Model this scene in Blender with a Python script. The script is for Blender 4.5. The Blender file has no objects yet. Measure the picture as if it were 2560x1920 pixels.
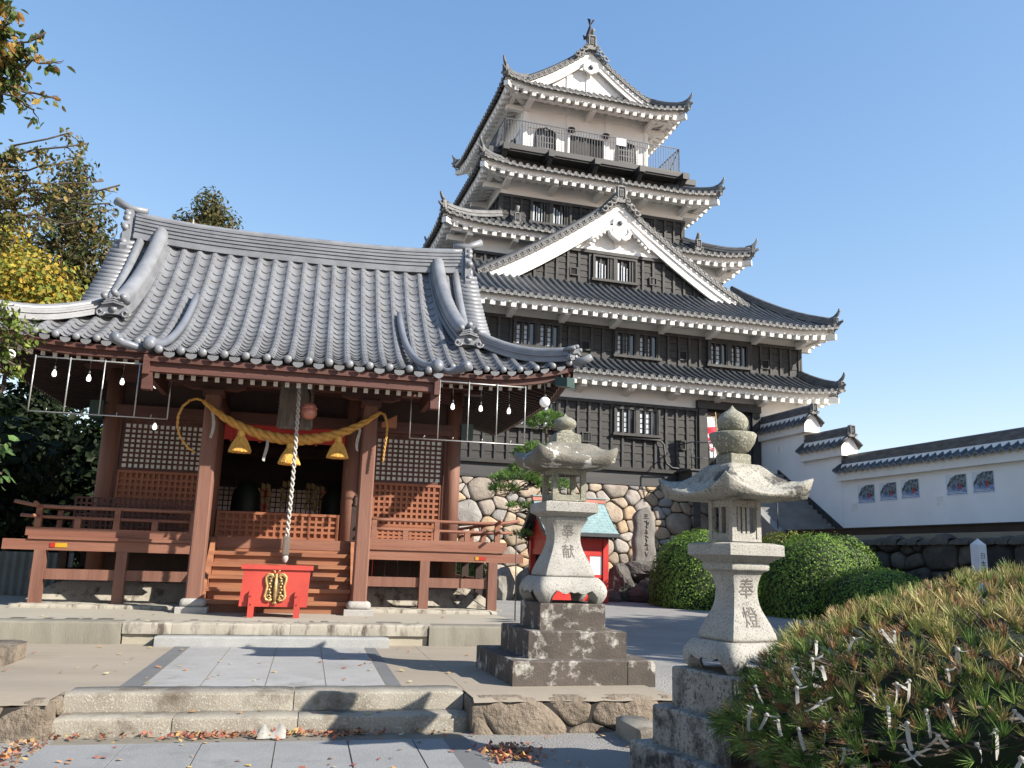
import bpy, math, random
from mathutils import Vector, Matrix
R = math.radians
sin, cos, pi = math.sin, math.cos, math.pi
SC = bpy.context.scene
COL = SC.collection
random.seed(7)

# ------------------------------------------------------------------ camera, sky, sun
cam = bpy.data.cameras.new('camera')
cam.sensor_width = 36.0
cam.lens = 36.0 * 2120 / 2560
cam.clip_end = 2000
co = bpy.data.objects.new('camera', cam)
COL.objects.link(co)
pitch, roll = R(11.55), R(1.75)
f0 = Vector((0, cos(pitch), sin(pitch)))
r0 = Vector((1, 0, 0))
u0 = Vector((0, -sin(pitch), cos(pitch)))
rv = r0 * cos(roll) + u0 * sin(roll)
uv = u0 * cos(roll) - r0 * sin(roll)
co.matrix_world = Matrix(((rv.x, uv.x, -f0.x, 0), (rv.y, uv.y, -f0.y, 0), (rv.z, uv.z, -f0.z, 1.6), (0, 0, 0, 1)))
SC.camera = co

SUN_EL, SUN_AZ = R(33.5), R(-23)          # azimuth measured from +X (right), towards -Y = behind the camera
sd = Vector((cos(SUN_EL) * cos(SUN_AZ), cos(SUN_EL) * sin(SUN_AZ), sin(SUN_EL)))
w = bpy.data.worlds.new('World')
SC.world = w
w.use_nodes = True
nt = w.node_tree
sky = nt.nodes.new('ShaderNodeTexSky')
sky.sky_type = 'NISHITA'
sky.sun_disc = False
sky.sun_elevation = SUN_EL
sky.sun_rotation = math.atan2(sd.x, sd.y)
sky.air_density = 1.05
sky.dust_density = 0.25
sky.ozone_density = 1.2
bg = nt.nodes['Background']
bg.inputs['Strength'].default_value = 0.115
# the camera's rendering of the clear sky: a little bluer and less steep than the raw model
sep = nt.nodes.new('ShaderNodeSeparateColor')
com = nt.nodes.new('ShaderNodeCombineColor')
nt.links.new(sky.outputs[0], sep.inputs[0])
for ch, (gm, gain) in enumerate(((1.0, 0.95), (0.8, 1.2), (0.6, 1.75))):
    pw = nt.nodes.new('ShaderNodeMath'); pw.operation = 'POWER'; pw.inputs[1].default_value = gm
    ml = nt.nodes.new('ShaderNodeMath'); ml.operation = 'MULTIPLY'; ml.inputs[1].default_value = gain
    nt.links.new(sep.outputs[ch], pw.inputs[0]); nt.links.new(pw.outputs[0], ml.inputs[0]); nt.links.new(ml.outputs[0], com.inputs[ch])
nt.links.new(com.outputs[0], bg.inputs[0])
sl = bpy.data.lights.new('sun', 'SUN')
sl.energy = 5.0
sl.angle = R(0.53)
sl.color = (1.0, 0.93, 0.82)
so = bpy.data.objects.new('sun', sl)
COL.objects.link(so)
so.location = (20, -10, 30)
so.rotation_euler = sd.to_track_quat('Z', 'Y').to_euler()
SC.view_settings.view_transform = 'Standard'
SC.view_settings.look = 'None'
SC.view_settings.exposure = 1.0
SC.view_settings.gamma = 1.0
SC.cycles.max_bounces = 8
SC.cycles.transparent_max_bounces = 8

# ------------------------------------------------------------------ materials
MT = {}
def mat(name, c1, c2=None, scale=3.0, rough=0.8, bump=0.0, bscale=None, detail=6, lo=0.35, hi=0.65, stretch=(1, 1, 1),
        spot=None, spot_scale=2.0, spot_lo=0.6, spot_hi=0.68, speck=None, speck_scale=120, metallic=0, attr=False, emit=None, spec=0.5, trans=0.0, bdist=0.02, attr_mix='MULTIPLY'):
    """noise-mixed principled material; spot = third colour in patches, speck = fine grains"""
    m = bpy.data.materials.new(name)
    m.use_nodes = True
    t = m.node_tree
    b = t.nodes['Principled BSDF']
    b.inputs['Roughness'].default_value = rough
    b.inputs['Metallic'].default_value = metallic
    b.inputs['Specular IOR Level'].default_value = spec
    tc = t.nodes.new('ShaderNodeTexCoord')
    mp = t.nodes.new('ShaderNodeMapping')
    mp.inputs['Scale'].default_value = stretch
    t.links.new(tc.outputs['Object'], mp.inputs[0])
    def noise(sc, det=detail, ro=0.6):
        n = t.nodes.new('ShaderNodeTexNoise')
        n.inputs['Scale'].default_value = sc
        n.inputs['Detail'].default_value = det
        n.inputs['Roughness'].default_value = ro
        t.links.new(mp.outputs[0], n.inputs['Vector'])
        return n.outputs['Fac']
    def ramp(src, a, z):
        r = t.nodes.new('ShaderNodeMapRange')
        r.inputs['From Min'].default_value = a
        r.inputs['From Max'].default_value = z
        r.clamp = True
        t.links.new(src, r.inputs['Value'])
        return r.outputs[0]
    def mix(fac, a, b_, mode='MIX'):
        x = t.nodes.new('ShaderNodeMix')
        x.data_type = 'RGBA'
        x.blend_type = mode
        if isinstance(fac, float): x.inputs[0].default_value = fac
        else: t.links.new(fac, x.inputs[0])
        for s, v in ((6, a), (7, b_)):
            if isinstance(v, tuple): x.inputs[s].default_value = (*v, 1)
            else: t.links.new(v, x.inputs[s])
        return x.outputs[2]
    c2 = c2 or tuple(v * 0.8 for v in c1)
    out = mix(ramp(noise(scale), lo, hi), c1, c2)
    if attr:
        a = t.nodes.new('ShaderNodeAttribute')
        a.attribute_name = 'Col'
        out = mix(1.0, out, a.outputs['Color'], attr_mix)
    if speck:
        out = mix(ramp(noise(speck_scale, 2), 0.56, 0.64), out, speck)
    if spot:
        out = mix(ramp(noise(spot_scale, 8, 0.7), spot_lo, spot_hi), out, spot)
    t.links.new(out, b.inputs['Base Color'])
    if bump:
        bm = t.nodes.new('ShaderNodeBump')
        bm.inputs['Strength'].default_value = bump
        bm.inputs['Distance'].default_value = bdist
        t.links.new(noise(bscale or scale * 4, 8), bm.inputs['Height'])
        t.links.new(bm.outputs[0], b.inputs['Normal'])
    if emit:
        b.inputs['Emission Color'].default_value = (*emit[0], 1)
        b.inputs['Emission Strength'].default_value = emit[1]
    if trans:
        tr = t.nodes.new('ShaderNodeBsdfTranslucent')
        t.links.new(out, tr.inputs['Color'])
        ms = t.nodes.new('ShaderNodeMixShader')
        ms.inputs[0].default_value = trans
        t.links.new(b.outputs[0], ms.inputs[1])
        t.links.new(tr.outputs[0], ms.inputs[2])
        t.links.new(ms.outputs[0], t.nodes['Material Output'].inputs[0])
    MT[name] = m
    return m

mat('plaster', (0.80, 0.78, 0.74), (0.72, 0.70, 0.66), 1.2, 0.85, 0.05, 30, lo=0.3, hi=0.75)
mat('wall_plaster', (0.86, 0.855, 0.84), (0.80, 0.795, 0.78), 0.9, 0.9, 0.06, 25, spot=(0.50, 0.49, 0.47), spot_scale=1.6, spot_lo=0.66, spot_hi=0.9)
mat('black_board', (0.016, 0.015, 0.014), (0.045, 0.042, 0.039), 2.2, 0.7, 0.35, 14, stretch=(1, 1, 9), lo=0.35, hi=0.75, spot=(0.102, 0.096, 0.09), spot_scale=2.6, spot_lo=0.66, spot_hi=0.82)
mat('black_frame', (0.020, 0.020, 0.020), (0.045, 0.043, 0.040), 3, 0.65, 0.2, 20)
mat('black_beam', (0.030, 0.030, 0.032), (0.060, 0.058, 0.056), 1.2, 0.6, 0.1, 20, stretch=(0.3, 1, 3))
mat('void_shade', (0.006, 0.006, 0.006), (0.009, 0.009, 0.009), 2, 0.9)  # unlit insides of openings painted as near-black sheets
mat('window_glass', (0.03, 0.035, 0.04), (0.02, 0.02, 0.03), 2, 0.06, spec=1.0)
mat('pane_glint', (0.50, 0.54, 0.58), (0.36, 0.39, 0.42), 6, 0.5)  # light caught in the keep's windows put into a pale colour
mat('castle_tile', (0.03, 0.034, 0.039), (0.064, 0.069, 0.075), 2.6, 0.5, 0.25, 18, spot=(0.225, 0.232, 0.232), spot_scale=7, spot_lo=0.69, spot_hi=0.78)
mat('castle_tile_pale', (0.224, 0.217, 0.203), (0.119, 0.119, 0.119), 9, 0.7, 0.3, 30)
mat('castle_ridge', (0.055, 0.060, 0.068), (0.14, 0.14, 0.145), 3, 0.55, 0.25, 18, stretch=(1, 1, 4), spot=(0.42, 0.41, 0.40), spot_scale=5, spot_lo=0.66, spot_hi=0.78)
mat('shrine_tile', (0.187, 0.193, 0.204), (0.137, 0.139, 0.148), 1.8, 0.42, 0.12, 25, spot=(0.157, 0.145, 0.128), spot_scale=1.2, spot_lo=0.55, spot_hi=0.8)
mat('shrine_ridge', (0.216, 0.224, 0.24), (0.157, 0.162, 0.174), 3, 0.42, 0.12, 25)
mat('shrine_ridge_new', (0.165, 0.178, 0.205), (0.135, 0.145, 0.17), 3, 0.40, 0.08, 25)
mat('brown_wood', (0.115, 0.044, 0.031), (0.064, 0.025, 0.019), 1.6, 0.65, 0.25, 9, stretch=(4, 4, 0.5))
mat('brown_beam', (0.111, 0.043, 0.031), (0.064, 0.025, 0.019), 1.6, 0.65, 0.25, 9, stretch=(0.5, 4, 4))
mat('dark_wood', (0.042, 0.02, 0.014), (0.025, 0.012, 0.009), 1.6, 0.7, 0.25, 9)
mat('post_wood', (0.218, 0.105, 0.071), (0.136, 0.058, 0.039), 1.3, 0.7, 0.3, 9, stretch=(5, 5, 0.45), lo=0.3, hi=0.7)
mat('deck_wood', (0.264, 0.12, 0.076), (0.176, 0.068, 0.042), 1.3, 0.7, 0.3, 9, stretch=(0.45, 5, 5), lo=0.3, hi=0.7)
mat('lattice_wood', (0.32, 0.124, 0.06), (0.248, 0.088, 0.044), 2, 0.65, 0.15, 20)
mat('step_wood', (0.34, 0.149, 0.072), (0.212, 0.081, 0.043), 1.1, 0.65, 0.3, 9, stretch=(0.5, 6, 6))
mat('rafter_white', (0.55, 0.50, 0.42), (0.42, 0.38, 0.32), 8, 0.7)
mat('paper', (0.80, 0.82, 0.76), (0.74, 0.76, 0.70), 2, 0.8)
mat('vermilion', (0.50, 0.030, 0.022), (0.40, 0.022, 0.018), 2, 0.45, 0.08, 18)
mat('box_red', (0.50, 0.062, 0.042), (0.40, 0.046, 0.034), 2, 0.55, 0.12, 18, spot=(0.33, 0.055, 0.04), spot_scale=3, spot_lo=0.6, spot_hi=0.8)
mat('gold', (0.62, 0.42, 0.18), (0.40, 0.26, 0.10), 14, 0.45, 0.3, 40, metallic=0.4)
mat('gold_dark', (0.14, 0.09, 0.045), (0.07, 0.045, 0.025), 20, 0.6, 0.4, 40)
mat('straw', (0.561, 0.306, 0.072), (0.425, 0.212, 0.043), 18, 0.75, 0.3, 60)
mat('straw_tassel', (0.78, 0.47, 0.11), (0.56, 0.30, 0.06), 26, 0.75, 0.5, 60, stretch=(1, 1, 0.1))
mat('rope_white', (0.49, 0.462, 0.422), (0.34, 0.313, 0.279), 30, 0.75, 0.4, 60)
mat('copper_bell', (0.55, 0.24, 0.18), (0.44, 0.17, 0.125), 4, 0.4, metallic=0.3)
mat('old_board', (0.20, 0.165, 0.135), (0.10, 0.080, 0.066), 3, 0.85, 0.4, 16, stretch=(6, 6, 0.7))
mat('granite', (0.38, 0.365, 0.33), (0.30, 0.29, 0.26), 3, 0.85, 0.3, 60, speck=(0.15, 0.145, 0.14), speck_scale=75, spot=(0.17, 0.16, 0.14), spot_scale=4.2, spot_lo=0.57, spot_hi=0.74)
mat('granite_roof', (0.205, 0.19, 0.158), (0.13, 0.122, 0.10), 5, 0.9, 0.5, 40, speck=(0.085, 0.08, 0.07), speck_scale=70, spot=(0.56, 0.55, 0.51), spot_scale=4.2, spot_lo=0.565, spot_hi=0.60)
mat('granite_roof_pale', (0.36, 0.345, 0.30), (0.25, 0.24, 0.205), 5, 0.9, 0.5, 40, speck=(0.11, 0.105, 0.095), speck_scale=70, spot=(0.055, 0.05, 0.046), spot_scale=2.6, spot_lo=0.55, spot_hi=0.62)
mat('granite_moss', (0.248, 0.242, 0.186), (0.155, 0.155, 0.118), 6, 0.9, 0.5, 50, speck=(0.372, 0.36, 0.31), speck_scale=50)
mat('pedestal', (0.098, 0.080, 0.068), (0.060, 0.050, 0.042), 3, 0.9, 0.4, 40, spot=(0.42, 0.40, 0.36), spot_scale=5.5, spot_lo=0.53, spot_hi=0.66)
mat('pedestal_pale', (0.34, 0.325, 0.29), (0.23, 0.215, 0.19), 5, 0.9, 0.4, 50, speck=(0.10, 0.09, 0.08), speck_scale=40, spot=(0.05, 0.044, 0.04), spot_scale=3.2, spot_lo=0.48, spot_hi=0.60)
mat('base_stone', (0.384, 0.372, 0.347), (0.31, 0.298, 0.279), 4, 0.85, 0.3, 50, speck=(0.217, 0.211, 0.205), speck_scale=80)
mat('carved', (0.16, 0.145, 0.13), (0.12, 0.11, 0.10), 12, 0.95)
mat('ink', (0.02, 0.02, 0.022), (0.03, 0.03, 0.03), 8, 0.6)
mat('step_stone', (0.31, 0.285, 0.235), (0.21, 0.185, 0.145), 2.2, 0.9, 0.45, 60, speck=(0.36, 0.34, 0.30), speck_scale=60, spot=(0.105, 0.082, 0.06), spot_scale=2.0, spot_lo=0.50, spot_hi=0.66)
mat('podium_stone', (0.36, 0.33, 0.275), (0.27, 0.25, 0.205), 2.0, 0.9, 0.3, 40, stretch=(1.6, 1, 0.5), spot=(0.085, 0.068, 0.055), spot_scale=3.2, spot_lo=0.50, spot_hi=0.64)
mat('podium_mossy', (0.223, 0.208, 0.167), (0.167, 0.155, 0.124), 2.0, 0.9, 0.3, 40, stretch=(2, 1, 0.4), spot=(0.105, 0.105, 0.081), spot_scale=1.7, spot_lo=0.6, spot_hi=0.75)
mat('cream_stone', (0.372, 0.335, 0.26), (0.322, 0.291, 0.229), 2.0, 0.9, 0.2, 40)
mat('grey_step', (0.31, 0.31, 0.304), (0.26, 0.26, 0.254), 3, 0.85, 0.25, 60, speck=(0.372, 0.372, 0.36), speck_scale=90)
mat('podium_top', (0.31, 0.285, 0.236), (0.26, 0.239, 0.195), 1.1, 0.95, 0.2, 30, lo=0.3, hi=0.7)
mat('court_earth', (0.273, 0.236, 0.186), (0.217, 0.186, 0.146), 0.9, 0.95, 0.25, 40, stretch=(0.6, 1.5, 1), lo=0.3, hi=0.7, spot=(0.174, 0.149, 0.118), spot_scale=0.8, spot_lo=0.58, spot_hi=0.75)
mat('paving', (0.285, 0.282, 0.279), (0.223, 0.22, 0.217), 1.6, 0.85, 0.25, 60, speck=(0.341, 0.341, 0.335), speck_scale=110, spot=(0.177, 0.174, 0.167), spot_scale=1.3, spot_lo=0.56, spot_hi=0.72)
mat('paving_low', (0.223, 0.226, 0.229), (0.18, 0.183, 0.186), 1.6, 0.85, 0.25, 60, speck=(0.279, 0.279, 0.279), speck_scale=110, spot=(0.149, 0.149, 0.149), spot_scale=1.3, spot_lo=0.56, spot_hi=0.72)
mat('paving_dark', (0.127, 0.13, 0.133), (0.105, 0.108, 0.112), 2, 0.8, 0.15, 60)
mat('joint', (0.186, 0.167, 0.13), (0.149, 0.13, 0.105), 4, 0.95)
mat('gravel', (0.27, 0.262, 0.25), (0.21, 0.205, 0.197), 0.8, 0.95, 0.9, 45, speck=(0.273, 0.267, 0.254), speck_scale=60, bdist=0.03)
mat('rough_stone', (0.235, 0.19, 0.145), (0.135, 0.108, 0.08), 3, 0.95, 0.9, 18, spot=(0.06, 0.048, 0.038), spot_scale=2.6, spot_lo=0.52, spot_hi=0.70, bdist=0.06)
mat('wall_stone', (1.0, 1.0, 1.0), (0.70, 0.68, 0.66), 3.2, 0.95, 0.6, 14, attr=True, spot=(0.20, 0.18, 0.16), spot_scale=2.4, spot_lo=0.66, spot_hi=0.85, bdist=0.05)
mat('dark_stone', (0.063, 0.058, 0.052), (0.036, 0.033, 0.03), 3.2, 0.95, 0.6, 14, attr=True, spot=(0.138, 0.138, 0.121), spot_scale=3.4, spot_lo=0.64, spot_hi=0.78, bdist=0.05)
mat('gap_dark', (0.035, 0.030, 0.026), (0.02, 0.018, 0.016), 3, 1.0)
mat('garden_rock', (0.124, 0.115, 0.102), (0.062, 0.056, 0.05), 2.5, 0.95, 0.8, 12, spot=(0.248, 0.239, 0.217), spot_scale=3.0, spot_lo=0.60, spot_hi=0.72, bdist=0.08)
mat('stele_stone', (0.236, 0.223, 0.202), (0.143, 0.133, 0.118), 2.5, 0.95, 0.6, 14, stretch=(2, 2, 0.8), spot=(0.384, 0.372, 0.347), spot_scale=3.4, spot_lo=0.60, spot_hi=0.72)
mat('copper_roof', (0.20, 0.30, 0.31), (0.27, 0.37, 0.37), 5, 0.4, 0.05, 20)
mat('copper_dark', (0.035, 0.042, 0.045), (0.055, 0.06, 0.06), 5, 0.5)
mat('pipe', (0.55, 0.56, 0.54), (0.42, 0.43, 0.42), 9, 0.4, metallic=0.6)
mat('thin_black', (0.02, 0.022, 0.02), (0.03, 0.03, 0.03), 9, 0.5)
mat('bulb', (0.9, 0.9, 0.88), (0.85, 0.85, 0.84), 3, 0.3, emit=((1, 0.98, 0.94), 0.9))
mat('globe', (0.82, 0.82, 0.80), (0.78, 0.78, 0.76), 3, 0.3, emit=((1, 0.98, 0.95), 0.12))
mat('green_metal', (0.018, 0.045, 0.036), (0.024, 0.054, 0.045), 5, 0.45)
mat('bark', (0.11, 0.085, 0.065), (0.06, 0.046, 0.036), 5, 0.95, 0.6, 20, stretch=(3, 3, 0.7))
mat('leaf', (1, 1, 1), (0.72, 0.72, 0.72), 1.5, 0.6, attr=True, trans=0.35, spec=0.25)
mat('needle', (1, 1, 1), (0.8, 0.8, 0.8), 2, 0.6, attr=True, trans=0.15, spec=0.25)
mat('fallen', (1, 1, 1), (0.85, 0.85, 0.85), 2, 0.8, attr=True, trans=0.1)
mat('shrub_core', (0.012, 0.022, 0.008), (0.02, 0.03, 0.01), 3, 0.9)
mat('paper_white', (0.48, 0.465, 0.42), (0.34, 0.325, 0.29), 9, 0.75, trans=0.2)
mat('sign_white', (0.68, 0.69, 0.70), (0.60, 0.61, 0.62), 3, 0.7)
mat('flag_white', (0.80, 0.78, 0.78), (0.74, 0.72, 0.72), 4, 0.75)
mat('flag_red', (0.62, 0.03, 0.06), (0.55, 0.025, 0.05), 4, 0.75)
mat('bamboo', (0.50, 0.40, 0.17), (0.40, 0.31, 0.12), 6, 0.5)
mat('stair_stone', (0.223, 0.22, 0.211), (0.167, 0.164, 0.155), 2, 0.9, 0.3, 40)
mat('corrugated', (0.10, 0.115, 0.11), (0.075, 0.085, 0.08), 3, 0.6)
mat('poster_paper', (0.70, 0.73, 0.78), (0.62, 0.66, 0.72), 3, 0.6)
mat('poster_dark', (0.035, 0.055, 0.06), (0.25, 0.30, 0.34), 9, 0.6, detail=8, lo=0.42, hi=0.62)
mat('poster_blue', (0.10, 0.18, 0.36), (0.28, 0.36, 0.50), 6, 0.6, lo=0.4, hi=0.6)
mat('poster_red', (0.45, 0.06, 0.06), (0.30, 0.05, 0.06), 14, 0.6)
mat('sticker_yellow', (0.45, 0.27, 0.012), (0.42, 0.24, 0.012), 8, 0.5)
mat('sticker_red', (0.36, 0.018, 0.012), (0.36, 0.018, 0.012), 8, 0.5)
mat('altar_green', (0.005, 0.012, 0.008), (0.008, 0.016, 0.01), 4, 0.6)
mat('sanctuary_wood', (0.42, 0.30, 0.24), (0.34, 0.23, 0.18), 2, 0.8)
mat('aged_gold', (0.30, 0.21, 0.07), (0.20, 0.14, 0.05), 6, 0.6)
mat('ceramic', (0.6, 0.62, 0.66), (0.5, 0.52, 0.56), 5, 0.3)
mat('rail_iron', (0.03, 0.035, 0.045), (0.05, 0.055, 0.065), 5, 0.5)

# ------------------------------------------------------------------ mesh builder
# depth setback of the keep's storeys: each storey's numbers are stated on the plane of the front wall
# and carried back to the plane where it really stands (k = ratio of the distances)
KC = (-9.80, -30.79, 1.6)
XK = [1.0]
class MB:
    def __init__(self):
        self.v, self.f, self.mi, self.c, self.sm = [], [], [], [], []
    def add(self, vs, fs, mi=0, col=None, smooth=False):
        o = len(self.v)
        self.v.extend([tuple(p) for p in vs])
        for f in fs:
            self.f.append(tuple(i + o for i in f))
            self.mi.append(mi)
            self.c.append(col)
            self.sm.append(smooth)
        return self
    def box(self, x0, x1, y0, y1, z0, z1, mi=0, col=None):
        vs = [(x, y, z) for z in (z0, z1) for y in (y0, y1) for x in (x0, x1)]
        return self.add(vs, [(0, 2, 3, 1), (4, 5, 7, 6), (0, 1, 5, 4), (2, 6, 7, 3), (0, 4, 6, 2), (1, 3, 7, 5)], mi, col)
    def bar(self, a, b, w, h, up=(0, 0, 1), mi=0, col=None):
        """rectangular bar from a to b, width w (sideways) and height h (along up)"""
        a, b, up = Vector(a), Vector(b), Vector(up)
        d = (b - a).normalized()
        s = d.cross(up)
        if s.length < 1e-6: s = Vector((1, 0, 0))
        s.normalize()
        n = s.cross(d).normalized()
        vs = []
        for p in (a, b):
            for i, j in ((-1, -1), (1, -1), (1, 1), (-1, 1)):
                vs.append(p + s * (i * w / 2) + n * (j * h / 2))
        return self.add(vs, [(0, 1, 2, 3), (7, 6, 5, 4), (0, 4, 5, 1), (1, 5, 6, 2), (2, 6, 7, 3), (3, 7, 4, 0)], mi, col)
    def tube(self, pts, r, n=8, mi=0, col=None, caps=True, smooth=True):
        pts = [Vector(p) for p in pts]
        rs = r if isinstance(r, (list, tuple)) else [r] * len(pts)
        vs, fs = [], []
        prev = None
        for i, p in enumerate(pts):
            d = (pts[min(i + 1, len(pts) - 1)] - pts[max(i - 1, 0)])
            d = d.normalized() if d.length > 1e-9 else Vector((0, 0, 1))
            if prev is None:
                s = d.cross(Vector((0, 0, 1)))
                if s.length < 1e-3: s = d.cross(Vector((0, 1, 0)))
                s.normalize()
            else:
                s = (prev - d * prev.dot(d))
                if s.length < 1e-6: s = d.cross(Vector((0, 1, 0)))
                s.normalize()
            prev = s
            t = d.cross(s)
            for k in range(n):
                a = 2 * pi * k / n
                vs.append(p + (s * cos(a) + t * sin(a)) * rs[i])
        for i in range(len(pts) - 1):
            for k in range(n):
                fs.append((i * n + k, i * n + (k + 1) % n, (i + 1) * n + (k + 1) % n, (i + 1) * n + k))
        if caps:
            fs.append(tuple(range(n))[::-1])
            fs.append(tuple((len(pts) - 1) * n + k for k in range(n)))
        return self.add(vs, fs, mi, col, smooth)
    def lathe(self, prof, n=16, c=(0, 0, 0), mi=0, smooth=True, axis='z', col=None):
        """prof: list of (radius, height)"""
        vs, fs = [], []
        for r, h in prof:
            for k in range(n):
                a = 2 * pi * k / n
                p = (r * cos(a), r * sin(a), h)
                if axis == 'y': p = (p[0], p[2], p[1])
                if axis == 'x': p = (p[2], p[0], p[1])
                vs.append((p[0] + c[0], p[1] + c[1], p[2] + c[2]))
        for i in range(len(prof) - 1):
            for k in range(n):
                fs.append((i * n + k, i * n + (k + 1) % n, (i + 1) * n + (k + 1) % n, (i + 1) * n + k))
        fs.append(tuple(range(n))[::-1])
        fs.append(tuple((len(prof) - 1) * n + k for k in range(n)))
        return self.add(vs, fs, mi, col, smooth)
    def grid(self, P, mi=0, smooth=False, col=None, close_u=False):
        """P: rows of points"""
        nr, nc = len(P), len(P[0])
        vs = [p for r in P for p in r]
        fs = []
        for i in range(nr - 1):
            for k in range(nc if close_u else nc - 1):
                a, b = i * nc + k, i * nc + (k + 1) % nc
                q = (a, b, b + nc, a + nc)
                pts = {tuple(round(x, 5) for x in vs[j]) for j in q}
                if len(pts) >= 3: fs.append(q)
        return self.add(vs, fs, mi, col, smooth)
    def prism(self, poly, y0, y1, mi=0, axis='y', smooth=False):
        """polygon in (x,z) extruded along y (or (y,z) along x)"""
        n = len(poly)
        if axis == 'y': vs = [(p[0], y, p[1]) for y in (y0, y1) for p in poly]
        elif axis == 'x': vs = [(x, p[0], p[1]) for x in (y0, y1) for p in poly]
        else: vs = [(p[0], p[1], z) for z in (y0, y1) for p in poly]
        fs = [tuple(range(n)), tuple(range(2 * n - 1, n - 1, -1))]
        for k in range(n):
            fs.append((k, k + n, (k + 1) % n + n, (k + 1) % n))
        return self.add(vs, fs, mi, None, smooth)
    def sweep(self, pts, w, h, mi=0, up=Vector((0, 0, 1)), smooth=False):
        """rectangular section swept along pts; bottom of the section on the path"""
        pts = [Vector(p) for p in pts]
        vs, fs = [], []
        for i, p in enumerate(pts):
            d = (pts[min(i + 1, len(pts) - 1)] - pts[max(i - 1, 0)]).normalized()
            s = d.cross(up).normalized()
            hh = h[i] if isinstance(h, list) else h
            for a, b in ((-1, 0), (1, 0), (1, 1), (-1, 1)):
                vs.append(p + s * (a * w / 2) + up * (b * hh))
        for i in range(len(pts) - 1):
            for k in range(4):
                fs.append((i * 4 + k, i * 4 + (k + 1) % 4, i * 4 + 4 + (k + 1) % 4, i * 4 + 4 + k))
        fs.append((3, 2, 1, 0))
        o = (len(pts) - 1) * 4
        fs.append((o, o + 1, o + 2, o + 3))
        return self.add(vs, fs, mi, None, smooth)
    def build(self, name, mats, parent=None, loc=None, rotz=0, fix=True):
        if XK[0] != 1.0: self.v = [tuple(KC[i] + XK[0] * (v[i] - KC[i]) for i in range(3)) for v in self.v]
        me = bpy.data.meshes.new(name)
        me.from_pydata(self.v, [], self.f)
        for m in (mats if isinstance(mats, (list, tuple)) else [mats]):
            me.materials.append(MT[m])
        me.polygons.foreach_set('material_index', self.mi)
        me.polygons.foreach_set('use_smooth', self.sm)
        if any(c is not None for c in self.c):
            at = me.attributes.new('Col', 'FLOAT_COLOR', 'FACE')
            flat = []
            for c in self.c:
                flat.extend((*(c or (0.5, 0.5, 0.5)), 1.0))
            at.data.foreach_set('color', flat)
        me.update()
        o = bpy.data.objects.new(name, me)
        COL.objects.link(o)
        if parent: o.parent = parent
        if loc: o.location = loc
        if rotz: o.rotation_euler = (0, 0, rotz)
        return o

def thing(name, label, cat, loc=(0, 0, 0), rotz=0, group=None):
    o = bpy.data.objects.new(name, None)
    COL.objects.link(o)
    o.location = loc
    o.rotation_euler = (0, 0, rotz)
    o.empty_display_size = 0.3
    return tag(o, label, cat, group)
def tag(o, label, cat, group=None):
    o['label'] = label
    o['category'] = cat
    if group: o['group'] = group
    return o
def struct(o, kind='structure'):
    o['kind'] = kind
    return o
def text_mesh(s, size):
    """flat mesh of the words, standing in the XZ plane, centred"""
    c = bpy.data.curves.new('lettering', 'FONT')
    c.body = s
    c.size = size
    c.align_x = 'CENTER'
    c.resolution_u = 3
    o = bpy.data.objects.new('lettering', c)
    COL.objects.link(o)
    bpy.context.view_layer.update()
    me = bpy.data.meshes.new_from_object(o.evaluated_get(bpy.context.evaluated_depsgraph_get()))
    vs = [tuple(v.co) for v in me.vertices]
    fs = [tuple(p.vertices) for p in me.polygons]
    bpy.data.objects.remove(o)
    bpy.data.curves.remove(c)
    bpy.data.meshes.remove(me)
    xs = [v[0] for v in vs]; ys = [v[1] for v in vs]
    cx, cy = (min(xs) + max(xs)) / 2, (min(ys) + max(ys)) / 2
    return [(v[0] - cx, v[1] - cy) for v in vs], fs
def lerp(a, b, t): return a + (b - a) * t
def smooth(a, b, x):
    t = max(0.0, min(1.0, (x - a) / (b - a)))
    return t * t * (3 - 2 * t)
def hnoise(*k):
    x = sin(sum(v * c for v, c in zip(k, (12.9898, 78.233, 37.719)))) * 43758.5453
    return x - math.floor(x)
# frames of the two building grids
def from_frame(o, deg, p):
    a = R(deg)
    return Vector((o[0] + p[0] * cos(a) - p[1] * sin(a), o[1] + p[0] * sin(a) + p[1] * cos(a), p[2]))
SR = 13.0                                 # shrine grid, origin at the world origin
CO, CR = (0.71, 32.3), 16.4               # castle grid
def SW(x, y, z=0): return from_frame((0, 0), SR, (x, y, z))
def CW(x, y, z=0): return from_frame(CO, CR, (x, y, z))
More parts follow.
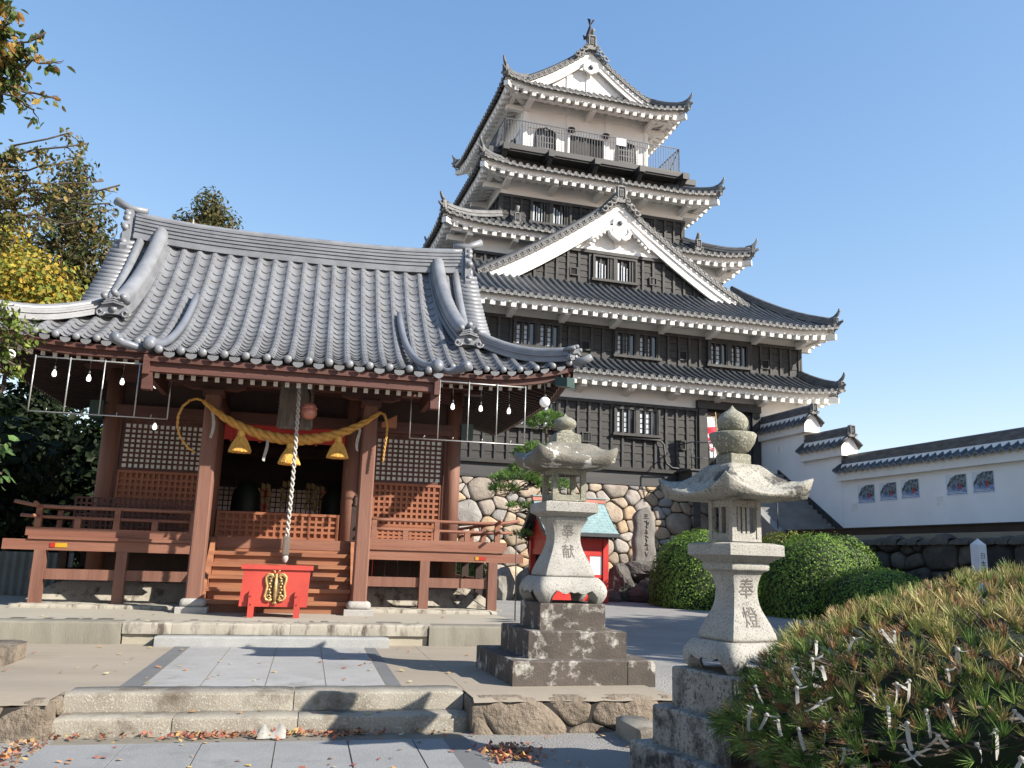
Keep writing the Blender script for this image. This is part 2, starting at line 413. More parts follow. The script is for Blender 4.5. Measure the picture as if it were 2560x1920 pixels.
# ------------------------------------------------------------------ stonework generator
def clip_poly(poly, nx, ny, d):
    """keep the side nx*x+ny*y <= d"""
    out = []
    for i in range(len(poly)):
        a, b = poly[i], poly[(i + 1) % len(poly)]
        da, db = a[0] * nx + a[1] * ny - d, b[0] * nx + b[1] * ny - d
        if da <= 0: out.append(a)
        if (da < 0 < db) or (db < 0 < da):
            t = da / (da - db)
            out.append((a[0] + (b[0] - a[0]) * t, a[1] + (b[1] - a[1]) * t))
    return out
def stone_cells(u0, u1, v0, v1, n, rmin, rmax, seed, stretch=1.25):
    rnd = random.Random(seed)
    pts = []
    tries = 0
    while len(pts) < n and tries < n * 60:
        tries += 1
        r = rmin + (rmax - rmin) * rnd.random() ** 1.6
        p = (rnd.uniform(u0 - 0.1, u1 + 0.1), rnd.uniform(v0 - 0.1, v1 + 0.1), r)
        if all(((p[0] - q[0]) / stretch) ** 2 + (p[1] - q[1]) ** 2 > ((p[2] + q[2]) * 0.88) ** 2 for q in pts): pts.append(p)
    cells = []
    for i, p in enumerate(pts):
        poly = [(u0, v0), (u1, v0), (u1, v1), (u0, v1)]
        near = sorted(pts, key=lambda q: (q[0] - p[0]) ** 2 + (q[1] - p[1]) ** 2)[1:22]
        for q in near:
            dx, dy = (q[0] - p[0]) / stretch ** 2, (q[1] - p[1])
            # power diagram, so that big stones stay big
            d = (((q[0] / stretch) ** 2 + q[1] ** 2 - q[2] ** 2) - ((p[0] / stretch) ** 2 + p[1] ** 2 - p[2] ** 2)) / 2
            poly = clip_poly(poly, dx, dy, d)
            if len(poly) < 3: break
        if len(poly) >= 3: cells.append(poly)
    return cells
def stone_face(mb, cells, P, gap=0.03, bulge=0.12, colors=None, seed=0, mi=0):
    """P(u,v,h) -> point, h = height out of the face"""
    rnd = random.Random(seed)
    for poly in cells:
        for cut in (.16, .22):      # round the corners
            q = []
            for i in range(len(poly)):
                a, b = poly[i], poly[(i + 1) % len(poly)]
                q += [(lerp(a[0], b[0], cut), lerp(a[1], b[1], cut)), (lerp(b[0], a[0], cut), lerp(b[1], a[1], cut))]
            poly = q
        cx = sum(p[0] for p in poly) / len(poly)
        cy = sum(p[1] for p in poly) / len(poly)
        size = math.sqrt(sum((p[0] - cx) ** 2 + (p[1] - cy) ** 2 for p in poly) / len(poly))
        if size < 0.03: continue
        k0 = max(0.3, 1 - gap / size)
        bh = bulge * min(1.0, size / 0.4) * rnd.uniform(0.6, 1.25)
        tu, tv = rnd.uniform(-.25, .25), rnd.uniform(-.2, .2)
        rings = []
        for k, h in ((1.0, -0.14), (1.0, 0.0), (0.93, 0.45), (0.78, 0.78), (0.5, 0.95)):
            rings.append([P(cx + (p[0] - cx) * k0 * k, cy + (p[1] - cy) * k0 * k,
                            h * bh * (1 + tu * (p[0] - cx) / size + tv * (p[1] - cy) / size) * (0.85 + 0.3 * hnoise(p[0] * 3.1, p[1] * 2.7, k)) if h >= 0 else h) for p in poly])
        c = P(cx, cy, bh)
        n = len(poly)
        vs = [p for r in rings for p in r] + [c]
        fs = []
        for r in range(len(rings) - 1):
            for k in range(n):
                fs.append((r * n + k, r * n + (k + 1) % n, (r + 1) * n + (k + 1) % n, (r + 1) * n + k))
        o = (len(rings) - 1) * n
        for k in range(n): fs.append((o + k, o + (k + 1) % n, len(vs) - 1))
        col = None
        if colors:
            b = rnd.choice(colors)
            f = rnd.uniform(0.8, 1.15)
            col = tuple(v * f for v in b)
        mb.add(vs, fs, mi, col, True)

# ------------------------------------------------------------------ ground
def gz(sx, sy):
    low = 0.0 if sy < 8.9 else 0.296
    rmp = 0.296 * smooth(7.4, 10.2, sy)
    return lerp(low, rmp, smooth(2.75, 3.5, sx))
g = MB()
xs = [-160, -90, -50, -30, -18, -12, -8, -5, -3, -1, 0.5, 1.6, 2.6, 2.75, 2.95, 3.15, 3.35, 3.55, 3.8, 4.3, 5, 6, 8, 10, 13, 17, 24, 36, 60, 110, 180]
ys = [-40, -15, -5, 0, 3, 5, 6, 7, 7.4, 7.8, 8.2, 8.6, 8.85, 8.9, 8.95, 9.3, 9.7, 10.2, 11, 13, 16, 20, 26, 35, 50, 80, 130, 260, 600]
g.grid([[tuple(SW(x, y, gz(x, y))) for x in xs] for y in ys])
struct(g.build('gravel_ground', 'gravel'))

# upper terrace of trodden earth between the steps and the platform
t = MB()
t.box(-9, 1.62, 8.62, 13.0, -0.2, 0.300)
t.box(1.622, 3.62, 8.45, 13.0, -0.2, 0.302)
# uneven earth lip above the retaining stones on the right
struct(t.build('earth_terrace', 'court_earth', rotz=R(SR)))

# approach paving, two levels
def slabs(mb, joints, y0, y1, ycuts, z0, z1, dark=(), gap=0.012, seed=3):
    rnd = random.Random(seed)
    for i in range(len(joints) - 1):
        cuts = [y0] + [c + rnd.uniform(-.25, .25) for c in ycuts] + [y1]
        for k in range(len(cuts) - 1):
            dz = rnd.uniform(-.0015, .0015)
            mb.box(joints[i] + gap / 2, joints[i + 1] - gap / 2, cuts[k] + gap / 2, cuts[k + 1] - gap / 2, z0, z1 + dz, 1 if i in dark else 0)
p = MB()
slabs(p, [-1.62, -1.42, -0.90, -0.30, 0.28, 0.87, 1.03], 8.93, 12.44, [], 0.25, 0.308, dark=(0, 5))
p.box(-1.61, 1.02, 8.94, 12.43, 0.24, 0.3055, 2)
slabs(p, [-1.92, -1.32, -0.73, -0.14, 0.46, 1.02, 1.52], 3.2, 7.92, [5.6], -0.05, 0.008, dark=(5,), seed=5)
p.box(-1.91, 1.51, 3.21, 8.2, -0.06, 0.004, 2)
struct(p.build('approach_paving', ['paving', 'paving_dark', 'joint'], rotz=R(SR)))
p = MB()
slabs(p, [-1.92, -1.32, -0.73, -0.14, 0.46, 1.02, 1.30], 3.2, 7.9, [5.6], 0.009, 0.012, dark=(), seed=5)
struct(p.build('lower_paving_face', ['paving_low'], rotz=R(SR)))

def worn_block(mb, x0, x1, y0, y1, z0, z1, r=0.025, seed=0, mi=0):
    """stone block with worn, slightly wavy upper edges"""
    rnd = random.Random(seed)
    n = max(4, int((x1 - x0) / 0.09))
    rows = []
    prof = [(y0, z0), (y0, z1 - r * 1.3), (y0 + r * .35, z1 - r * .4), (y0 + r * 1.2, z1), (y1, z1), (y1, z0)]
    for i in range(n + 1):
        x = lerp(x0, x1, i / n)
        e = min(i, n - i) / n * (x1 - x0)
        en = r * .5 * max(0, 1 - e / 0.06)
        j = (hnoise(x * 7, seed) - .5) * 0.009
        k = (hnoise(x * 5, seed + 9) - .5) * 0.007
        rows.append([(x, py + (j + en if a < 4 else 0), pz + (k - en if 0 < a < 5 else 0)) for a, (py, pz) in enumerate(prof)])
    mb.grid(rows, mi, True)
    mb.add(rows[0], [tuple(range(6))], mi); mb.add(rows[-1], [tuple(range(6))[::-1]], mi)
s = MB()
for i, (a, b) in enumerate(((-1.97, -1.03), (-1.022, 0.03), (0.038, 1.60))): worn_block(s, a, b, 8.22, 8.6, -0.1, 0.155, 0.020, 11 + i)
for i, (a, b) in enumerate(((-1.98, -0.02), (-0.012, 1.58))): worn_block(s, a, b, 8.53, 8.925, -0.1, 0.312, 0.020, 21 + i)
struct(s.build('stone_steps', 'step_stone', rotz=R(SR)))

# platform of the hall
p = MB()
p.box(-9, 3.42, 12.86, 24.5, 0.0, 0.579, 3)
worn_block(p, -9, -2.362, 12.74, 13.4, 0.2, 0.585, 0.02, 31, 1)
for i, (a, b) in enumerate(((-2.35, -1.72), (-1.715, -0.15), (-0.145, 1.81))): worn_block(p, a, b, 12.76, 13.4, 0.435, 0.583, 0.02, 35 + i, 0)
worn_block(p, 1.82, 3.45, 12.73, 13.4, 0.2, 0.582, 0.02, 41, 1)
for a, b in ((-2.34, -1.95), (-1.945, 0.92), (0.925, 1.80)): p.box(a, b, 12.80, 13.3, 0.2, 0.43, 2)
p.box(-8.9, 3.40, 13.2, 24.4, 0.50, 0.5845, 3)
struct(p.build('shrine_platform', ['podium_stone', 'podium_mossy', 'cream_stone', 'podium_top'], rotz=R(SR)))
p = MB()
worn_block(p, -1.88, 1.22, 12.44, 12.797, 0.2, 0.432, 0.015, 51)
struct(p.build('platform_step', 'grey_step', rotz=R(SR)))
p = MB()
worn_block(p, -4.55, 3.40, 15.32, 23.0, 0.5, 0.645, 0.03, 52)
struct(p.build('veranda_footing', 'podium_stone', rotz=R(SR)))

# retaining walls of boulders on both sides of the steps
def retaining(u0, u1, y, zt, n, seed, label, name, side_x=None, sidelen=1.0):
    m = MB()
    cells = stone_cells(u0, u1, -0.16, zt + .02, n, 0.18, 0.34, seed, 1.35)
    stone_face(m, cells, lambda u, v, h: (u, y - h - 0.02 + 0.05 * (v / zt), v), 0.006, 0.06, None, seed)
    m.box(u0 + .02, u1 - .02, y + 0.0, y + 0.5, -0.1, zt - 0.035, 1)
    if side_x is not None:
        cells = stone_cells(y - 0.02, y + sidelen, -0.12, zt, 5, 0.16, 0.28, seed + 1, 1.2)
        sg = 1 if side_x >= u1 - .01 else -1
        stone_face(m, cells, lambda u, v, h: (side_x + sg * h, u, v), 0.012, 0.06, None, seed)
    # earth lip rolling over the stones
    m.grid([[(lerp(u0, u1, i / 24), y - 0.045 + hnoise(i, seed) * .05 + k, zt + .008 - (0.03 if k == 0 else 0) + .008 * hnoise(i * 2, k)) for i in range(25)] for k in (0, 0.06, 0.6)], 2, True)
    tag(m.build(name, ['rough_stone', 'gap_dark', 'court_earth'], rotz=R(SR)), label, 'wall')
retaining(1.60, 3.62, 8.12, 0.30, 7, 5, 'low retaining wall of rough boulders right of the steps, below the first lantern', 'retaining_wall', 1.60, 0.9)
retaining(-5.2, -2.0, 8.12, 0.30, 7, 8, 'low retaining wall of rough boulders at the left end of the steps', 'retaining_wall', -2.0, 0.9)
m = MB()
worn_block(m, 2.95, 3.22, 7.35, 8.0, -0.1, 0.17, 0.03, 61)
tag(m.build('kerb_block', 'step_stone', rotz=R(SR)), 'squared granite block lying before the right retaining wall beside the near lantern', 'stone block')
m = MB()
worn_block(m, -5.0, -3.05, 10.35, 11.2, 0.2, 0.50, 0.05, 62)
tag(m.build('kerb_block', 'rough_stone', rotz=R(SR)), 'weathered reddish stone block at the left edge of the earth terrace', 'stone block')

# ------------------------------------------------------------------ fallen leaves
LEAFC = [(0.33, 0.10, 0.05), (0.38, 0.14, 0.055), (0.26, 0.065, 0.05), (0.42, 0.19, 0.07), (0.45, 0.29, 0.10), (0.22, 0.10, 0.06), (0.36, 0.12, 0.075), (0.40, 0.25, 0.14), (0.18, 0.10, 0.06)]
LEAFY = [(0.50, 0.36, 0.10), (0.46, 0.29, 0.11), (0.38, 0.18, 0.09), (0.50, 0.42, 0.24), (0.30, 0.10, 0.07)]
def leaf_bits(mb, pts, size, cols, rnd, flat=0.35):
    for x, y, z in pts:
        s = size * rnd.uniform(.6, 1.3)
        a, tx, ty = rnd.uniform(0, 6.28), rnd.uniform(-flat, flat), rnd.uniform(-flat, flat)
        q = []
        for r_, th in ((1, 0), (.55, 1.0), (.8, 2.2), (.5, 3.14), (.8, 4.0), (.55, 5.2)):
            dx, dy = s * r_ * cos(a + th), s * r_ * sin(a + th)
            q.append((x + dx, y + dy, z + dx * tx + dy * ty + (0.25 * s if th == 0 else 0)))
        mb.add(q, [(0, 1, 2, 3), (0, 3, 4, 5)], 0, rnd.choice(cols))
rnd = random.Random(4)
lm = MB()
pts = []
for i in range(900):
    u = rnd.random()
    x = -1.95 + 3.3 * u
    dens = 0.5 + 0.5 * sin(x * 4.1 + 1) * sin(x * 1.7)
    if rnd.random() > dens * (0.9 if -0.9 < x < 0.85 else 0.6): continue
    pts.append((x, 8.19 - abs(rnd.gauss(0, 0.09)), 0.02 + rnd.random() * 0.03))
for i in range(260):     # heap under the right boulders
    a = rnd.gauss(0, 1)
    pts.append((1.60 + 0.35 * rnd.random() + abs(a) * .02 + 0.25 * a * .3, 7.55 - 0.55 * rnd.random() + rnd.gauss(0, .05), 0.015 + rnd.random() * .03))
for i in range(130):     # along the left end
    pts.append((-2.05 + rnd.gauss(0, .07), 8.05 - 1.3 * rnd.random(), 0.02 + rnd.random() * .02))
leaf_bits(lm, pts, 0.026, LEAFC, rnd, .8)
pts = []
for i in range(90): pts.append((rnd.uniform(-1.9, 2.9), rnd.uniform(6.2, 8.1), 0.021))
leaf_bits(lm, pts, 0.030, LEAFC + LEAFY, rnd, .2)
pts = []
for i in range(55): pts.append((rnd.uniform(-3.6, 2.2), rnd.uniform(9.0, 12.4), 0.318))
for i in range(16): pts.append((rnd.uniform(-4.2, 2.6), rnd.uniform(13.0, 15.1), 0.595))
for i in range(14): pts.append((rnd.uniform(-1.9, 1.5), rnd.uniform(8.25, 8.5), 0.165))
leaf_bits(lm, pts, 0.035, LEAFY, rnd, .2)
struct(lm.build('fallen_leaves', 'fallen', rotz=R(SR)), 'stuff')
m = MB()
q = []
for i in range(9):
    q.append([(-0.30 + i * 0.03, 8.14 + 0.02 * hnoise(i, k) - 0.05 * k, 0.014 + (0.075 * (hnoise(i, k, 5) * .5 + (1 if k == 1 and i in (1, 2, 6, 7) else .25)) if 0 < k < 3 else 0)) for k in range(4)])
m.grid(q, 0, True)
tag(m.build('crumpled_tissue', 'paper_white', rotz=R(SR)), 'crumpled white paper lying among leaves at the foot of the lower step', 'paper')
# ------------------------------------------------------------------ castle keep
K = thing('castle_keep', 'five storey keep with white plaster, black boarding and grey tiled roofs behind the shrine', 'castle', (*CO, 0), R(CR))
TSP = 0.318
PROFILE = [(-.18, 0.0), (-.10, 0.0), (-.085, .05), (-.045, .088), (0, .10), (.045, .088), (.085, .05), (.10, 0.0)]
def side_fn(side, ex0, ex1, ey0, ey1, ez, ix0, ix1, iy0, iy1, iz, lift, a=0.72, cl=2.4):
    """surface of one side of a hipped skirt roof: f(s,t) -> point, s in metres along the eave"""
    def z(s, L, t):
        d = min(s, L - s)
        c = max(0.0, 1 - d / cl) ** 2.2
        return ez + (iz - ez) * (a * t + (1 - a) * t * t) + lift * c * (1 - t)
    if side in 'FB':
        L = ex1 - ex0
        e, i = (ey0, iy0) if side == 'F' else (ey1, iy1)
        def f(s, t):
            x = min(max(ex0 + s, lerp(ex0, ix0, t)), lerp(ex1, ix1, t))
            return Vector((x, lerp(e, i, t), z(x - ex0, L, t)))
        out = Vector((0, -1 if side == 'F' else 1, 0))
    else:
        L = ey1 - ey0
        e, i = (ex0, ix0) if side == 'L' else (ex1, ix1)
        def f(s, t):
            y = min(max(ey0 + s, lerp(ey0, iy0, t)), lerp(ey1, iy1, t))
            return Vector((lerp(e, i, t), y, z(y - ey0, L, t)))
        out = Vector((-1 if side == 'L' else 1, 0, 0))
    return f, L, out
def eave_disc(mb, p, out, r, mi=0, tang=None):
    """round tile end with a raised rim, facing 'out'"""
    out = Vector(out).normalized()
    s = out.cross(Vector((0, 0, 1))).normalized()
    u = s.cross(out)
    n = 10
    vs, fs = [], []
    for rr, d in ((r, -0.14), (r, 0.015), (r * .80, 0.015), (r * .74, -0.006), (r * .40, -0.004), (r * .3, 0.008)):
        for k in range(n):
            a = 2 * pi * k / n
            vs.append(p + s * (rr * cos(a)) + u * (rr * sin(a)) + out * d)
    for i in range(5):
        for k in range(n): fs.append((i * n + k, i * n + (k + 1) % n, (i + 1) * n + (k + 1) % n, (i + 1) * n + k))
    fs.append(tuple(5 * n + k for k in range(n)))
    mb.add(vs, fs, mi)
def castle_tiles(fn, L, out, nt, surf, ends, tmax=1.0, srange=None, disc_r=0.10, skip=None):
    n = int(round(L / TSP))
    sp = L / n
    cols = []
    for i in range(n):
        c = (i + .5) * sp
        for dx, h in PROFILE: cols.append((c + dx * sp / .36, h))
    cols.append((L, 0.0))
    cols[0] = (0, 0)
    P = []
    for k in range(nt + 1):
        t = tmax * k / nt
        P.append([fn(s, t) + Vector((0, 0, h)) for s, h in cols])
    if srange: surf.grid([[q for q, (s, h) in zip(r, cols) if srange[0] <= s <= srange[1]] for r in P], 0, True)
    else: surf.grid(P, 0, True)
    for i in range(n):
        c = (i + .5) * sp
        if srange and not (srange[0] <= c <= srange[1]): continue
        p = fn(c, 0)
        eave_disc(ends, p + Vector((0, 0, 0.035)) + out * 0.03, out, disc_r)
        # hanging lip of the pan tile beside it
        q = []
        for j in range(5):
            s = c + sp * (0.22 + 0.56 * j / 4)
            if s > L: s = L
            b = fn(s, 0)
            d = 0.06 + 0.035 * sin(pi * j / 4)
            q.append((b + out * 0.035 + Vector((0, 0, 0.012)), b + out * 0.035 - Vector((0, 0, d))))
        ends.grid([[a for a, b in q], [b for a, b in q]], 0)
def skirt_roof(par, name, ex0, ex1, ey0, ey1, ez, ix0, ix1, iy0, iy1, iz, lift=.3, sides='FLR', wall=None, fh=.26, ke=1.0, ki=1.0, kw=1.0, nt=5, front_cut=None, hips='fb', rise=.35, brk=2.15, bhole=None):
    """tiled skirt with its eave: roof, eave tiles, fascia, rafters, soffit, brackets and hip ridges"""
    surf, ends, fas, raf, sof = MB(), MB(), MB(), MB(), MB()
    def cv(k, i, v): return KC[i] + (k / ke) * (v - KC[i])
    ix0, ix1, iy0, iy1, iz = cv(ki, 0, ix0), cv(ki, 0, ix1), cv(ki, 1, iy0), cv(ki, 1, iy1), cv(ki, 2, iz)
    wall = (cv(kw, 0, wall[0]), cv(kw, 0, wall[1]), cv(kw, 1, wall[2]), cv(kw, 1, wall[3]))
    XK[0] = ke
    args = (ex0, ex1, ey0, ey1, ez, ix0, ix1, iy0, iy1, iz, lift)
    wx0, wx1, wy0, wy1 = wall
    for sd_ in 'FLRB':
        fn, L, out = side_fn(sd_, *args)
        if sd_ in sides: castle_tiles(fn, L, out, nt, surf, ends)
        else: surf.grid([[fn(L * i / 24, k / 4) for i in range(25)] for k in range(5)], 0, True)
        if sd_ not in sides: continue
        # white eave board
        n = max(8, int(L / .5))
        path = []
        for i in range(n + 1):
            s = L * i / n
            p = fn(s, 0) - out * 0.22 - Vector((0, 0, .02 + fh))
            path.append(p)
        tdir = (path[-1] - path[0]).normalized()
        path[0] = path[0] + tdir * 0.06; path[-1] = path[-1] - tdir * 0.06
        rows = [[p + Vector((0, 0, fh + .06)) for p in path], path, [p - out * .09 for p in path], [p - out * .09 + Vector((0, 0, fh + .06)) for p in path]]
        fas.grid(rows, 0, False)
        # rafters: white blocks under the board, running back to the wall
        over = {'F': wy0 - ey0, 'B': ey1 - wy1, 'L': wx0 - ex0, 'R': ex1 - wx1}[sd_]
        nr = int(round(L / .42))
        for i in range(nr):
            s = (i + .5) * L / nr
            if s < .35 or s > L - .35: continue
            p = fn(s, 0) - out * .20 - Vector((0, 0, fh + .085))
            d = min(over, s + .0, L - s) * 0.98
            b = p - out * d + Vector((0, 0, d * rise))
            raf.bar(p, b, .20, .22)
        q0 = []; q1 = []
        for i in range(n + 1):
            s = L * i / n
            p = fn(s, 0) - out * .26 - Vector((0, 0, fh + .02))
            d = max(0.02, min(over, s, L - s))
            q0.append(p); q1.append(p - out * d + Vector((0, 0, d * rise)))
        sof.grid([q0, q1], 0)
        # purlin and brackets on the wall
        zb = ez - fh - .30 + over * .2
        if sd_ == 'F':
            sof.box(ex0 + .5, ex1 - .5, ey0 + over * .52 - .09, ey0 + over * .52 + .09, zb - .02, zb + .17)
            nb = max(2, int(round((wx1 - wx0) / brk)))
            for i in range(nb + 1):
                x = lerp(wx0 + .12, wx1 - .12, i / nb)
                brkt = MB(); brkt.prism([(wy0, zb - .30), (wy0 - over * .30, zb - .24), (wy0 - over * .62, zb - .16), (wy0 - over * .62, zb - .02), (wy0, zb - .02)], x - .12, x + .12, axis='x'); brkt.build('bracket', 'plaster', par)
        else:
            x0 = ex0 + over * .52 if sd_ == 'L' else ex1 - over * .52
            sof.box(x0 - .09, x0 + .09, ey0 + .5, ey1 - .5, zb - .02, zb + .17)
            nb = max(2, int(round((wy1 - wy0) / brk)))
            sg = -1 if sd_ == 'L' else 1
            xw = wx0 if sd_ == 'L' else wx1
            for i in range(nb + 1):
                y = lerp(wy0 + .12, wy1 - .12, i / nb)
                a, b = sorted((xw, xw + sg * over * .62))
                brkt = MB(); brkt.box(a, b, y - .12, y + .12, zb - .26, zb - .02); brkt.build('bracket', 'plaster', par)
    # hip beams under the corners
    hb = MB()
    for cx, cy, wx, wy in ((ex0, ey0, wx0, wy0), (ex1, ey0, wx1, wy0), (ex0, ey1, wx0, wy1), (ex1, ey1, wx1, wy1)):
        a = Vector((cx, cy, ez + lift - fh - .16)); b = Vector((wx, wy, ez - fh + .15))
        d = (a - b).normalized()
        raf.bar(a - d * .12, b, .24, .24)
        hb.bar(a + d * 0.0, a - d * .30, .27, .05, mi=0) if False else None
        hb.bar(a - d * .14 + Vector((0, 0, .15)), a - d * .5 + Vector((0, 0, .15)), .30, .05)
    surf.build('roof_tiles', 'castle_tile', par)
    ends.build('eave_tiles', 'castle_tile_pale', par)
    fas.build('eave_board', 'plaster', par)
    raf.build('rafters', 'plaster', par)
    sof.build('soffit', 'plaster', par)
    hb.build('beam_cap', 'castle_ridge', par)
    # hip ridges with upturned ends
    fF, LF, oF = side_fn('F', *args)
    fB, LB, oB = side_fn('B', *args)
    for f, s, ok in ((fF, 0, 'f' in hips), (fF, LF, 'f' in hips), (fB, 0, 'b' in hips), (fB, LB, 'b' in hips)):
        if ok: hip_ridge(par, [f(s, t / 8) for t in range(1, 9)], f(s, 0))
    XK[0] = 1.0
def horn(mb, p, d, h=.42, w=.10, mi=0):
    """upturned tip of a ridge"""
    d = Vector((d.x, d.y, 0)).normalized()
    q = [p - d * .25 + Vector((0, 0, -.02)), p + d * .02 + Vector((0, 0, .04)), p + d * .17 + Vector((0, 0, .16)), p + d * .25 + Vector((0, 0, h * .75)), p + d * .27 + Vector((0, 0, h))]
    mb.tube(q, [w * .8, w * .95, w * .85, w * .62, w * .5], 7, mi)
def ridge_end(mb, p, d, w=.36, h=.42, mi=0, mi2=1):
    """devil-tile plate that closes the end of a ridge"""
    d = Vector((d.x, d.y, 0)).normalized()
    s = Vector((d.y, -d.x, 0))
    poly = [(-.62, -.1), (-.72, .10), (-.52, .22), (-.46, .55), (-.42, .92), (-.2, 1.0), (.2, 1.0), (.42, .92), (.46, .55), (.52, .22), (.72, .10), (.62, -.1), (.3, -.18), (-.3, -.18)]
    vs = [p + s * (x * w) + Vector((0, 0, y * h)) + d * k for k in (0.0, .10) for x, y in poly]
    n = len(poly)
    mb.add(vs, [tuple(range(n))[::-1], tuple(range(n, 2 * n))] + [(k, (k + 1) % n, (k + 1) % n + n, k + n) for k in range(n)], mi2)
    # frame and crest on the plate
    for sx in (-1, 1):
        mb.bar(p + s * (sx * .33 * w) + d * .13 + Vector((0, 0, .12 * h)), p + s * (sx * .33 * w) + d * .13 + Vector((0, 0, .88 * h)), .10 * w, .06, up=d, mi=mi2)
        c = p + s * (sx * .60 * w) + d * .12 + Vector((0, 0, .02 * h))
        mb.tube([c + (s * cos(a) + Vector((0, 0, sin(a)))) * (.05 + .012 * a) * w * 2 for a in [x * .7 for x in range(9)]], .03 * w * 2, 5, mi2)
    mb.bar(p - s * (.36 * w) + d * .13 + Vector((0, 0, .88 * h)), p + s * (.36 * w) + d * .13 + Vector((0, 0, .88 * h)), .10 * w, .06, up=d, mi=mi2)
    for q in (-.12, 0, .12):
        mb.bar(p + s * (q * w) + d * .12 + Vector((0, 0, .2 * h)), p + s * (q * w) + d * .12 + Vector((0, 0, .72 * h)), .07 * w, .05, up=d, mi=mi)
def hip_ridge(par, pts, tip, h=.30, w=.22):
    m = MB()
    pts = [Vector(tip) + (Vector(pts[0]) - Vector(tip)) * .3] + [Vector(p) for p in pts]
    m.sweep([p + Vector((0, 0, .05)) for p in pts], w + .1, .10)
    m.sweep([p + Vector((0, 0, .15)) for p in pts], w, h - .16)
    for zz_ in (.13, .20): m.sweep([p + Vector((0, 0, zz_)) for p in pts], w + .05, .022, 1)
    m.tube([p + Vector((0, 0, h)) for p in pts], .095, 8)
    d = (pts[0] - pts[1])
    d.z = 0
    d.normalize()
    ridge_end(m, pts[0] + d * .02, d, .26, h + .12)
    horn(m, pts[0] + Vector((0, 0, h + .05)), d, .40, .09)
    horn(m, Vector(tip) + Vector((0, 0, .05)) - d * .05, d, .24, .08)
    m.build('hip_ridge', ['castle_ridge', 'castle_tile_pale'], par)

def clad(mb, u0, u1, z0, z1, P, bh=.30, bsp=.48, uoff=0.0, seed=0, zfun=None, topb=True):
    """lapped black boards under vertical battens; P(u,z,out) -> point; zfun(u) = upper limit under a gable"""
    nb = max(1, int(round((u1 - u0) / bsp)))
    sp = (u1 - u0) / nb
    rnd = random.Random(seed)
    for i in range(nb):
        a, b = u0 + i * sp, u0 + (i + 1) * sp
        lim = z1 if not zfun else min(z1, zfun(a), zfun(b))
        hi_ = z1 if not zfun else min(z1, max(zfun(a), zfun(b)))
        z = z0
        while z < hi_ - .02:
            zt = min(z + bh * rnd.uniform(.97, 1.03), hi_)
            o = rnd.uniform(.026, .036)
            if zfun and zt > lim:
                za, zb = max(z, min(zt, zfun(a))), max(z, min(zt, zfun(b)))
            else: za = zb = zt
            mb.add([P(a, z, o), P(b, z, o), P(b, zb, .008), P(a, za, .008), P(a, z, 0), P(b, z, 0)], [(0, 1, 2, 3), (4, 5, 1, 0)], 0)
            z = zt
    for i in range(nb + 1):
        u = u0 + i * sp
        lim = z1 if not zfun else min(z1, zfun(u))
        if lim - z0 < .1: continue
        w = .05 if 0 < i < nb else .09
        q = [P(u + sx * w, zz, o) for zz in (z0, lim) for sx in (-1, 1) for o in (0.0, .075)]
        mb.add(q, [(1, 3, 7, 5), (0, 1, 5, 4), (2, 6, 7, 3), (0, 2, 3, 1), (4, 5, 7, 6)], 1)
    if topb and not zfun:
        q = [P(uu, zz, o) for zz in (z1 - .03, z1 + .10) for uu in (u0 - .08, u1 + .08) for o in (0.0, .10)]
        mb.add(q, [(1, 3, 7, 5), (0, 1, 5, 4), (2, 6, 7, 3), (0, 2, 3, 1), (4, 5, 7, 6)], 1)
def FP(y):
    return lambda u, z, o: (u, y - o, z)
def double_window(par, x0, x1, z0, z1, y, style='grid', seed=0):
    rnd = random.Random(seed)
    f = MB()
    fw = .085
    f.box(x0 - fw, x0, y - .16, y - .005, z0 - fw, z1 + fw)
    f.box(x1, x1 + fw, y - .16, y - .005, z0 - fw, z1 + fw)
    f.box(x0, x1, y - .158, y - .005, z1, z1 + fw)
    f.box(x0 - .14, x1 + .14, y - .19, y - .005, z0 - fw - .02, z0)
    xm = (x0 + x1) / 2
    f.box(xm - .07, xm + .07, y - .15, y - .005, z0, z1)
    o = f.build('window', 'black_frame', par)
    d = MB(); d.box(x0, x1, y - .045, y - .04, z0, z1); d.build('pane', 'window_glass' if style == 'grid' else 'void_shade', o)
    b = MB(); wh = MB()
    for a, c in ((x0, xm - .07), (xm + .07, x1)):
        ww = c - a
        if style == 'bars':
            for k, (f, wd) in enumerate(((.10, .035), (.27, .015), (.40, .030), (.56, .014))):
                wh.box(a + f * ww - wd, a + f * ww + wd, y - .115, y - .085, z0, z1 - .16 - .05 * k - rnd.uniform(0, .06))
            for f in (.02, .72, .86, .97): b.box(a + f * ww - .03, a + f * ww + .03, y - .12, y - .06, z0, z1)
        else:
            for f in (.02, .33, .66, .97): b.box(a + f * ww - .032, a + f * ww + .032, y - .13, y - .07, z0, z1)
            for k, (fa, fb) in enumerate(((.07, .22), (.38, .58))):
                for r_ in range(4):
                    za, zb = lerp(z0 + .04, z1 - .10, r_ / 4) + .018, lerp(z0 + .04, z1 - .10, (r_ + 1) / 4) - .018
                    wh.box(a + fa * ww, a + fb * ww, y - .060, y - .052, za, zb)
                    b.box(a + .02 * ww, a + .64 * ww, y - .075, y - .062, zb + .004, zb + .03)
                b.box(a + fb * ww + .01, a + fb * ww + .05, y - .08, y - .056, z0, z1)
    b.build('window_bars', 'black_frame', o)
    if wh.v: wh.build('pale_panes' if style == 'grid' else 'glint_strips', 'pane_glint', o)
    return o
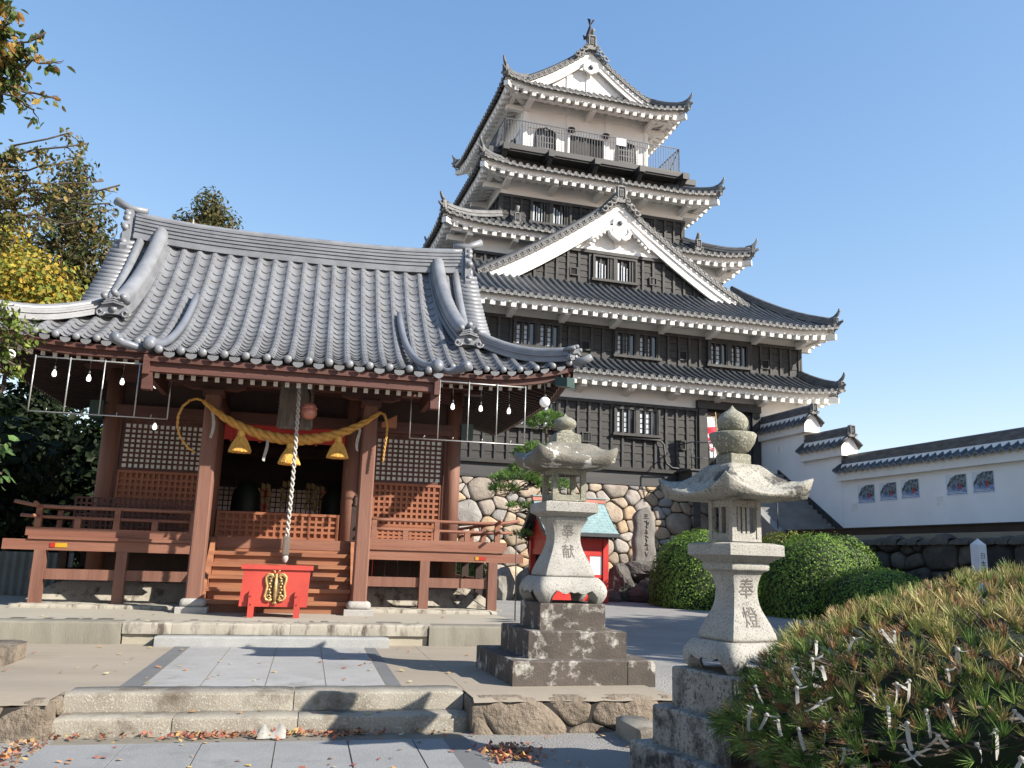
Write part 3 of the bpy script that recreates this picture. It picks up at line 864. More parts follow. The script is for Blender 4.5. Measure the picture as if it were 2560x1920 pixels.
def loophole(par, x, z, y, s=.15):
    f = MB()
    f.box(x - s - .05, x + s + .05, y - .10, y - .05, z - s - .05, z - s)
    f.box(x - s - .05, x + s + .05, y - .10, y - .05, z + s, z + s + .05)
    f.box(x - s - .05, x - s, y - .10, y - .05, z - s, z + s)
    f.box(x + s, x + s + .05, y - .10, y - .05, z - s, z + s)
    o = f.build('loophole', 'black_frame', par)
    d = MB(); d.box(x - s, x + s, y - .062, y - .055, z - s, z + s); d.build('opening', 'void_shade', o)

CX = 4.0
# walls
K2, KE2, KU = 1.0341, 1.0229, 1.0612
for k_, b_ in ((1.0, (-4.2, 12.2, 0, 15, 4.5, 9.0)), (K2, (-3.28, 12.2, 0, 15, 8.9, 11.6)), (KU, (-2.2, 10.2, 3.0, 13.8, 11.8, 15.9)), (KU, (-.48, 8.52, 3.5, 13, 15.5, 18.8)), (KU, (.75, 7.2, 4.5, 11.6, 18.8, 23.4))):
    XK[0] = k_
    w_ = MB(); w_.box(*b_); w_.build('plaster_wall', 'plaster', K)
XK[0] = 1.0
# boarding of the four lower storeys
def boards(k, *rows):
    XK[0] = k
    c = MB()
    for r in rows: clad(c, *r[:5], **r[5])
    c.build('black_boarding', ['black_board', 'black_frame'], K)
    XK[0] = 1.0
def LP(x): return lambda u, z, o: (x - o, u, z)
def RPt(x): return lambda u, z, o: (x + o, u, z)
boards(1.0, (-4.2, 7.22, 5.2, 7.72, FP(0), dict(seed=1)), (0, 15, 5.2, 7.72, LP(-4.2), dict(bsp=.6, seed=5)))
boards(K2, (-3.28, 12.2, 9.55, 10.78, FP(0), dict(bh=.31, seed=2)), (0, 15, 9.55, 10.78, LP(-3.28), dict(bsp=.6, seed=5)), (0, 15, 9.55, 10.78, RPt(12.2), dict(bsp=.6, seed=6)))
boards(KU, (-2.2, 10.2, 13.2, 14.42, FP(3.0), dict(seed=3)), (3, 13.8, 13.2, 14.42, LP(-2.2), dict(bsp=.6, seed=5)))
boards(KU, (-.48, 8.52, 16.3, 17.45, FP(3.5), dict(bh=.29, seed=4)), (3.5, 13, 16.3, 17.45, LP(-.48), dict(bsp=.6, seed=5)), (3.5, 13, 16.3, 17.45, RPt(8.52), dict(bsp=.6, seed=6)))
b = MB()
b.box(-4.3, 7.6, -.10, .3, 4.52, 5.06)
b.box(-4.32, 7.62, -.22, .3, 5.06, 5.20, 1)
b.build('sill_beam', ['black_beam', 'black_board'], K)
# door
d = MB()
d.box(7.16, 10.12, -.20, -.005, 7.82, 8.16)
d.box(7.24, 7.62, -.15, -.005, 5.15, 7.82)
d.box(9.72, 10.02, -.15, -.005, 5.15, 7.82)
d.box(10.02, 10.10, -.12, -.005, 5.15, 7.82)
od = d.build('door_frame', 'black_frame', K)
d = MB(); d.box(7.62, 9.72, -.012, -.006, 5.15, 7.82); d.build('doorway', 'void_shade', od)
d = MB()
for k in range(4): d.box(9.0 + k * .18, 9.17 + k * .18, -.06, -.02, 5.15, 7.7)
d.build('door_leaf', 'black_board', od)
d = MB(); d.box(7.7, 8.5, -.04, -.02, 7.0, 7.7); d.build('door_leaf', 'brown_beam', od)

XK[0] = K2
for (a, bb) in ((-.70, 1.12), (3.57, 5.40), (7.78, 9.58)): double_window(K, a, bb, 9.74, 10.64, 0, 'grid', int(a * 10))
for x, z in ((2.25, 9.98), (6.55, 9.98), (10.45, 9.98), (-2.3, 9.98)): loophole(K, x, z, 0)
XK[0] = 1.0
for (a, bb) in ((-.70, 1.12), (3.57, 5.40)): double_window(K, a, bb, 6.56, 7.52, 0, 'grid', int(a * 10) + 3)
XK[0] = KU
double_window(K, .95, 2.75, 16.42, 17.36, 3.5, 'bars', 4)
double_window(K, 5.15, 6.95, 16.42, 17.36, 3.5, 'bars', 5)
XK[0] = 1.0
for x, z in ((2.35, 6.3), (6.45, 6.25)): loophole(K, x, z, 0)

# tiers of roofs
skirt_roof(K, 'roof', -5.0, 13.45, -1.08, 16.2, 8.70, -3.28, 12.2, 0, 15, 9.52, .20, wall=(-4.2, 12.2, 0, 15), ke=1.0, ki=K2, kw=1.0, rise=.25)
skirt_roof(K, 'roof', -5.0, 13.45, -1.08, 16.2, 11.45, -2.2, 10.2, 2.05, 13.8, 13.72, .24, wall=(-3.28, 12.2, 0, 15), ke=KE2, ki=KU, kw=K2, nt=8, rise=.22)
skirt_roof(K, 'roof', -3.40, 11.40, 1.98, 15.0, 15.45, -.48, 8.52, 3.5, 13, 16.38, .32, wall=(-2.2, 10.2, 3.0, 13.8), ke=KU, ki=KU, kw=KU, rise=.3)
skirt_roof(K, 'roof', -1.80, 9.80, 2.12, 14.4, 18.35, .1, 7.9, 4.1, 12.2, 19.32, .26, wall=(-.48, 8.52, 3.5, 13), ke=KU, ki=KU, kw=KU, rise=.3)
XK[0] = KU

# balcony under the top storey
b = MB()
b.box(.0, 8.0, 4.0, 12.1, 18.6, 19.62)
b.box(-.62, 8.72, 3.32, 12.8, 19.62, 19.74)
b.box(-.70, 8.80, 3.26, 3.42, 19.70, 19.95, 1)
b.box(-.70, -.58, 3.421, 12.8, 19.70, 19.949, 1)
b.box(8.68, 8.80, 3.421, 12.8, 19.70, 19.949, 1)
for x in (-.45, 1.7, 3.95, 6.2, 8.45):
    bb_ = MB()
    bb_.box(x - .14, x + .14, 2.98, 4.2, 19.50, 19.80, 1)
    bb_.bar((x, 3.15, 19.52), (x, 4.1, 18.9), .2, .16, mi=0)
    bb_.build('balcony_beam', ['black_frame', 'black_beam'], K)
b.box(8.3, 9.25, 3.45, 3.75, 19.48, 19.76, 1); b.box(-1.15, -.3, 3.45, 3.75, 19.48, 19.76, 1)
ob = b.build('balcony', ['black_frame', 'black_beam'], K)
b = MB()
b.box(-.5, 8.6, 3.45, 4.6, 19.80, 19.90); b.build('balcony_floor', 'deck_wood', ob)
r = MB()
def rail(mb, a, c, n, z0, z1, t=.012):
    a, c = Vector(a), Vector(c)
    for z in (z0 + .08, z1): mb.bar(a + Vector((0, 0, z)), c + Vector((0, 0, z)), .035, .035)
    for i in range(n + 1):
        p = lerp(a, c, i / n)
        tt = .02 if i in (0, n) else t
        mb.box(p.x - tt, p.x + tt, p.y - tt, p.y + tt, z0, z1)
rail(r, (-.42, 3.46, 0), (8.35, 3.46, 0), 64, 19.95, 21.24)
rail(r, (-.42, 3.46, 0), (-.42, 12.4, 0), 64, 19.95, 21.24)
rail(r, (8.35, 3.46, 0), (8.35, 12.4, 0), 64, 19.95, 21.24)
r.bar((8.35, 3.5, 21.2), (8.35, 5.2, 19.97), .03, .03)
r.build('railing', 'rail_iron', ob)
r = MB(); r.box(5.05, 5.55, 3.40, 3.43, 20.85, 21.22); 
r.build('railing_notice', 'sign_white', ob)

# top storey details
n_ = MB()
for z0, z1, o in ((21.55, 21.78, .05), (22.55, 22.72, .05)): n_.box(.70, 7.25, 4.5 - o, 4.5, z0, z1)
for x in (.75, 2.90, 4.92, 7.0): n_.box(x, x + .20, 4.46, 4.5, 19.9, 22.9)
for y in (4.6, 6.0, 8.2, 11.2): n_.box(.70, .75, y, y + .2, 19.9, 22.9)
n_.box(.69, .75, 4.6, 11.5, 21.55, 21.78)
n_.build('wall_timbers', 'plaster', K)
def bell_window(par, P, w=.50, h0=0.0, h1=1.55):
    """bell-shaped window with a toothed black frame"""
    m = MB()
    prof = [(-w * 1.02, h0), (-w * 1.0, h0 + .5), (-w * .97, h0 + 1.0), (-w * .92, h0 + 1.38), (-w * .70, h0 + 1.50), (-w * .25, h0 + 1.53), (0, h1 + .06), (w * .25, h0 + 1.53), (w * .70, h0 + 1.50), (w * .92, h0 + 1.38), (w * .97, h0 + 1.0), (w * 1.0, h0 + .5), (w * 1.02, h0)]
    n = len(prof)
    vs = [P(x, z, .02) for x, z in prof]
    m.add(vs, [tuple(range(n))])
    o = m.build('bell_window', 'void_shade', par)
    f = MB()
    f.tube([P(x, z, .05) for x, z in prof], .045, 6, smooth=False)
    for i in range(9):
        z = h0 + .06 + i * .145
        ww = w * (1.02 - .08 * (i / 8) ** 2)
        for sx in (-1, 1):
            c_ = P(sx * (ww + .035), z, .04)
            f.add([P(sx * ww, z - .045, .06), P(sx * (ww + .09), z, .06), P(sx * ww, z + .045, .06)], [(0, 1, 2)])
    f.build('window_frame', 'black_frame', o)
    g_ = MB()
    for i in range(7):
        x = lerp(-w * .78, w * .78, i / 6)
        g_.add([P(x - .028, h0, .06), P(x + .028, h0, .06), P(x + .028, h0 + 1.46 - .1 * abs(x) / w, .06), P(x - .028, h0 + 1.46 - .1 * abs(x) / w, .06)], [(0, 1, 2, 3)])
    for k in range(4): 
        z = h0 + .25 + k * .3
        g_.add([P(-w * .85, z, .055), P(w * .85, z, .055), P(w * .85, z + .04, .055), P(-w * .85, z + .04, .055)], [(0, 1, 2, 3)])
    g_.build('window_bars', 'castle_ridge', o)
for x in (1.86, 6.02): bell_window(K, lambda u, z, o, x=x: (x + u, 4.5 - o, 20.05 + z))
for y in (6.2, 9.6): bell_window(K, lambda u, z, o, y=y: (.75 - o, y - u, 20.05 + z))
d = MB(); d.box(3.10, 4.86, 4.47, 4.49, 19.95, 21.55); od = d.build('top_doorway', 'void_shade', K)
d = MB()
for k in range(7): d.box(3.12 + k * .14, 3.24 + k * .14, 4.42, 4.46, 19.95, 21.53)
d.build('door_leaf', 'black_board', od)
d = MB()
for x in (3.02, 4.88): d.box(x - .05, x + .05, 4.40, 4.49, 19.95, 21.58)
d.box(2.97, 4.93, 4.40, 4.488, 21.5, 21.6)
d.build('door_frame', 'plaster', od)
for x in (3.12, 4.90):
    d = MB(); d.lathe([(.02, 0), (.15, .02), (.20, .10), (.17, .2), (.05, .24)], 10, (x, 4.36, 21.62)); d.build('gourd_ornament', 'dark_wood', K)

# ---------------- gables
def gable(par, cx, half, zb, za, y0, y1, yw, barge_w, sag=.22, tiles=True, wall_top_white=None, plate=.5, pend=True, depth_rows=True):
    """gable roof running back from y0 to y1: bargeboards at y0, wall at yw"""
    def zz(s): return za - (za - zb) * (s + sag * 4 * s * (1 - s) * .25)
    surf, ends, brd = MB(), MB(), MB()
    ns = 16
    ny = max(2, int(round((y1 - y0) / TSP)))
    for sg in (-1, 1):
        cols = []
        for i in range(ny):
            c0 = y0 + (i + .5) * (y1 - y0) / ny
            for dx, h in PROFILE: cols.append((c0 + dx, h))
        cols.append((y1, 0)); cols[0] = (y0, 0)
        surf.grid([[(cx + sg * half * k / ns, y, zz(k / ns) + h) for y, h in cols] for k in range(ns + 1)], 0, True)
        # verge: row of tile ends looking forward, a half-round tile behind each, and a verge ridge
        L = math.hypot(half, za - zb)
        nv = int(L / TSP)
        for i in range(nv):
            s = (i + .6) / nv
            p = Vector((cx + sg * half * s, y0 - .06, zz(s) + .0))
            eave_disc(ends, p, (0, -1, 0), .125)
            s2 = (i + 1.1) / nv
            if s2 < 1: 
                q = [Vector((cx + sg * half * lerp(s, s2, j / 3), y0 - .07, zz(lerp(s, s2, j / 3)) - .03 - .04 * sin(pi * j / 3))) for j in range(4)]
                ends.grid([q, [p_ - Vector((0, 0, .07)) for p_ in q]], 0)
        path = [Vector((cx + sg * half * k / ns, y0 + .28, zz(k / ns) + .05)) for k in range(1, ns + 1)]
        surf.sweep(path, .34, .16, 0, smooth=False)
        for zz_ in (.03, .10): ends.sweep([p + Vector((0, 0, zz_)) for p in path], .38, .024, 0)
        ends.sweep([p + Vector((0, 0, .155)) for p in path], .30, .02, 0)
        surf.tube([p + Vector((0, 0, .20)) for p in path], .10, 8)
        path2 = [Vector((cx + sg * half * k / ns, y0 + .02, zz(k / ns) + .02)) for k in range(1, ns + 1)]
        surf.tube(path2, .085, 8)
        # white bargeboard of two mouldings
        for off, ww, yy, th in ((.10, barge_w * .42, y0 + .02, .10), (.10 + barge_w * .42, barge_w * .58, y0 + .08, .10)):
            rows = []
            for k in range(ns + 1):
                s = k / ns
                x = cx + sg * half * s
                z = zz(s) - off
                rows.append([(x, yy, z), (x, yy, z - ww * (1.12 + .25 * s)), (x, yy + th, z - ww * (1.12 + .25 * s)), (x, yy + th, z)])
            brd.grid(rows, 0)
            brd.add(rows[-1], [(0, 1, 2, 3)])
        # boarded underside of the verge
        brd.grid([[(cx + sg * half * k / ns, y, zz(k / ns) - .12) for y in (y0 + .1, yw + .05)] for k in range(ns + 1)], 0)
    surf.build('gable_roof_tiles', 'castle_tile', par)
    ends.build('verge_tiles', 'castle_tile_pale', par)
    brd.build('bargeboard', 'plaster', par)
    return zz
# big lower gable
G1 = (4.05, 6.15, 12.72, 16.72)
zz1 = gable(K, *G1, .70, 4.2, 1.06, .62)
# its wall: white above, black boarding below
m = MB()
m.prism([(4.05 - 5.6, 12.6), (4.05 + 5.6, 12.6), (4.05, 16.5)], 1.06, 1.4)
m.build('gable_wall', 'plaster', K)
c = MB()
zl = lambda u: zz1(min(1, abs(u - 4.05) / 6.15)) - .62
clad(c, -.6, 8.7, 12.95, 14.32, FP(1.06), bh=.28, bsp=.49, seed=8, zfun=zl)
c.box(1.72, 6.38, 0.93, 1.06, 14.32, 14.46, 1)
c.build('gable_boarding', ['black_board', 'black_frame'], K)
double_window(K, 3.02, 4.88, 13.22, 14.18, 1.06, 'bars', 6)
for x in (2.1, 5.75): loophole(K, x, 13.42, 1.06, .13)
m = MB()
# triangular struts and post in the white field
m.box(3.95, 4.15, 0.99, 1.06, 14.46, 15.75)
for sg in (-1, 1): m.bar((4.05 + sg * .1, 1.02, 15.55), (4.05 + sg * 1.9, 1.02, 14.62), .10, .16, up=(0, 0, 1))
m.box(1.9, 6.2, 0.97, 1.06, 14.47, 14.62)
m.build('gable_timbers', 'plaster', K)
def pendant(par, x, y, z, s=1.0):
    """white carved gable pendant with curled wings"""
    m = MB()
    for sg in (-1, 1):
        q = [(x + sg * a * s, y, z + b * s) for a, b in ((0, -.55), (.22, -.50), (.42, -.36), (.50, -.16), (.42, .0), (.28, .02), (.22, -.10), (.30, -.18))]
        m.tube(q, [.14 * s, .13 * s, .12 * s, .11 * s, .09 * s, .07 * s, .06 * s, .05 * s], 7)
        q = [(x + sg * a * s, y, z + b * s) for a, b in ((.5, .02), (.75, -.16), (1.0, -.36), (1.25, -.58), (1.5, -.82))]
        m.tube(q, [.13 * s, .12 * s, .10 * s, .08 * s, .03 * s], 7)
        for k in range(6): m.lathe([(.01, -.05 * s), (.08 * s, -.03 * s), (.08 * s, .04 * s), (.01, .06 * s)], 7, (x + sg * (.6 + k * .16) * s, y, z + (-.14 - k * .16) * s), axis='y')
    m.prism([(x - .3 * s, z + .45 * s), (x + .3 * s, z + .45 * s), (x + .34 * s, z - .2 * s), (x, z - .62 * s), (x - .34 * s, z - .2 * s)], y - .05, y + .06)
    o = m.build('gable_pendant', 'plaster', par)
    b = MB(); b.lathe([(.12 * s, 0), (.12 * s, -.06), (.07 * s, -.10), (.01, -.12)], 6, (x, y - .05, z + .22 * s), axis='y', smooth=False)
    b.build('pendant_boss', 'castle_ridge', o)
pendant(K, 4.05, .72, 15.50, .95)

def main_ridge(par, x, y0, y1, z, h=.42, w=.34, crown=True):
    m = MB()
    m.box(x - w / 2 - .08, x + w / 2 + .08, y0, y1, z - .1, z + .10)
    for k in range(3): m.box(x - w / 2 + .02 * (k % 2), x + w / 2 - .02 * (k % 2), y0 + .02, y1 - .02, z + .10 + k * h / 3.6, z + .10 + (k + 1) * h / 3.6 - .01)
    m.tube([(x, y0, z + h + .0), (x, y1, z + h + .0)], .13, 8)
    for yy, d in ((y0, -1), (y1, 1)):
        ridge_end(m, Vector((x, yy, z + .02)), Vector((0, d, 0)), .50, .66)
        for sg in (-1, 1):      # finned cloud feet either side
            for j in range(3):
                c_ = Vector((x + sg * (.34 + .20 * j), yy + d * .08, z - .05 - .21 * j))
                m.tube([c_ + Vector((cos(a) * sg, 0, sin(a))) * (.06 + .018 * a) for a in [q * .75 for q in range(9)]], .05, 6, 1)
        horn_p = Vector((x, yy - d * .1, z + h + .28))
        m.tube([horn_p, horn_p + Vector((0, d * .32, .22))], .09, 8, 1)
    m.build('main_ridge', ['castle_ridge', 'castle_tile_pale'], par)
main_ridge(K, 4.05, .64, 4.2, 16.72)

# ---------------- top roof: hipped skirt with a gable facing forward
TR = (-.62, 8.66, 3.02, 13.2)
skirt_roof(K, 'roof', *TR, 22.90, .95, 7.05, 4.62, 11.6, 24.05, .34, wall=(.75, 7.2, 4.5, 11.6), ke=KU, ki=KU, kw=KU, rise=.38, brk=40)
XK[0] = KU
zz5 = gable(K, 4.02, 3.15, 23.92, 26.15, 4.25, 12.0, 4.56, .46, sag=.25)
m = MB()
m.prism([(4.02 - 2.95, 23.85), (4.02 + 2.95, 23.85), (4.02, 26.0)], 4.56, 5.2)
m.box(3.92, 4.12, 4.50, 4.56, 23.9, 25.6)
m.box(2.9, 3.75, 4.51, 4.56, 24.0, 24.75)
m.build('gable_wall', 'plaster', K)
m = MB()
m.prism([(3.72, 25.42), (4.32, 25.42), (4.40, 25.2), (4.40, 24.98), (4.25, 24.90), (4.02, 24.78), (3.79, 24.90), (3.64, 24.98), (3.64, 25.2)], 4.16, 4.30)
o = m.build('gable_pendant', 'plaster', K)
m = MB(); m.lathe([(.13, 0), (.12, -.06), (.06, -.10), (.01, -.11)], 6, (4.02, 4.16, 25.12), axis='y', smooth=False); m.build('pendant_boss', 'castle_ridge', o)
main_ridge(K, 4.02, 4.15, 12.1, 26.15)
def roof_fish(par, x, y, z, d):
    """fish with its tail in the air"""
    m = MB()
    q = [(0, .30 * d, 0.0), (0, .18 * d, .10), (0, .0, .20), (0, -.16 * d, .40), (0, -.14 * d, .62), (0, .02 * d, .82), (0, .14 * d, 1.0)]
    m.tube([(x + a, y + b, z + c) for a, b, c in q], [.10, .17, .18, .15, .11, .07, .03], 8)
    for sg in (-1, 1):
        m.add([(x, y + .05 * d, z + .86), (x + sg * .20, y + .18 * d, z + 1.22), (x + sg * .05, y + .26 * d, z + 1.15), (x, y + .12 * d, z + .98)], [(0, 1, 2, 3)])
        m.add([(x + sg * .12, y + .1 * d, z + .22), (x + sg * .34, y - .04 * d, z + .42), (x + sg * .26, y - .1 * d, z + .16)], [(0, 1, 2)])
    m.add([(x, y - .20 * d, z + .2), (x, y - .42 * d, z + .42), (x, y - .36 * d, z + .56), (x, y - .36 * d, z + .72), (x, y - .2 * d, z + .74)], [(0, 1, 2, 3, 4)])
    m.build('roof_fish', 'dark_wood', par)
roof_fish(K, 4.02, 4.45, 26.62, -1)
roof_fish(K, 4.02, 11.8, 26.62, 1)
# small ornament ridges on the third roof
for x in (.05, 8.9):
    m = MB()
    ridge_end(m, Vector((x, 2.75, 15.95)), Vector((0, -1, 0)), .30, .46)
    m.sweep([(x, 2.8, 15.95), (x, 3.4, 16.3)], .24, .3)
    m.tube([(x, 2.85, 16.35), (x, 2.6, 16.68)], .09, 8, 1)
    m.build('ridge_ornament', ['castle_ridge', 'castle_tile_pale'], K)
XK[0] = 1.0
# cable on the lower boarding
m = MB()
m.tube([(4.0, -.10, 6.36), (5.45, -.16, 6.36), (5.62, -.18, 6.2), (5.68, -.18, 5.6), (5.72, -.2, 5.45), (5.95, -.24, 5.28), (7.5, -.24, 5.22)], .045, 7)
m.build('cable', 'thin_black', K)

# ------------------------------------------------------------------ stone base of the keep
STC = [(0.42, 0.33, 0.24), (0.38, 0.31, 0.235), (0.35, 0.30, 0.25), (0.46, 0.375, 0.28), (0.30, 0.26, 0.22), (0.45, 0.33, 0.215), (0.37, 0.33, 0.295), (0.27, 0.255, 0.24)]
m = MB()
def batter(v): return -1.0 + 0.92 * ((v - .3) / 4.2)
cells = stone_cells(-7.0, 8.6, 0.15, 4.5, 300, 0.13, 0.66, 3, 1.15)
stone_face(m, cells, lambda u, v, h: (u, batter(v) - h, v), 0.016, 0.11, STC, 3)
m.add([(-7, batter(.1) + .06, .1), (12.3, batter(.1) + .06, .1), (12.3, batter(4.5) + .06, 4.5), (-7, batter(4.5) + .06, 4.5), (-7, 1, 4.5), (12.3, 1, 4.5)], [(0, 1, 2, 3), (3, 2, 5, 4)], 1)
tag(m.build('stone_wall', ['wall_stone', 'gap_dark'], None, (*CO, 0), R(CR)), 'battered wall of fitted tan boulders carrying the castle keep', 'stone wall')
# ------------------------------------------------------------------ terrace, stairs and white wall on the right (castle grid)
CL = (*CO, 0)
t = MB()
t.box(7.45, 40, -40, -.95, 0.0, 2.56)
t.box(10.1, 40, -.95, 0.2, 0.0, 2.56)
struct(t.build('upper_terrace', 'court_earth', None, CL, R(CR)))
m = MB()
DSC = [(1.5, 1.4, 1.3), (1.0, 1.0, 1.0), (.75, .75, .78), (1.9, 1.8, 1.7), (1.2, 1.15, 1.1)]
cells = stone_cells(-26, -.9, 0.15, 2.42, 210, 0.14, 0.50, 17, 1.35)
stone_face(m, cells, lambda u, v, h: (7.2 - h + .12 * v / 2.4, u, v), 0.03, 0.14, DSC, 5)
m.add([(7.27, -26, 0), (7.38, -26, 2.38), (7.38, -.9, 2.38), (7.27, -.9, 0)], [(0, 1, 2, 3)], 1)
# capping stones with uneven tops
rnd = random.Random(9)
y = -26.0
while y < -1.2:
    l = rnd.uniform(.35, .85)
    h = rnd.uniform(.16, .30)
    q = []
    for k in range(7):
        a = pi * k / 6
        q.append([(7.36 - .30 * cos(a) * .8, lerp(y + .015, y + l - .015, j / 4), 2.24 + h * (sin(a) ** .6) * (1 - .35 * abs(j / 2 - 1) ** 3) + .02 * hnoise(j, k, y)) for j in range(5)])
    m.grid(q, 0, True, (1.6, 1.5, 1.35))
    y += l
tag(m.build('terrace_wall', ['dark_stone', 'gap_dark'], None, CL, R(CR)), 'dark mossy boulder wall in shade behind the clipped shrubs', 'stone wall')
m = MB()
m.box(7.62, 7.74, -26, -5.3, 2.50, 2.76)
for i in range(60): m.box(7.55, 7.78, -26 + i * .345, -26 + i * .345 + .33, 2.762, 2.79, 1)
tag(m.build('edge_board', ['dark_wood', 'black_frame'], None, CL, R(CR)), 'low dark board kerb running along the terrace edge below the white wall', 'kerb')

ST = thing('stone_stairway', 'grey stone stairs climbing to the black castle door beside the white wall', 'stairs', from_frame(CO, CR, (8.7, -5, 0)), R(CR))
def sl(x, y): return x - 8.7, y + 5
s = MB()
n = 14
for i in range(n):
    y0, y1 = lerp(-5.0, -1.45, i / n), -1.4
    z1 = lerp(2.56, 5.12, (i + 1) / n)
    s.box(7.62 - 8.7, 10.12 - 8.7, y0 + 5, y1 + 5 - .001 * i, 2.0, z1)
s.build('steps', 'stair_stone', ST)
s = MB()
s.add([sl(7.3, -5.2) + (2.56,), sl(7.3, -1.4) + (2.56,), sl(7.3, -1.4) + (5.2,), sl(7.3, -5.2) + (2.78,), sl(7.60, -5.2) + (2.56,), sl(7.60, -1.4) + (2.56,), sl(7.60, -1.4) + (5.2,), sl(7.60, -5.2) + (2.78,)], [(0, 1, 2, 3), (4, 7, 6, 5), (3, 2, 6, 7), (0, 3, 7, 4), (1, 5, 6, 2)])
s.build('stringer', 'stair_stone', ST)
s = MB()
s.add([sl(10.06, -5.35) + (2.80,), sl(10.06, -1.3) + (5.35,), sl(10.06, -1.3) + (5.1,), sl(10.06, -5.35) + (2.55,), sl(10.13, -5.35) + (2.80,), sl(10.13, -1.3) + (5.35,), sl(10.13, -1.3) + (5.1,), sl(10.13, -5.35) + (2.55,)], [(0, 1, 2, 3), (4, 7, 6, 5), (0, 4, 5, 1)])
s.build('skirting', 'black_frame', ST)
s = MB()
s.box(6.2 - 8.7, 10.1 - 8.7, -1.39 + 5, -.24 + 5, 4.62, 5.10)
s.box(6.1 - 8.7, 10.1 - 8.7, -1.46 + 5, -.24 + 5, 5.10, 5.16)
for x in (6.5, 7.6): s.box(x - 8.8, x - 8.6, 3.7, 3.9, 2.5, 4.62)
s.bar((7.35 - 8.7, 3.62, 4.85), (7.35 - 8.7, 1.6, 3.5), .10, .35)
s.build('landing', 'black_beam', ST)
s = MB()
zr = 6.2
for x in (6.2, 7.15): s.tube([(x - 8.7, 3.62, 5.16), (x - 8.7, 3.62, zr)], .025, 6)
s.tube([(6.2 - 8.7, 3.62, zr), (7.2 - 8.7, 3.62, zr + .04), (7.45 - 8.7, 3.5, zr), (7.45 - 8.7, -.1, zr - 2.45)], .028, 6)
s.tube([(6.2 - 8.7, 3.62, 5.6), (7.2 - 8.7, 3.62, 5.6)], .02, 6)
s.tube([(6.2 - 8.7, 3.62, zr), (6.2 - 8.7, 4.7, zr)], .025, 6)
for k in range(3): s.tube([(7.45 - 8.7, -.1 + k * 1.2, 2.8 + k * .85), (7.45 - 8.7, -.1 + k * 1.2, zr - 2.45 + k * .83)], .02, 6)
s.build('handrail', 'rail_iron', ST)

def wave_roof(par, y0, y1, x, ze, zr, half=.36, sp=.30):
    """small two sided tile roof on a wall running along y"""
    n = max(2, int(round((y1 - y0) / sp)))
    sp = (y1 - y0) / n
    t, e = MB(), MB()
    for sg in (-1, 1):
        cols = []
        for i in range(n * 6 + 1):
            y = y0 + (y1 - y0) * i / (n * 6)
            ph = 2 * pi * (y - y0) / sp
            cols.append((y, .045 * (cos(ph) + .3 * cos(2 * ph))))
        P = [[(x + sg * half * (1 - k / 3), y, lerp(ze, zr, k / 3) + h * (1 - .15 * k)) for y, h in cols] for k in range(4)]
        t.grid(P, 0, True)
        e.grid([[(p[0] - sg * .0, p[1], p[2] + .004) for p in P[0]], [(p[0] + sg * .01, p[1], p[2] - .055) for p in P[0]]], 0)
    for sg in (-1, 1):
        for yy in (y0, y1):
            d = -1 if yy == y0 else 1
            t.tube([(x + sg * half, yy + d * .02, ze + .03), (x, yy + d * .02, zr + .03)], .07, 7)
    t.build('roof_tiles', 'castle_tile', par)
    e.build('eave_tiles', 'castle_tile_pale', par)
    r = MB()
    r.box(x - .14, x + .14, y0 + .02, y1 - .02, zr - .03, zr + .11)
    r.box(x - .11, x + .11, y0 + .03, y1 - .03, zr + .11, zr + .21)
    r.tube([(x, y0, zr + .21), (x, y1, zr + .21)], .10, 8)
    ridge_end(r, Vector((x, y0 - .03, zr - .02)), Vector((0, -1, 0)), .26, .36)
    eave_disc(r, Vector((x, y0 - .08, zr + .02)), (0, -1, 0), .13, 1)
    r.build('ridge', ['castle_ridge', 'castle_tile_pale'], par)
WL = thing('white_parapet_wall', 'white plastered wall with tiled coping stepping down from the castle along the terrace', 'wall', from_frame(CO, CR, (10.3, -5, 2.5)), R(CR))
def wseg(y0, y1, zb, zband, ze, zr, over=.0):
    m = MB()
    o = (10.3, -5, 2.5)
    m.box(-.15, .15, y0 + 5, y1 + 5, zb - 2.5, zband - 2.5)
    m.build('wall_body', 'wall_plaster', WL)
    m = MB()
    m.box(-.34, .34, y0 + 5 - over, y1 + 5 + .02, zband - 2.5, ze - 2.5)
    # gable shaped cap end
    m.prism([(-.335, ze - 2.5), (.335, ze - 2.5), (.05, zr - 2.52), (-.05, zr - 2.52)], y0 + 5 - over, y1 + 5)
    m.build('coping_band', 'plaster', WL)
    wave_roof(WL, y0 + 5 - over - .06, y1 + 5 + .02, 0, ze - 2.47, zr - 2.62, .46)
wseg(-2.95, .0, 3.0, 6.62, 6.92, 7.52, .35)
wseg(-5.08, -2.96, 2.6, 5.50, 5.82, 6.38, .30)
wseg(-32, -5.09, 2.94, 4.60, 4.90, 5.36, 0)
m = MB(); m.box(-.19, .19, -27, -.095, .0, .44); m.build('plinth', 'dark_wood', WL)
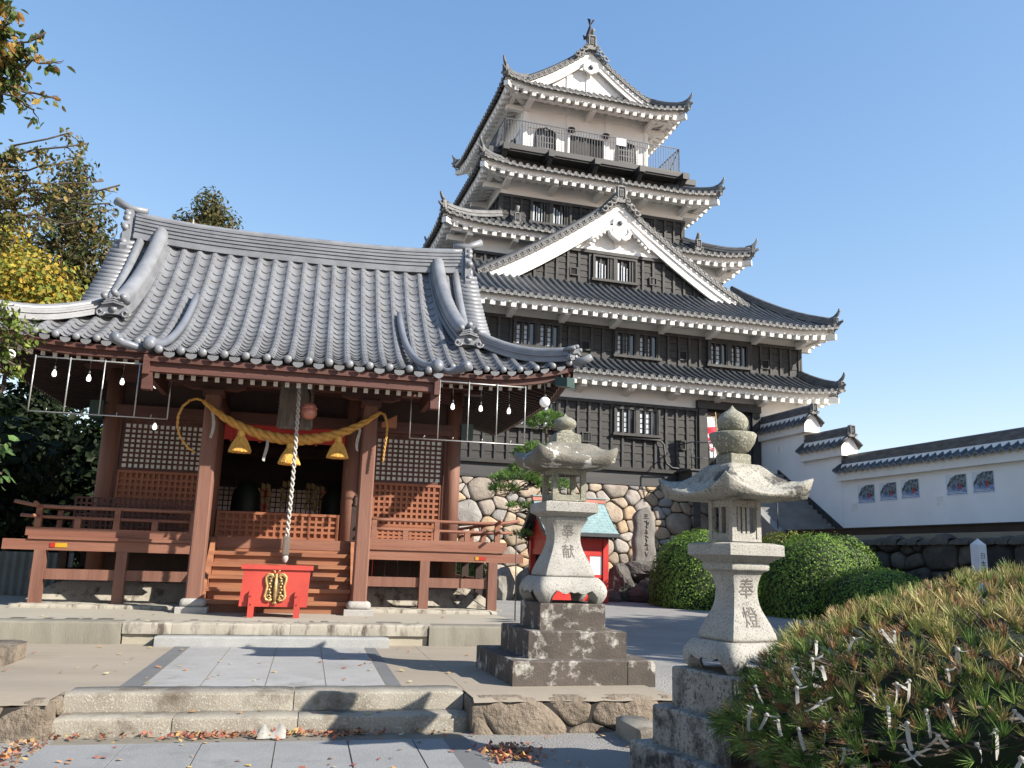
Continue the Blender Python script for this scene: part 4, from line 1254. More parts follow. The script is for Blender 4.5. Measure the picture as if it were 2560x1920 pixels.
for y, z in ((-5.72, 3.66), (-9.62, 3.68), (-13.4, 3.7), (-1.33, 6.15)):
    m = MB()
    s_ = .125
    m.box(-.158, -.150, y + 5 - s_, y + 5 + s_, z - 2.5 - s_, z - 2.5 + s_)
    o = m.build('loophole', 'plaster', WL)
    m = MB()
    m.box(-.175, -.151, y + 5 - s_ - .02, y + 5 - s_, z - 2.5 - s_, z - 2.5 + s_ + .02); m.box(-.175, -.151, y + 5 + s_, y + 5 + s_ + .02, z - 2.5 - s_, z - 2.5 + s_ + .02)
    m.box(-.174, -.151, y + 5 - s_, y + 5 + s_, z - 2.5 + s_, z - 2.5 + s_ + .02)
    m.add([(-.160, y + 5 - s_, z - 2.5 - s_), (-.160, y + 5 + s_ * .1, z - 2.5 - s_), (-.160, y + 5 - s_, z - 2.5 + s_ * .2)], [(0, 1, 2)])
    m.build('opening_frame', 'wall_plaster', o)
for i, (ya, yb, z0, z1, lab) in enumerate(((-5.90, -6.76, 3.76, 4.40, 'faded event poster nearest the castle in the row of three on the white wall'), (-6.98, -7.80, 3.79, 4.40, 'middle poster of the row of three on the white wall'),
        (-7.98, -8.79, 3.81, 4.43, 'third poster of the row of three on the white wall, next to the gap'), (-9.88, -10.68, 3.80, 4.43, 'left poster of the pair hung on the white wall to the right'), (-10.88, -11.66, 3.81, 4.44, 'rightmost poster of the pair on the white wall'))):
    P = thing('event_poster', lab, 'poster', from_frame(CO, CR, (10.148, (ya + yb) / 2, z0)), R(CR), 'posters pasted on the white wall')
    w2, h = (ya - yb) / 2, z1 - z0
    m = MB(); m.box(-.008, 0, -w2, w2, 0, h); m.build('sheet', 'poster_paper', P)
    m = MB()
    def PY(poly, d, mi, m=m, w2=w2, h=h): m.add([(-.008 - d, w2 - u * 2 * w2, v * h) for u, v in poly], [tuple(range(len(poly)))], mi)
    PY([(.04, .30), (.97, .36), (.97, .97), (.50, .97), (.40, .90), (.24, .86), (.14, .62), (.06, .55)], .002, 0)
    PY([(.03, .06), (.97, .06), (.97, .36), (.5, .33), (.12, .45)], .003, 1)
    PY([(.60, .28), (.74, .28), (.72, .52), (.67, .58), (.62, .5)], .005, 2)
    PY([(.30, .30), (.40, .30), (.39, .56), (.35, .60), (.31, .54)], .005, 0)
    PY([(.44, .29), (.53, .29), (.52, .55), (.48, .58), (.45, .52)], .005, 1)
    PY([(.06, .10), (.92, .10), (.92, .135), (.06, .135)], .006, 3)
    PY([(.06, .17), (.80, .17), (.80, .19), (.06, .19)], .006, 3)
    m.build('picture', ['poster_dark', 'poster_blue', 'poster_red', 'poster_paper'], P)

# ------------------------------------------------------------------ banner by the door
B = thing('banner', 'narrow white and red banner on a bamboo pole beside the castle door', 'flag', from_frame(CO, CR, (7.55, -1.0, 5.16)), R(CR))
m = MB(); m.tube([(0, 0, 0), (.02, 0, 1.2), (-.06, 0, 2.38)], .018, 6); m.tube([(-.05, 0, 2.16), (-.45, 0, 2.22)], .010, 5); m.build('pole', 'bamboo', B)
m = MB()
rows = []
for k in range(13):
    z = 2.2 - k * .135
    rows.append([(-.05 - .40 * j / 5 + .004 * k * 2.2, .03 * sin(k * .7 + j * .8) , z - .01 * j) for j in range(6)])
m.grid(rows, 0, True)
for k in list(range(3, 5)) + [6]:
    for i, f in enumerate(m.f):
        if i // 5 == k or (k == 3 and False): m.mi[i] = 1
m.build('cloth', ['flag_white', 'flag_red'], B)
m = MB()
vs, fs = text_mesh('中津', .27)
m.add([(-.155 - .0 + x * .0 + .0, 0, 0) for x, y in vs[:0]], [], 0)
for i, chz in enumerate((1.20, .92)):
    ring = [(-.22 + .15 * cos(a), -.045, chz + .13 * sin(a)) for a in [q * .4 for q in range(17)]]
    if i == 0: m.tube([(-.22 + .16 * cos(a), -.045, 1.06 + .27 * sin(a)) for a in [q * .4 for q in range(17)]], .015, 5)
    for a, b in (((-.09, .06), (.09, .07)), ((0, .11), (0, -.11)), ((-.08, -.02), (.08, -.01)), ((-.09, -.09), (-.02, -.03)), ((.09, -.09), (.02, -.03))):
        m.bar((-.22 + a[0], -.045, chz + a[1]), (-.22 + b[0], -.045, chz + b[1]), .01, .022, up=(0, 0, 1)) if abs(a[0] - b[0]) > .01 else m.box(-.22 - .011, -.22 + .011, -.05, -.04, chz - .11, chz + .11)
m.build('lettering', 'flag_red', B)

# ------------------------------------------------------------------ stone lanterns
def sq_ring(h, z, n=6, lift=0, power=3, rnd_=0.0, out=0.0):
    """points round a square of half size h"""
    pts = []
    for side in range(4):
        for k in range(n):
            u = -1 + 2 * k / n
            x, y = [(u, -1), (1, u), (-u, 1), (-1, -u)][side]
            c = (abs(x) * abs(y)) ** power
            r = 1 + out * c - rnd_ * c
            pts.append((x * h * r, y * h * r, z + lift * c))
    return pts
def loft(mb, rings, mi=0, smooth_=False, caps=True):
    n = len(rings[0])
    vs = [p for r in rings for p in r]
    fs = []
    for i in range(len(rings) - 1):
        for k in range(n): fs.append((i * n + k, i * n + (k + 1) % n, (i + 1) * n + (k + 1) % n, (i + 1) * n + k))
    if caps:
        fs.append(tuple(range(n))[::-1]); fs.append(tuple((len(rings) - 1) * n + k for k in range(n)))
    mb.add(vs, fs, mi, None, smooth_)
def profile_h(prof, z):
    for (h0, z0), (h1, z1) in zip(prof, prof[1:]):
        if z0 <= z <= z1: return lerp(h0, h1, (z - z0) / (z1 - z0) if z1 > z0 else 0)
    return prof[-1][0]
def fine(prof, n=5):
    """Catmull-Rom refinement of a profile"""
    out = []
    for i in range(len(prof) - 1):
        p0, p1, p2, p3 = prof[max(i - 1, 0)], prof[i], prof[i + 1], prof[min(i + 2, len(prof) - 1)]
        for k in range(n):
            t = k / n
            out.append(tuple(.5 * ((2 * b) + (c - a) * t + (2 * a - 5 * b + 4 * c - d) * t * t + (3 * b - a - 3 * c + d) * t ** 3) for a, b, c, d in zip(p0, p1, p2, p3)))
    out.append(prof[-1])
    return out
def lantern_foot(par, h, z0, z1, m_):
    """bulging base cut into four scrolled legs"""
    def zl(u): 
        a = abs(u)
        if a > .80: return z0
        if a > .5: return lerp(z0 + .40 * (z1 - z0), z0, ((a - .5) / .30) ** 2)
        return z0 + (z1 - z0) * (.43 + .07 * cos(a * 2 * pi * 2) * (1 if a > .12 else 1) - (.10 * max(0, 1 - a / .10)))
    m = MB()
    n = 20
    rows = []
    def hz(t): return h * (.70 + .30 * sin(pi * min(1, max(0, .14 + t * .80))) ** .7)
    def ring(t, inner=0.0):
        pts = []
        for side in range(4):
            for k in range(n):
                u = -1 + 2 * k / n
                z = lerp(zl(u) if not inner else max(zl(u), z0), z1, t)
                tt = (z - z0) / (z1 - z0)
                hh = hz(tt) - inner
                x, y = [(u, -1), (1, u), (-u, 1), (-1, -u)][side]
                c = (abs(x) * abs(y)) ** 8
                pts.append((x * hh * (1 - .07 * c), y * hh * (1 - .07 * c), z))
        return pts
    outer = [ring(t) for t in (0, .12, .3, .5, .7, .85, .95, 1.0)]
    inn = [ring(t, h * .24) for t in (0, .5, .8)]
    loft(m, outer, 0, True, False)
    N = len(outer[0])
    vs = outer[0] + inn[0]
    m.add(vs, [(k, k + N, (k + 1) % N + N, (k + 1) % N) for k in range(N)], 0, None, True)
    loft(m, inn, 0, True, False)
    m.add(outer[-1], [tuple(range(N))])
    m.add(inn[-1], [tuple(range(N))[::-1]])
    return m.build('foot', m_, par)
def ground_to(ob): return ob
def lantern(label, pos, rz, s):
    """s: dict of heights (above the lantern's base) and half sizes"""
    L = thing('stone_lantern', label, 'stone lantern', pos, rz)
    for h, z0, z1, mt_ in s['tiers']:
        m = MB()
        e = .012
        loft(m, [sq_ring(h, z0), sq_ring(h, z1 - e), sq_ring(h - e, z1)], 0)
        if h == s['tiers'][0][0] and s.get('joint'): m.box(s['joint'] - .004, s['joint'] + .004, -h - .003, -h + .01, z0, z1 - .01, 1)
        m.build('pedestal_step', [mt_, 'gap_dark'], L)
    lantern_foot(L, s['foot'][0], s['foot'][1], s['foot'][2], 'granite')
    m = MB()
    prof = fine(s['shaft'], 6)
    loft(m, [sq_ring(h, z, 8, rnd_=.035, power=9) for h, z in prof], 0, False)
    sh = m.build('shaft', 'granite', L)
    for ch, zc, size in s['text']:
        vs, fs = text_mesh(ch, size)
        m = MB()
        m.add([(x * .92, -profile_h(prof, zc + y) - .004, zc + y) for x, y in vs], fs, 0)
        m.build('carved_character', 'carved', sh)
    m = MB()
    h, z0, z1 = s['plat']
    loft(m, [sq_ring(h * .60, z0 - .04), sq_ring(h * .80, z0), sq_ring(h, z0 + .035), sq_ring(h, z1 - .008), sq_ring(h - .01, z1), sq_ring(h * .75, z1 + .012)], 0)
    m.build('platform', 'granite', L)
    h, z0, z1 = s['box']
    m = MB()
    p = h * .30
    for sx in (-1, 1):
        for sy in (-1, 1):
            x, y = sx * (h - p / 2), sy * (h - p / 2)
            m.box(x - p / 2, x + p / 2, y - p / 2, y + p / 2, z0 + .02, z1)
    fr = (z1 - z0)
    for k in range(4):
        a = k * pi / 2
        def q(x, y, z, a=a): return (x * cos(a) - y * sin(a), x * sin(a) + y * cos(a), z)
        w_ = h - p
        for (za, zb, cr) in ((z0 + .02, z0 + .02 + fr * .13, 1), (z1 - fr * .17, z1, -1)):
            # rail with rounded inner corners
            pts = [(-w_, za), (w_, za), (w_, zb), (-w_, zb)]
            if cr == 1: pts = [(-w_, za), (w_, za), (w_, zb + .05), (w_ - .015, zb + .015), (w_ - .05, zb), (-w_ + .05, zb), (-w_ + .015, zb + .015), (-w_, zb + .05)]
            vs = [q(x, -h + d, z) for d in (.008, p * .8) for x, z in pts]
            nn = len(pts)
            m.add(vs, [tuple(range(nn)), tuple(range(2 * nn - 1, nn - 1, -1))] + [(i, i + nn, (i + 1) % nn + nn, (i + 1) % nn) for i in range(nn)])
        if not s['open']:
            for x in ((-.25, .25) if k % 2 else (-.28, .0, .28)):
                vs = [q(x * w_ * 1.6 + dx, -h + d, z) for d in (.035, .07) for dx, z in ((-.014, z0 + fr * .13), (.014, z0 + fr * .13), (.014, z1 - fr * .17), (-.014, z1 - fr * .17))]
                m.add(vs, [(0, 1, 2, 3), (7, 6, 5, 4), (0, 3, 7, 4), (1, 5, 6, 2)])
    if not s['open']: m.box(-h + .075, h - .075, -h + .075, h - .075, z0 + .02, z1 - .01, 1)
    m.box(-h, h, -h, h, z0, z0 + .02)
    m.build('light_box', ['granite_moss' if s['open'] else 'granite', 'carved'], L)
    m = MB()
    rings = []
    for h, z, lf in s['roof']: rings.append(sq_ring(h, z, 10, lf, 2.2, out=.0))
    loft(m, rings, 0, True)
    m.build('roof', s['roofmat'], L)
    m = MB()
    if s.get('neck'):
        h, z0, z1, h2, z2 = s['neck']
        loft(m, [sq_ring(h, z0), sq_ring(h, z1 - .01), sq_ring(h - .012, z1)], 0)
        loft(m, [sq_ring(h - .012, z1 + .001, rnd_=.1, power=2), sq_ring(lerp(h, h2, .5) * .9, lerp(z1, z2, .4), rnd_=.2, power=1), sq_ring(h2, z2, rnd_=.29, power=1)], 0, True)
    m.build('neck', s['topmat'], L)
    m = MB()
    m.lathe(fine(s['jewel'], 4), 22)
    if s.get('cup'):
        m.lathe(s['cup'], 12, smooth=True)
    m.build('finial', s['topmat'], L)
    return L
L1p = SW(0, 0, 0)
lantern('weathered granite lantern with an open light box on three dark lichened steps', (0.655, 10.13, 0.30), R(15.5), dict(
    tiers=[(.80, -.02, .25, 'pedestal'), (.565, .25, .53, 'pedestal'), (.385, .53, .815, 'pedestal')], joint=.48,
    foot=(.425, .815, 1.10), shaft=[(.285, 1.10), (.30, 1.13), (.262, 1.24), (.185, 1.42), (.163, 1.55), (.185, 1.67), (.232, 1.755), (.205, 1.79)],
    text=[('奉', 1.62, .165), ('献', 1.39, .165)], plat=(.315, 1.80, 1.945), box=(.205, 1.965, 2.335), open=True,
    roof=[(.18, 2.33, 0), (.30, 2.335, 0), (.46, 2.365, .04), (.49, 2.44, .12), (.475, 2.462, .125), (.41, 2.475, .085), (.35, 2.52, .05), (.29, 2.60, .015), (.22, 2.645, 0), (.15, 2.65, 0)], roofmat='granite_roof',
    neck=(.155, 2.645, 2.76, .085, 2.82), jewel=[(.075, 2.80), (.10, 2.83), (.135, 2.875), (.13, 2.93), (.085, 2.965), (.035, 2.985), (.012, 3.01), (.002, 3.03)], topmat='granite_moss'))
lantern('nearer pale granite lantern with closed light box and onion finial, rising behind the pine bush', (1.82, 6.88, 0.02), R(25), dict(
    tiers=[(.60, -.05, .19, 'pedestal_pale'), (.47, .19, .475, 'pedestal_pale'), (.36, .475, .775, 'pedestal_pale')], joint=None,
    foot=(.325, .775, 1.0), shaft=[(.205, 1.0), (.22, 1.03), (.19, 1.12), (.135, 1.25), (.118, 1.36), (.127, 1.45), (.150, 1.515), (.185, 1.54), (.185, 1.585), (.165, 1.60)],
    text=[('奉', 1.40, .165), ('燈', 1.185, .165)], plat=(.265, 1.615, 1.735), box=(.145, 1.755, 2.08), open=False,
    roof=[(.13, 2.075, 0), (.20, 2.08, 0), (.395, 2.085, .01), (.432, 2.108, .135), (.43, 2.118, .142), (.365, 2.135, .10), (.30, 2.175, .06), (.235, 2.245, .03), (.18, 2.325, .012), (.145, 2.362, .004), (.10, 2.375, 0)], roofmat='granite_roof_pale',
    neck=(.098, 2.37, 2.455, .07, 2.47), cup=[(.09, 2.455), (.135, 2.49), (.175, 2.55), (.195, 2.615), (.175, 2.63), (.09, 2.615)],
    jewel=[(.07, 2.60), (.075, 2.635), (.105, 2.655), (.125, 2.70), (.122, 2.745), (.085, 2.79), (.045, 2.815), (.018, 2.84), (.003, 2.862)], topmat='granite_moss'))

# ------------------------------------------------------------------ small vermilion shrine in the court
V = thing('small_red_shrine', 'small vermilion wayside shrine with a green copper shingle roof before the boulder wall', 'shrine', (1.95, 27.6, .3), R(17))
m = MB()
bw, bd, bh = .93, .8, 2.15
for sx in (-1, 1):
    for sy in (-1, 1): m.box(sx * bw - .09, sx * bw + .09, sy * bd - .09, sy * bd + .09, 0, bh)
for z0, z1 in ((0, .22), (.75, .85), (1.42, 1.60), (1.95, 2.15)):
    m.box(-bw + .09, bw - .09, -bd - .05, -bd + .05, z0, z1)
    m.box(-bw - .05, -bw + .05, -bd + .09, bd - .09, z0, z1); m.box(bw - .05, bw + .05, -bd + .09, bd - .09, z0, z1)
m.box(-bw + .09, bw - .09, -bd - .02, -bd + .02, 1.6, 1.95)
for x in (-bw, bw): m.box(x - .02, x + .02, -bd + .09, bd - .09, 1.6, 1.95); m.box(x - .02, x + .02, -bd + .09, bd - .09, .22, .75)
m.box(-bw + .09, bw - .09, -bd - .02, -bd + .02, .22, .75)
for x in (-.36, .36): m.box(x - .05, x + .05, -bd - .045, -bd + .045, .22, 1.42)
m.box(-bw + .1, bw - .1, bd - .05, bd, 0, bh)
m.build('body', 'vermilion', V)
m = MB(); m.box(-bw + .1, bw - .1, bd - .08, bd - .055, .3, 1.9); m.box(-bw + .1, bw - .1, -.5, bd - .1, .9, 1.0); m.build('interior', 'dark_wood', V)
m = MB(); m.box(.30, .82, -bd - .03, -bd - .022, .85, 1.42); m.build('window_pane', 'sign_white', V)
def curved_roof(hw, hl, z0, z1, th, sag=.35):
    rows = []
    for k in range(13):
        s = -1 + k / 6
        a = abs(s)
        z = z1 - (z1 - z0) * (a + sag * a * (1 - a))
        rows.append([(x, s * hw, z) for x in (-hl, hl)])
    return rows
m = MB()
def rz_(a): return 3.15 - 1.05 * (a + .32 * a * (1 - a))
# shingles laid course by course
for sg in (-1, 1):
    nc = 11
    for c_ in range(nc):
        a0, a1 = 1 - c_ / nc, 1 - (c_ + 1) / nc
        nsh = 9
        for j in range(nsh):
            x0 = -1.22 + 2.44 * (j + (.5 if c_ % 2 else 0)) / nsh
            x1 = min(1.22, x0 + 2.44 / nsh - .008)
            if j == 0 and c_ % 2: m.add([(-1.22, sg * 1.25 * a0, rz_(a0) + .02), (x0 - .008, sg * 1.25 * a0, rz_(a0) + .02), (x0 - .008, sg * 1.25 * a1, rz_(a1)), (-1.22, sg * 1.25 * a1, rz_(a1))], [(0, 1, 2, 3)])
            m.add([(x0, sg * 1.25 * a0, rz_(a0) + .022), (x1, sg * 1.25 * a0, rz_(a0) + .022), (x1, sg * 1.25 * a1, rz_(a1)), (x0, sg * 1.25 * a1, rz_(a1)), (x0, sg * 1.25 * a0, rz_(a0) - .01), (x1, sg * 1.25 * a0, rz_(a0) - .01)], [(0, 1, 2, 3), (4, 5, 1, 0)])
ro = m.build('roof', 'copper_roof', V)
m = MB()
m.grid([[(x, -1.26 + 2.52 * k / 16, rz_(abs(-1 + k / 8)) - .035) for x in (-1.24, 1.24)] for k in range(17)], 0)
m.grid([[(x, -1.26 + 2.52 * k / 16, rz_(abs(-1 + k / 8)) - .12) for x in (-1.24, 1.24)] for k in range(17)], 0)
for x in (-1.24, 1.24): m.grid([[(x, -1.26 + 2.52 * k / 16, rz_(abs(-1 + k / 8)) - d) for d in (0.0, .16)] for k in range(17)], 0)
for sg in (-1, 1): m.box(-1.24, 1.24, sg * 1.26 - .02, sg * 1.26 + .02, rz_(1) - .10, rz_(1) + .015)
m.build('roof_edge', 'copper_dark', ro)
m = MB()
for sg in (-1, 1):
    for i in range(17): m.bar((-1.12 + i * .14, sg * 1.20, rz_(.96) - .19), (-1.12 + i * .14, sg * .5, rz_(.4) - .25), .05, .06)
m.build('rafters', 'copper_dark', V)
m = MB(); m.box(-1.25, 1.25, -.10, .10, 3.10, 3.24); m.box(-1.27, 1.27, -.13, .13, 3.24, 3.27, 1); m.build('ridge', ['copper_bell', 'copper_roof'], V)
m = MB()
for sx in (-1, 1): m.prism([(-.9, 2.15), (.9, 2.15), (0, 3.0)], sx * .93 - .02, sx * .93 + .02, axis='x')
m.build('gable_board', 'vermilion', V)

# ------------------------------------------------------------------ stele and garden rocks
def rock(name, pos, size, seed, material, label=None, cat='rock', group=None, flat=.35, rz=0.0, lean=0):
    m = MB()
    rnd = random.Random(seed)
    dirs = [(Vector((rnd.gauss(0, 1), rnd.gauss(0, 1), rnd.gauss(0, 1))).normalized(), rnd.uniform(.62, .98)) for _ in range(26)]
    rows = []
    for i in range(15):
        th = pi * i / 14
        row = []
        for k in range(22):
            ph = 2 * pi * k / 22
            d = Vector((sin(th) * cos(ph), sin(th) * sin(ph), cos(th)))
            r = min([h / max(.05, d.dot(n_)) for n_, h in dirs if d.dot(n_) > .05] + [1.25])
            r *= 1 + .05 * (hnoise(i, k, seed) - .5)
            row.append((d.x * r * size[0] + d.z * lean, d.y * r * size[1], d.z * r * size[2]))
        rows.append(row)
    m.grid(rows, 0, False, None, True)
    o = m.build(name, material)
    o.location = pos
    o.rotation_euler = (0, 0, rz)
    if label: tag(o, label, cat, group)
    return o
T = thing('inscribed_stele', 'tall grey inscribed stone standing on dark rocks before the boulder wall', 'stone monument', (4.62, 29.2, 1.60), R(10))
m = MB()
rows = []
for i in range(15):
    z = 1.78 * i / 14
    w_ = .40 * (1 - .10 * (z / 1.78)) * (1 if z < 1.45 else 1 - .55 * ((z - 1.45) / .33) ** 2) + .02 * (hnoise(i, 3) - .5)
    cxx = .03 * sin(i * .9)
    row = []
    for k in range(16):
        a = 2 * pi * k / 16
        ca, sa = cos(a), sin(a)
        ex = abs(ca) ** .5 * (1 if ca > 0 else -1); ey = abs(sa) ** .5 * (1 if sa > 0 else -1)
        row.append((cxx + w_ * ex, .17 * ey * (1 + .12 * (hnoise(i, k) - .5)), z + .05 * ex * (i / 14)))
    rows.append(row)
m.grid(rows, 0, True, None, True)
m.add(rows[-1], [tuple(range(16))])
st_ = m.build('stone', 'stele_stone', T)
m = MB()
rnd = random.Random(12)
z = 1.50
for L_ in ([[(-.07, .06), (.07, .07)], [(-.06, 0), (.06, .01)], [(-.09, -.06), (.09, -.05)]], [[(0, .1), (.02, -.1)], [(-.08, .04), (.07, .02), (.05, -.06)]], [[(-.02, .1), (.03, .03), (-.03, -.04), (.03, -.12)]],
           [[(-.06, .07), (.05, .06), (-.04, -.03), (.06, -.08)]], [[(-.03, .1), (.01, .0), (-.03, -.08), (.03, -.12)]], [[(-.07, .06), (.06, .07), (.01, 0), (.05, -.1), (-.05, -.08)]], [[(-.06, .06), (.0, -.09), (.07, .04)]]):
    for pl in L_: m.tube([(x + .06, -.178, z + y) for x, y in pl], .014, 5)
    z -= .205
m.build('carved_writing', 'carved', st_)
RK = [((4.55, 29.0, 1.30), (.95, .6, .42), 'flat dark rock directly beneath the inscribed stone'), ((3.75, 28.6, .75), (.62, .5, .78), 'tall dark rock at the left foot of the inscribed stone'),
      ((4.75, 28.3, .62), (.85, .6, .58), 'broad dark rock in front of the inscribed stone'), ((5.7, 28.6, .85), (.7, .6, .7), 'dark rock half hidden by the left clipped shrub'),
      ((3.3, 28.2, .40), (.42, .4, .30), 'small low rock right of the red shrine')]
for i, (p, s_, l_) in enumerate(RK): rock('garden_rock', p, s_, 40 + i, 'garden_rock', l_, 'rock', 'rocks below the inscribed stone')
RK = [((-.15, 27.2, .7), (.48, .4, .85), 'tall pale leaning rock left of the red shrine'), ((.55, 27.6, .65), (.36, .35, .75), 'narrow pale rock touching the red shrine'), ((-1.0, 28.2, .55), (.6, .5, .55), 'low mossy rock seen under the veranda')]
for i, (p, s_, l_) in enumerate(RK): rock('garden_rock', p, s_, 60 + i, 'stele_stone', l_, 'rock', 'rocks beside the red shrine', rz=.3 * i)

# ------------------------------------------------------------------ white post sign
P = thing('white_post_sign', 'white square post with black vertical lettering standing before the dark wall', 'sign', (9.85, 18.0, .25), R(14))
m = MB()
loft(m, [sq_ring(.105, 0), sq_ring(.105, 1.90), sq_ring(.0, 2.03)])
po = m.build('post', 'sign_white', P)
for i, ch in enumerate('日本風景街道'):
    vs, fs = text_mesh(ch, .135)
    m = MB(); m.add([(x, -.108, 1.67 - i * .158 + y) for x, y in vs], fs); m.build('painted_character', 'ink', po)
# ------------------------------------------------------------------ shrine hall (shrine grid)
H = thing('shrine_hall', 'dark brown timber shrine hall with a sweeping grey tiled roof, porch and veranda', 'shrine', (0, 0, 0), R(SR))
SCX = -.5
def zc(y):
    t = y - 15.0
    return 4.97 + .42 * t + .111 * t * t - (.045 * min(1.6, -t) if t < 0 else 0)
EX0, EX1, EY0, EY1 = -5.75, 4.72, 15.0, 22.4
GX0, GX1 = -4.16, 3.06        # gable verges
PX0, PX1, PY = -2.54, 1.76, 13.42
SP = .322
RP = [(-.161, -.038), (-.125, -.031), (-.092, -.014), (-.068, .002), (-.060, .026), (-.040, .052), (0, .064), (.040, .052), (.060, .026), (.068, .002), (.092, -.014), (.125, -.031)]
CRS = .205
def up(x, L0, L1, n=2.0, h=.30):
    d = min(x - L0, L1 - x)
    return h * max(0, 1 - d / n) ** 2.2
def tile_field(mb, x0, x1, fn, n_rows, tmax, spacing):
    """fn(u,t,h) -> point; courses of overlapping tiles up to tmax (in metres along the slope in plan)"""
    cols = []
    for i in range(n_rows):
        c = x0 + (i + .5) * spacing
        for dx, h in RP: cols.append((c + dx * spacing / .322, h))
    cols.append((x1, -.03))
    rows = []
    nc = max(1, int(round(tmax / CRS)))
    for k in range(nc):
        a, b = tmax * k / nc, tmax * (k + 1) / nc - .002
        # every course hangs a little over the one below it
        rows.append([fn(u, max(0, a - (.018 if h < .01 else .006)), h + (.028 if h < .01 else .006)) for u, h in cols])
        rows.append([fn(u, b, h - .002) for u, h in cols])
    mb.grid(rows, 0, False)
def knob(mb, p, r, d=(0, -1, 0)):
    d = Vector(d).normalized()
    q = Vector(p)
    mb.tube([q - d * .12, q + d * .0, q + d * r * .35, q + d * r * .55, q + d * r * .62], [r * .92, r, r * .88, r * .5, .004], 10)
tiles, knobs, lips = MB(), MB(), MB()
# front slope between the verges, with the porch running further forward
def front(u, t, h): 
    y = EY0 + t
    return (u, y, zc(y) + up(u, EX0, EX1) * max(0, 1 - t / 2.2) + h * 1.12)
nall = int(round((EX1 - EX0) / SP)); sp = (EX1 - EX0) / nall
def clampx(u, t):
    # 45 degree-like hips beyond the verges
    k = min(1, t / 1.62)
    lo, hi_ = lerp(EX0, GX0, k), lerp(EX1, GX1, k)
    return min(max(u, lo), hi_)
def fx(u, t, h): return front(clampx(u, t), t, h)
tile_field(tiles, EX0, EX1, fx, nall, 3.62, sp)
npo = int(round((PX1 - PX0) / sp))
def porch(u, t, h):
    y = PY + t
    return (u, y, zc(y) + h * 1.12 + .008)
px0 = EX0 + round((PX0 - EX0) / sp) * sp
tile_field(tiles, px0, px0 + npo * sp, porch, npo, EY0 - PY + .02, sp)
PX0, PX1 = px0, px0 + npo * sp
# back slope, plain
tiles.grid([[(x, EY1 - t, zc(EY0 + t) + up(x, EX0, EX1) * max(0, 1 - t / 2.2)) for x in (EX0 + 1.6 * min(1, t / 1.62), SCX, EX1 - 1.66 * min(1, t / 1.62))] for t in (0, .4, .8, 1.2, 1.62, 2.4, 3.0, 3.62)], 0, True)
# side slopes below the gables
for sg, ex, gx in ((-1, EX0, GX0), (1, EX1, GX1)):
    L = EY1 - EY0
    n = int(round(L / SP)); s2 = L / n
    def side(u, t, h, sg=sg, ex=ex, gx=gx):
        k = min(1, t / 1.6)
        y = min(max(u, lerp(EY0, EY0 + 1.62, k)), lerp(EY1, EY1 - 1.62, k))
        d = min(y - EY0, EY1 - y)
        z = lerp(4.97, zc(EY0 + 1.62), k * .85 + .15 * k * k) + .30 * max(0, 1 - d / 2.0) ** 2.2 * (1 - k)
        return (lerp(ex, gx, t / 1.6), y, z + h * 1.1)
    tile_field(tiles, EY0, EY1, side, n, 2.0, s2)
    for i in range(n):
        p = side(EY0 + (i + .5) * s2, 0, 0)
        knob(knobs, (p[0] + sg * .02, p[1], p[2] + .015), .062, (sg, 0, 0))
# eave knobs and drip lips
def lip(mb, x0, x1, f):
    q = []
    for j in range(7):
        u = lerp(x0, x1, j / 6)
        p = f(u)
        d = .035 + .04 * sin(pi * j / 6)
        q.append(((p[0], p[1] - .012, p[2] + .012), (p[0], p[1] - .012, p[2] - d)))
    mb.grid([[a for a, b in q], [b for a, b in q]], 0)
for i in range(nall):
    c = EX0 + (i + .5) * sp
    if c < PX0 or c > PX1:
        p = fx(c, 0, 0)
        knob(knobs, (p[0], p[1] - .01, p[2] + .015), .062)
        lip(lips, c + sp * .25, min(EX1, c + sp * .75), lambda u: fx(u, 0, -.03))
for i in range(npo):
    c = PX0 + (i + .5) * sp
    p = porch(c, 0, 0)
    knob(knobs, (p[0], p[1] - .01, p[2] + .015), .064)
    lip(lips, c + sp * .25, c + sp * .75, lambda u: porch(u, 0, -.03))
RF = tiles.build('roof', 'shrine_tile', H)
knobs.build('eave_knobs', 'shrine_ridge', RF)
lips.build('drip_tiles', 'shrine_tile', RF)
# small ridges that tie the porch to the main eave
def srf(x, y): return Vector((x, y, zc(y) + .03))
for sg, xa, xb in ((-1, -2.50, PX0 + .02), (1, 1.50, PX1 - .02)):
    m = MB()
    q = []
    for k in range(13):
        t = k / 12
        y = lerp(17.15, PY + .10, t)
        x = lerp(xa, xb, t ** 1.8)
        q.append(srf(x, y) + Vector((0, 0, .09)))
    m.tube(q, [.05] + [.066] * 12, 10)
    e = q[-1]
    m.lathe([(.03, -.10), (.085, -.085), (.105, -.015), (.095, .045), (.055, .085), (.01, .10)], 14, e + Vector((sg * .02, .06, .03)))
    knob(m, e + Vector((0, -.13, -.04)), .092)
    b = [e + Vector((sg * .05, .15, -.03)), e + Vector((sg * .22, .10, -.06)), e + Vector((sg * .40, .0, -.03)), e + Vector((sg * .50, -.10, .02))]
    m.tube(b, [.058, .058, .068, .09], 10)
    knob(m, b[-1], .09, (sg * .55, -.8, .1))
    m.build('porch_ridge', 'shrine_ridge_new', RF)
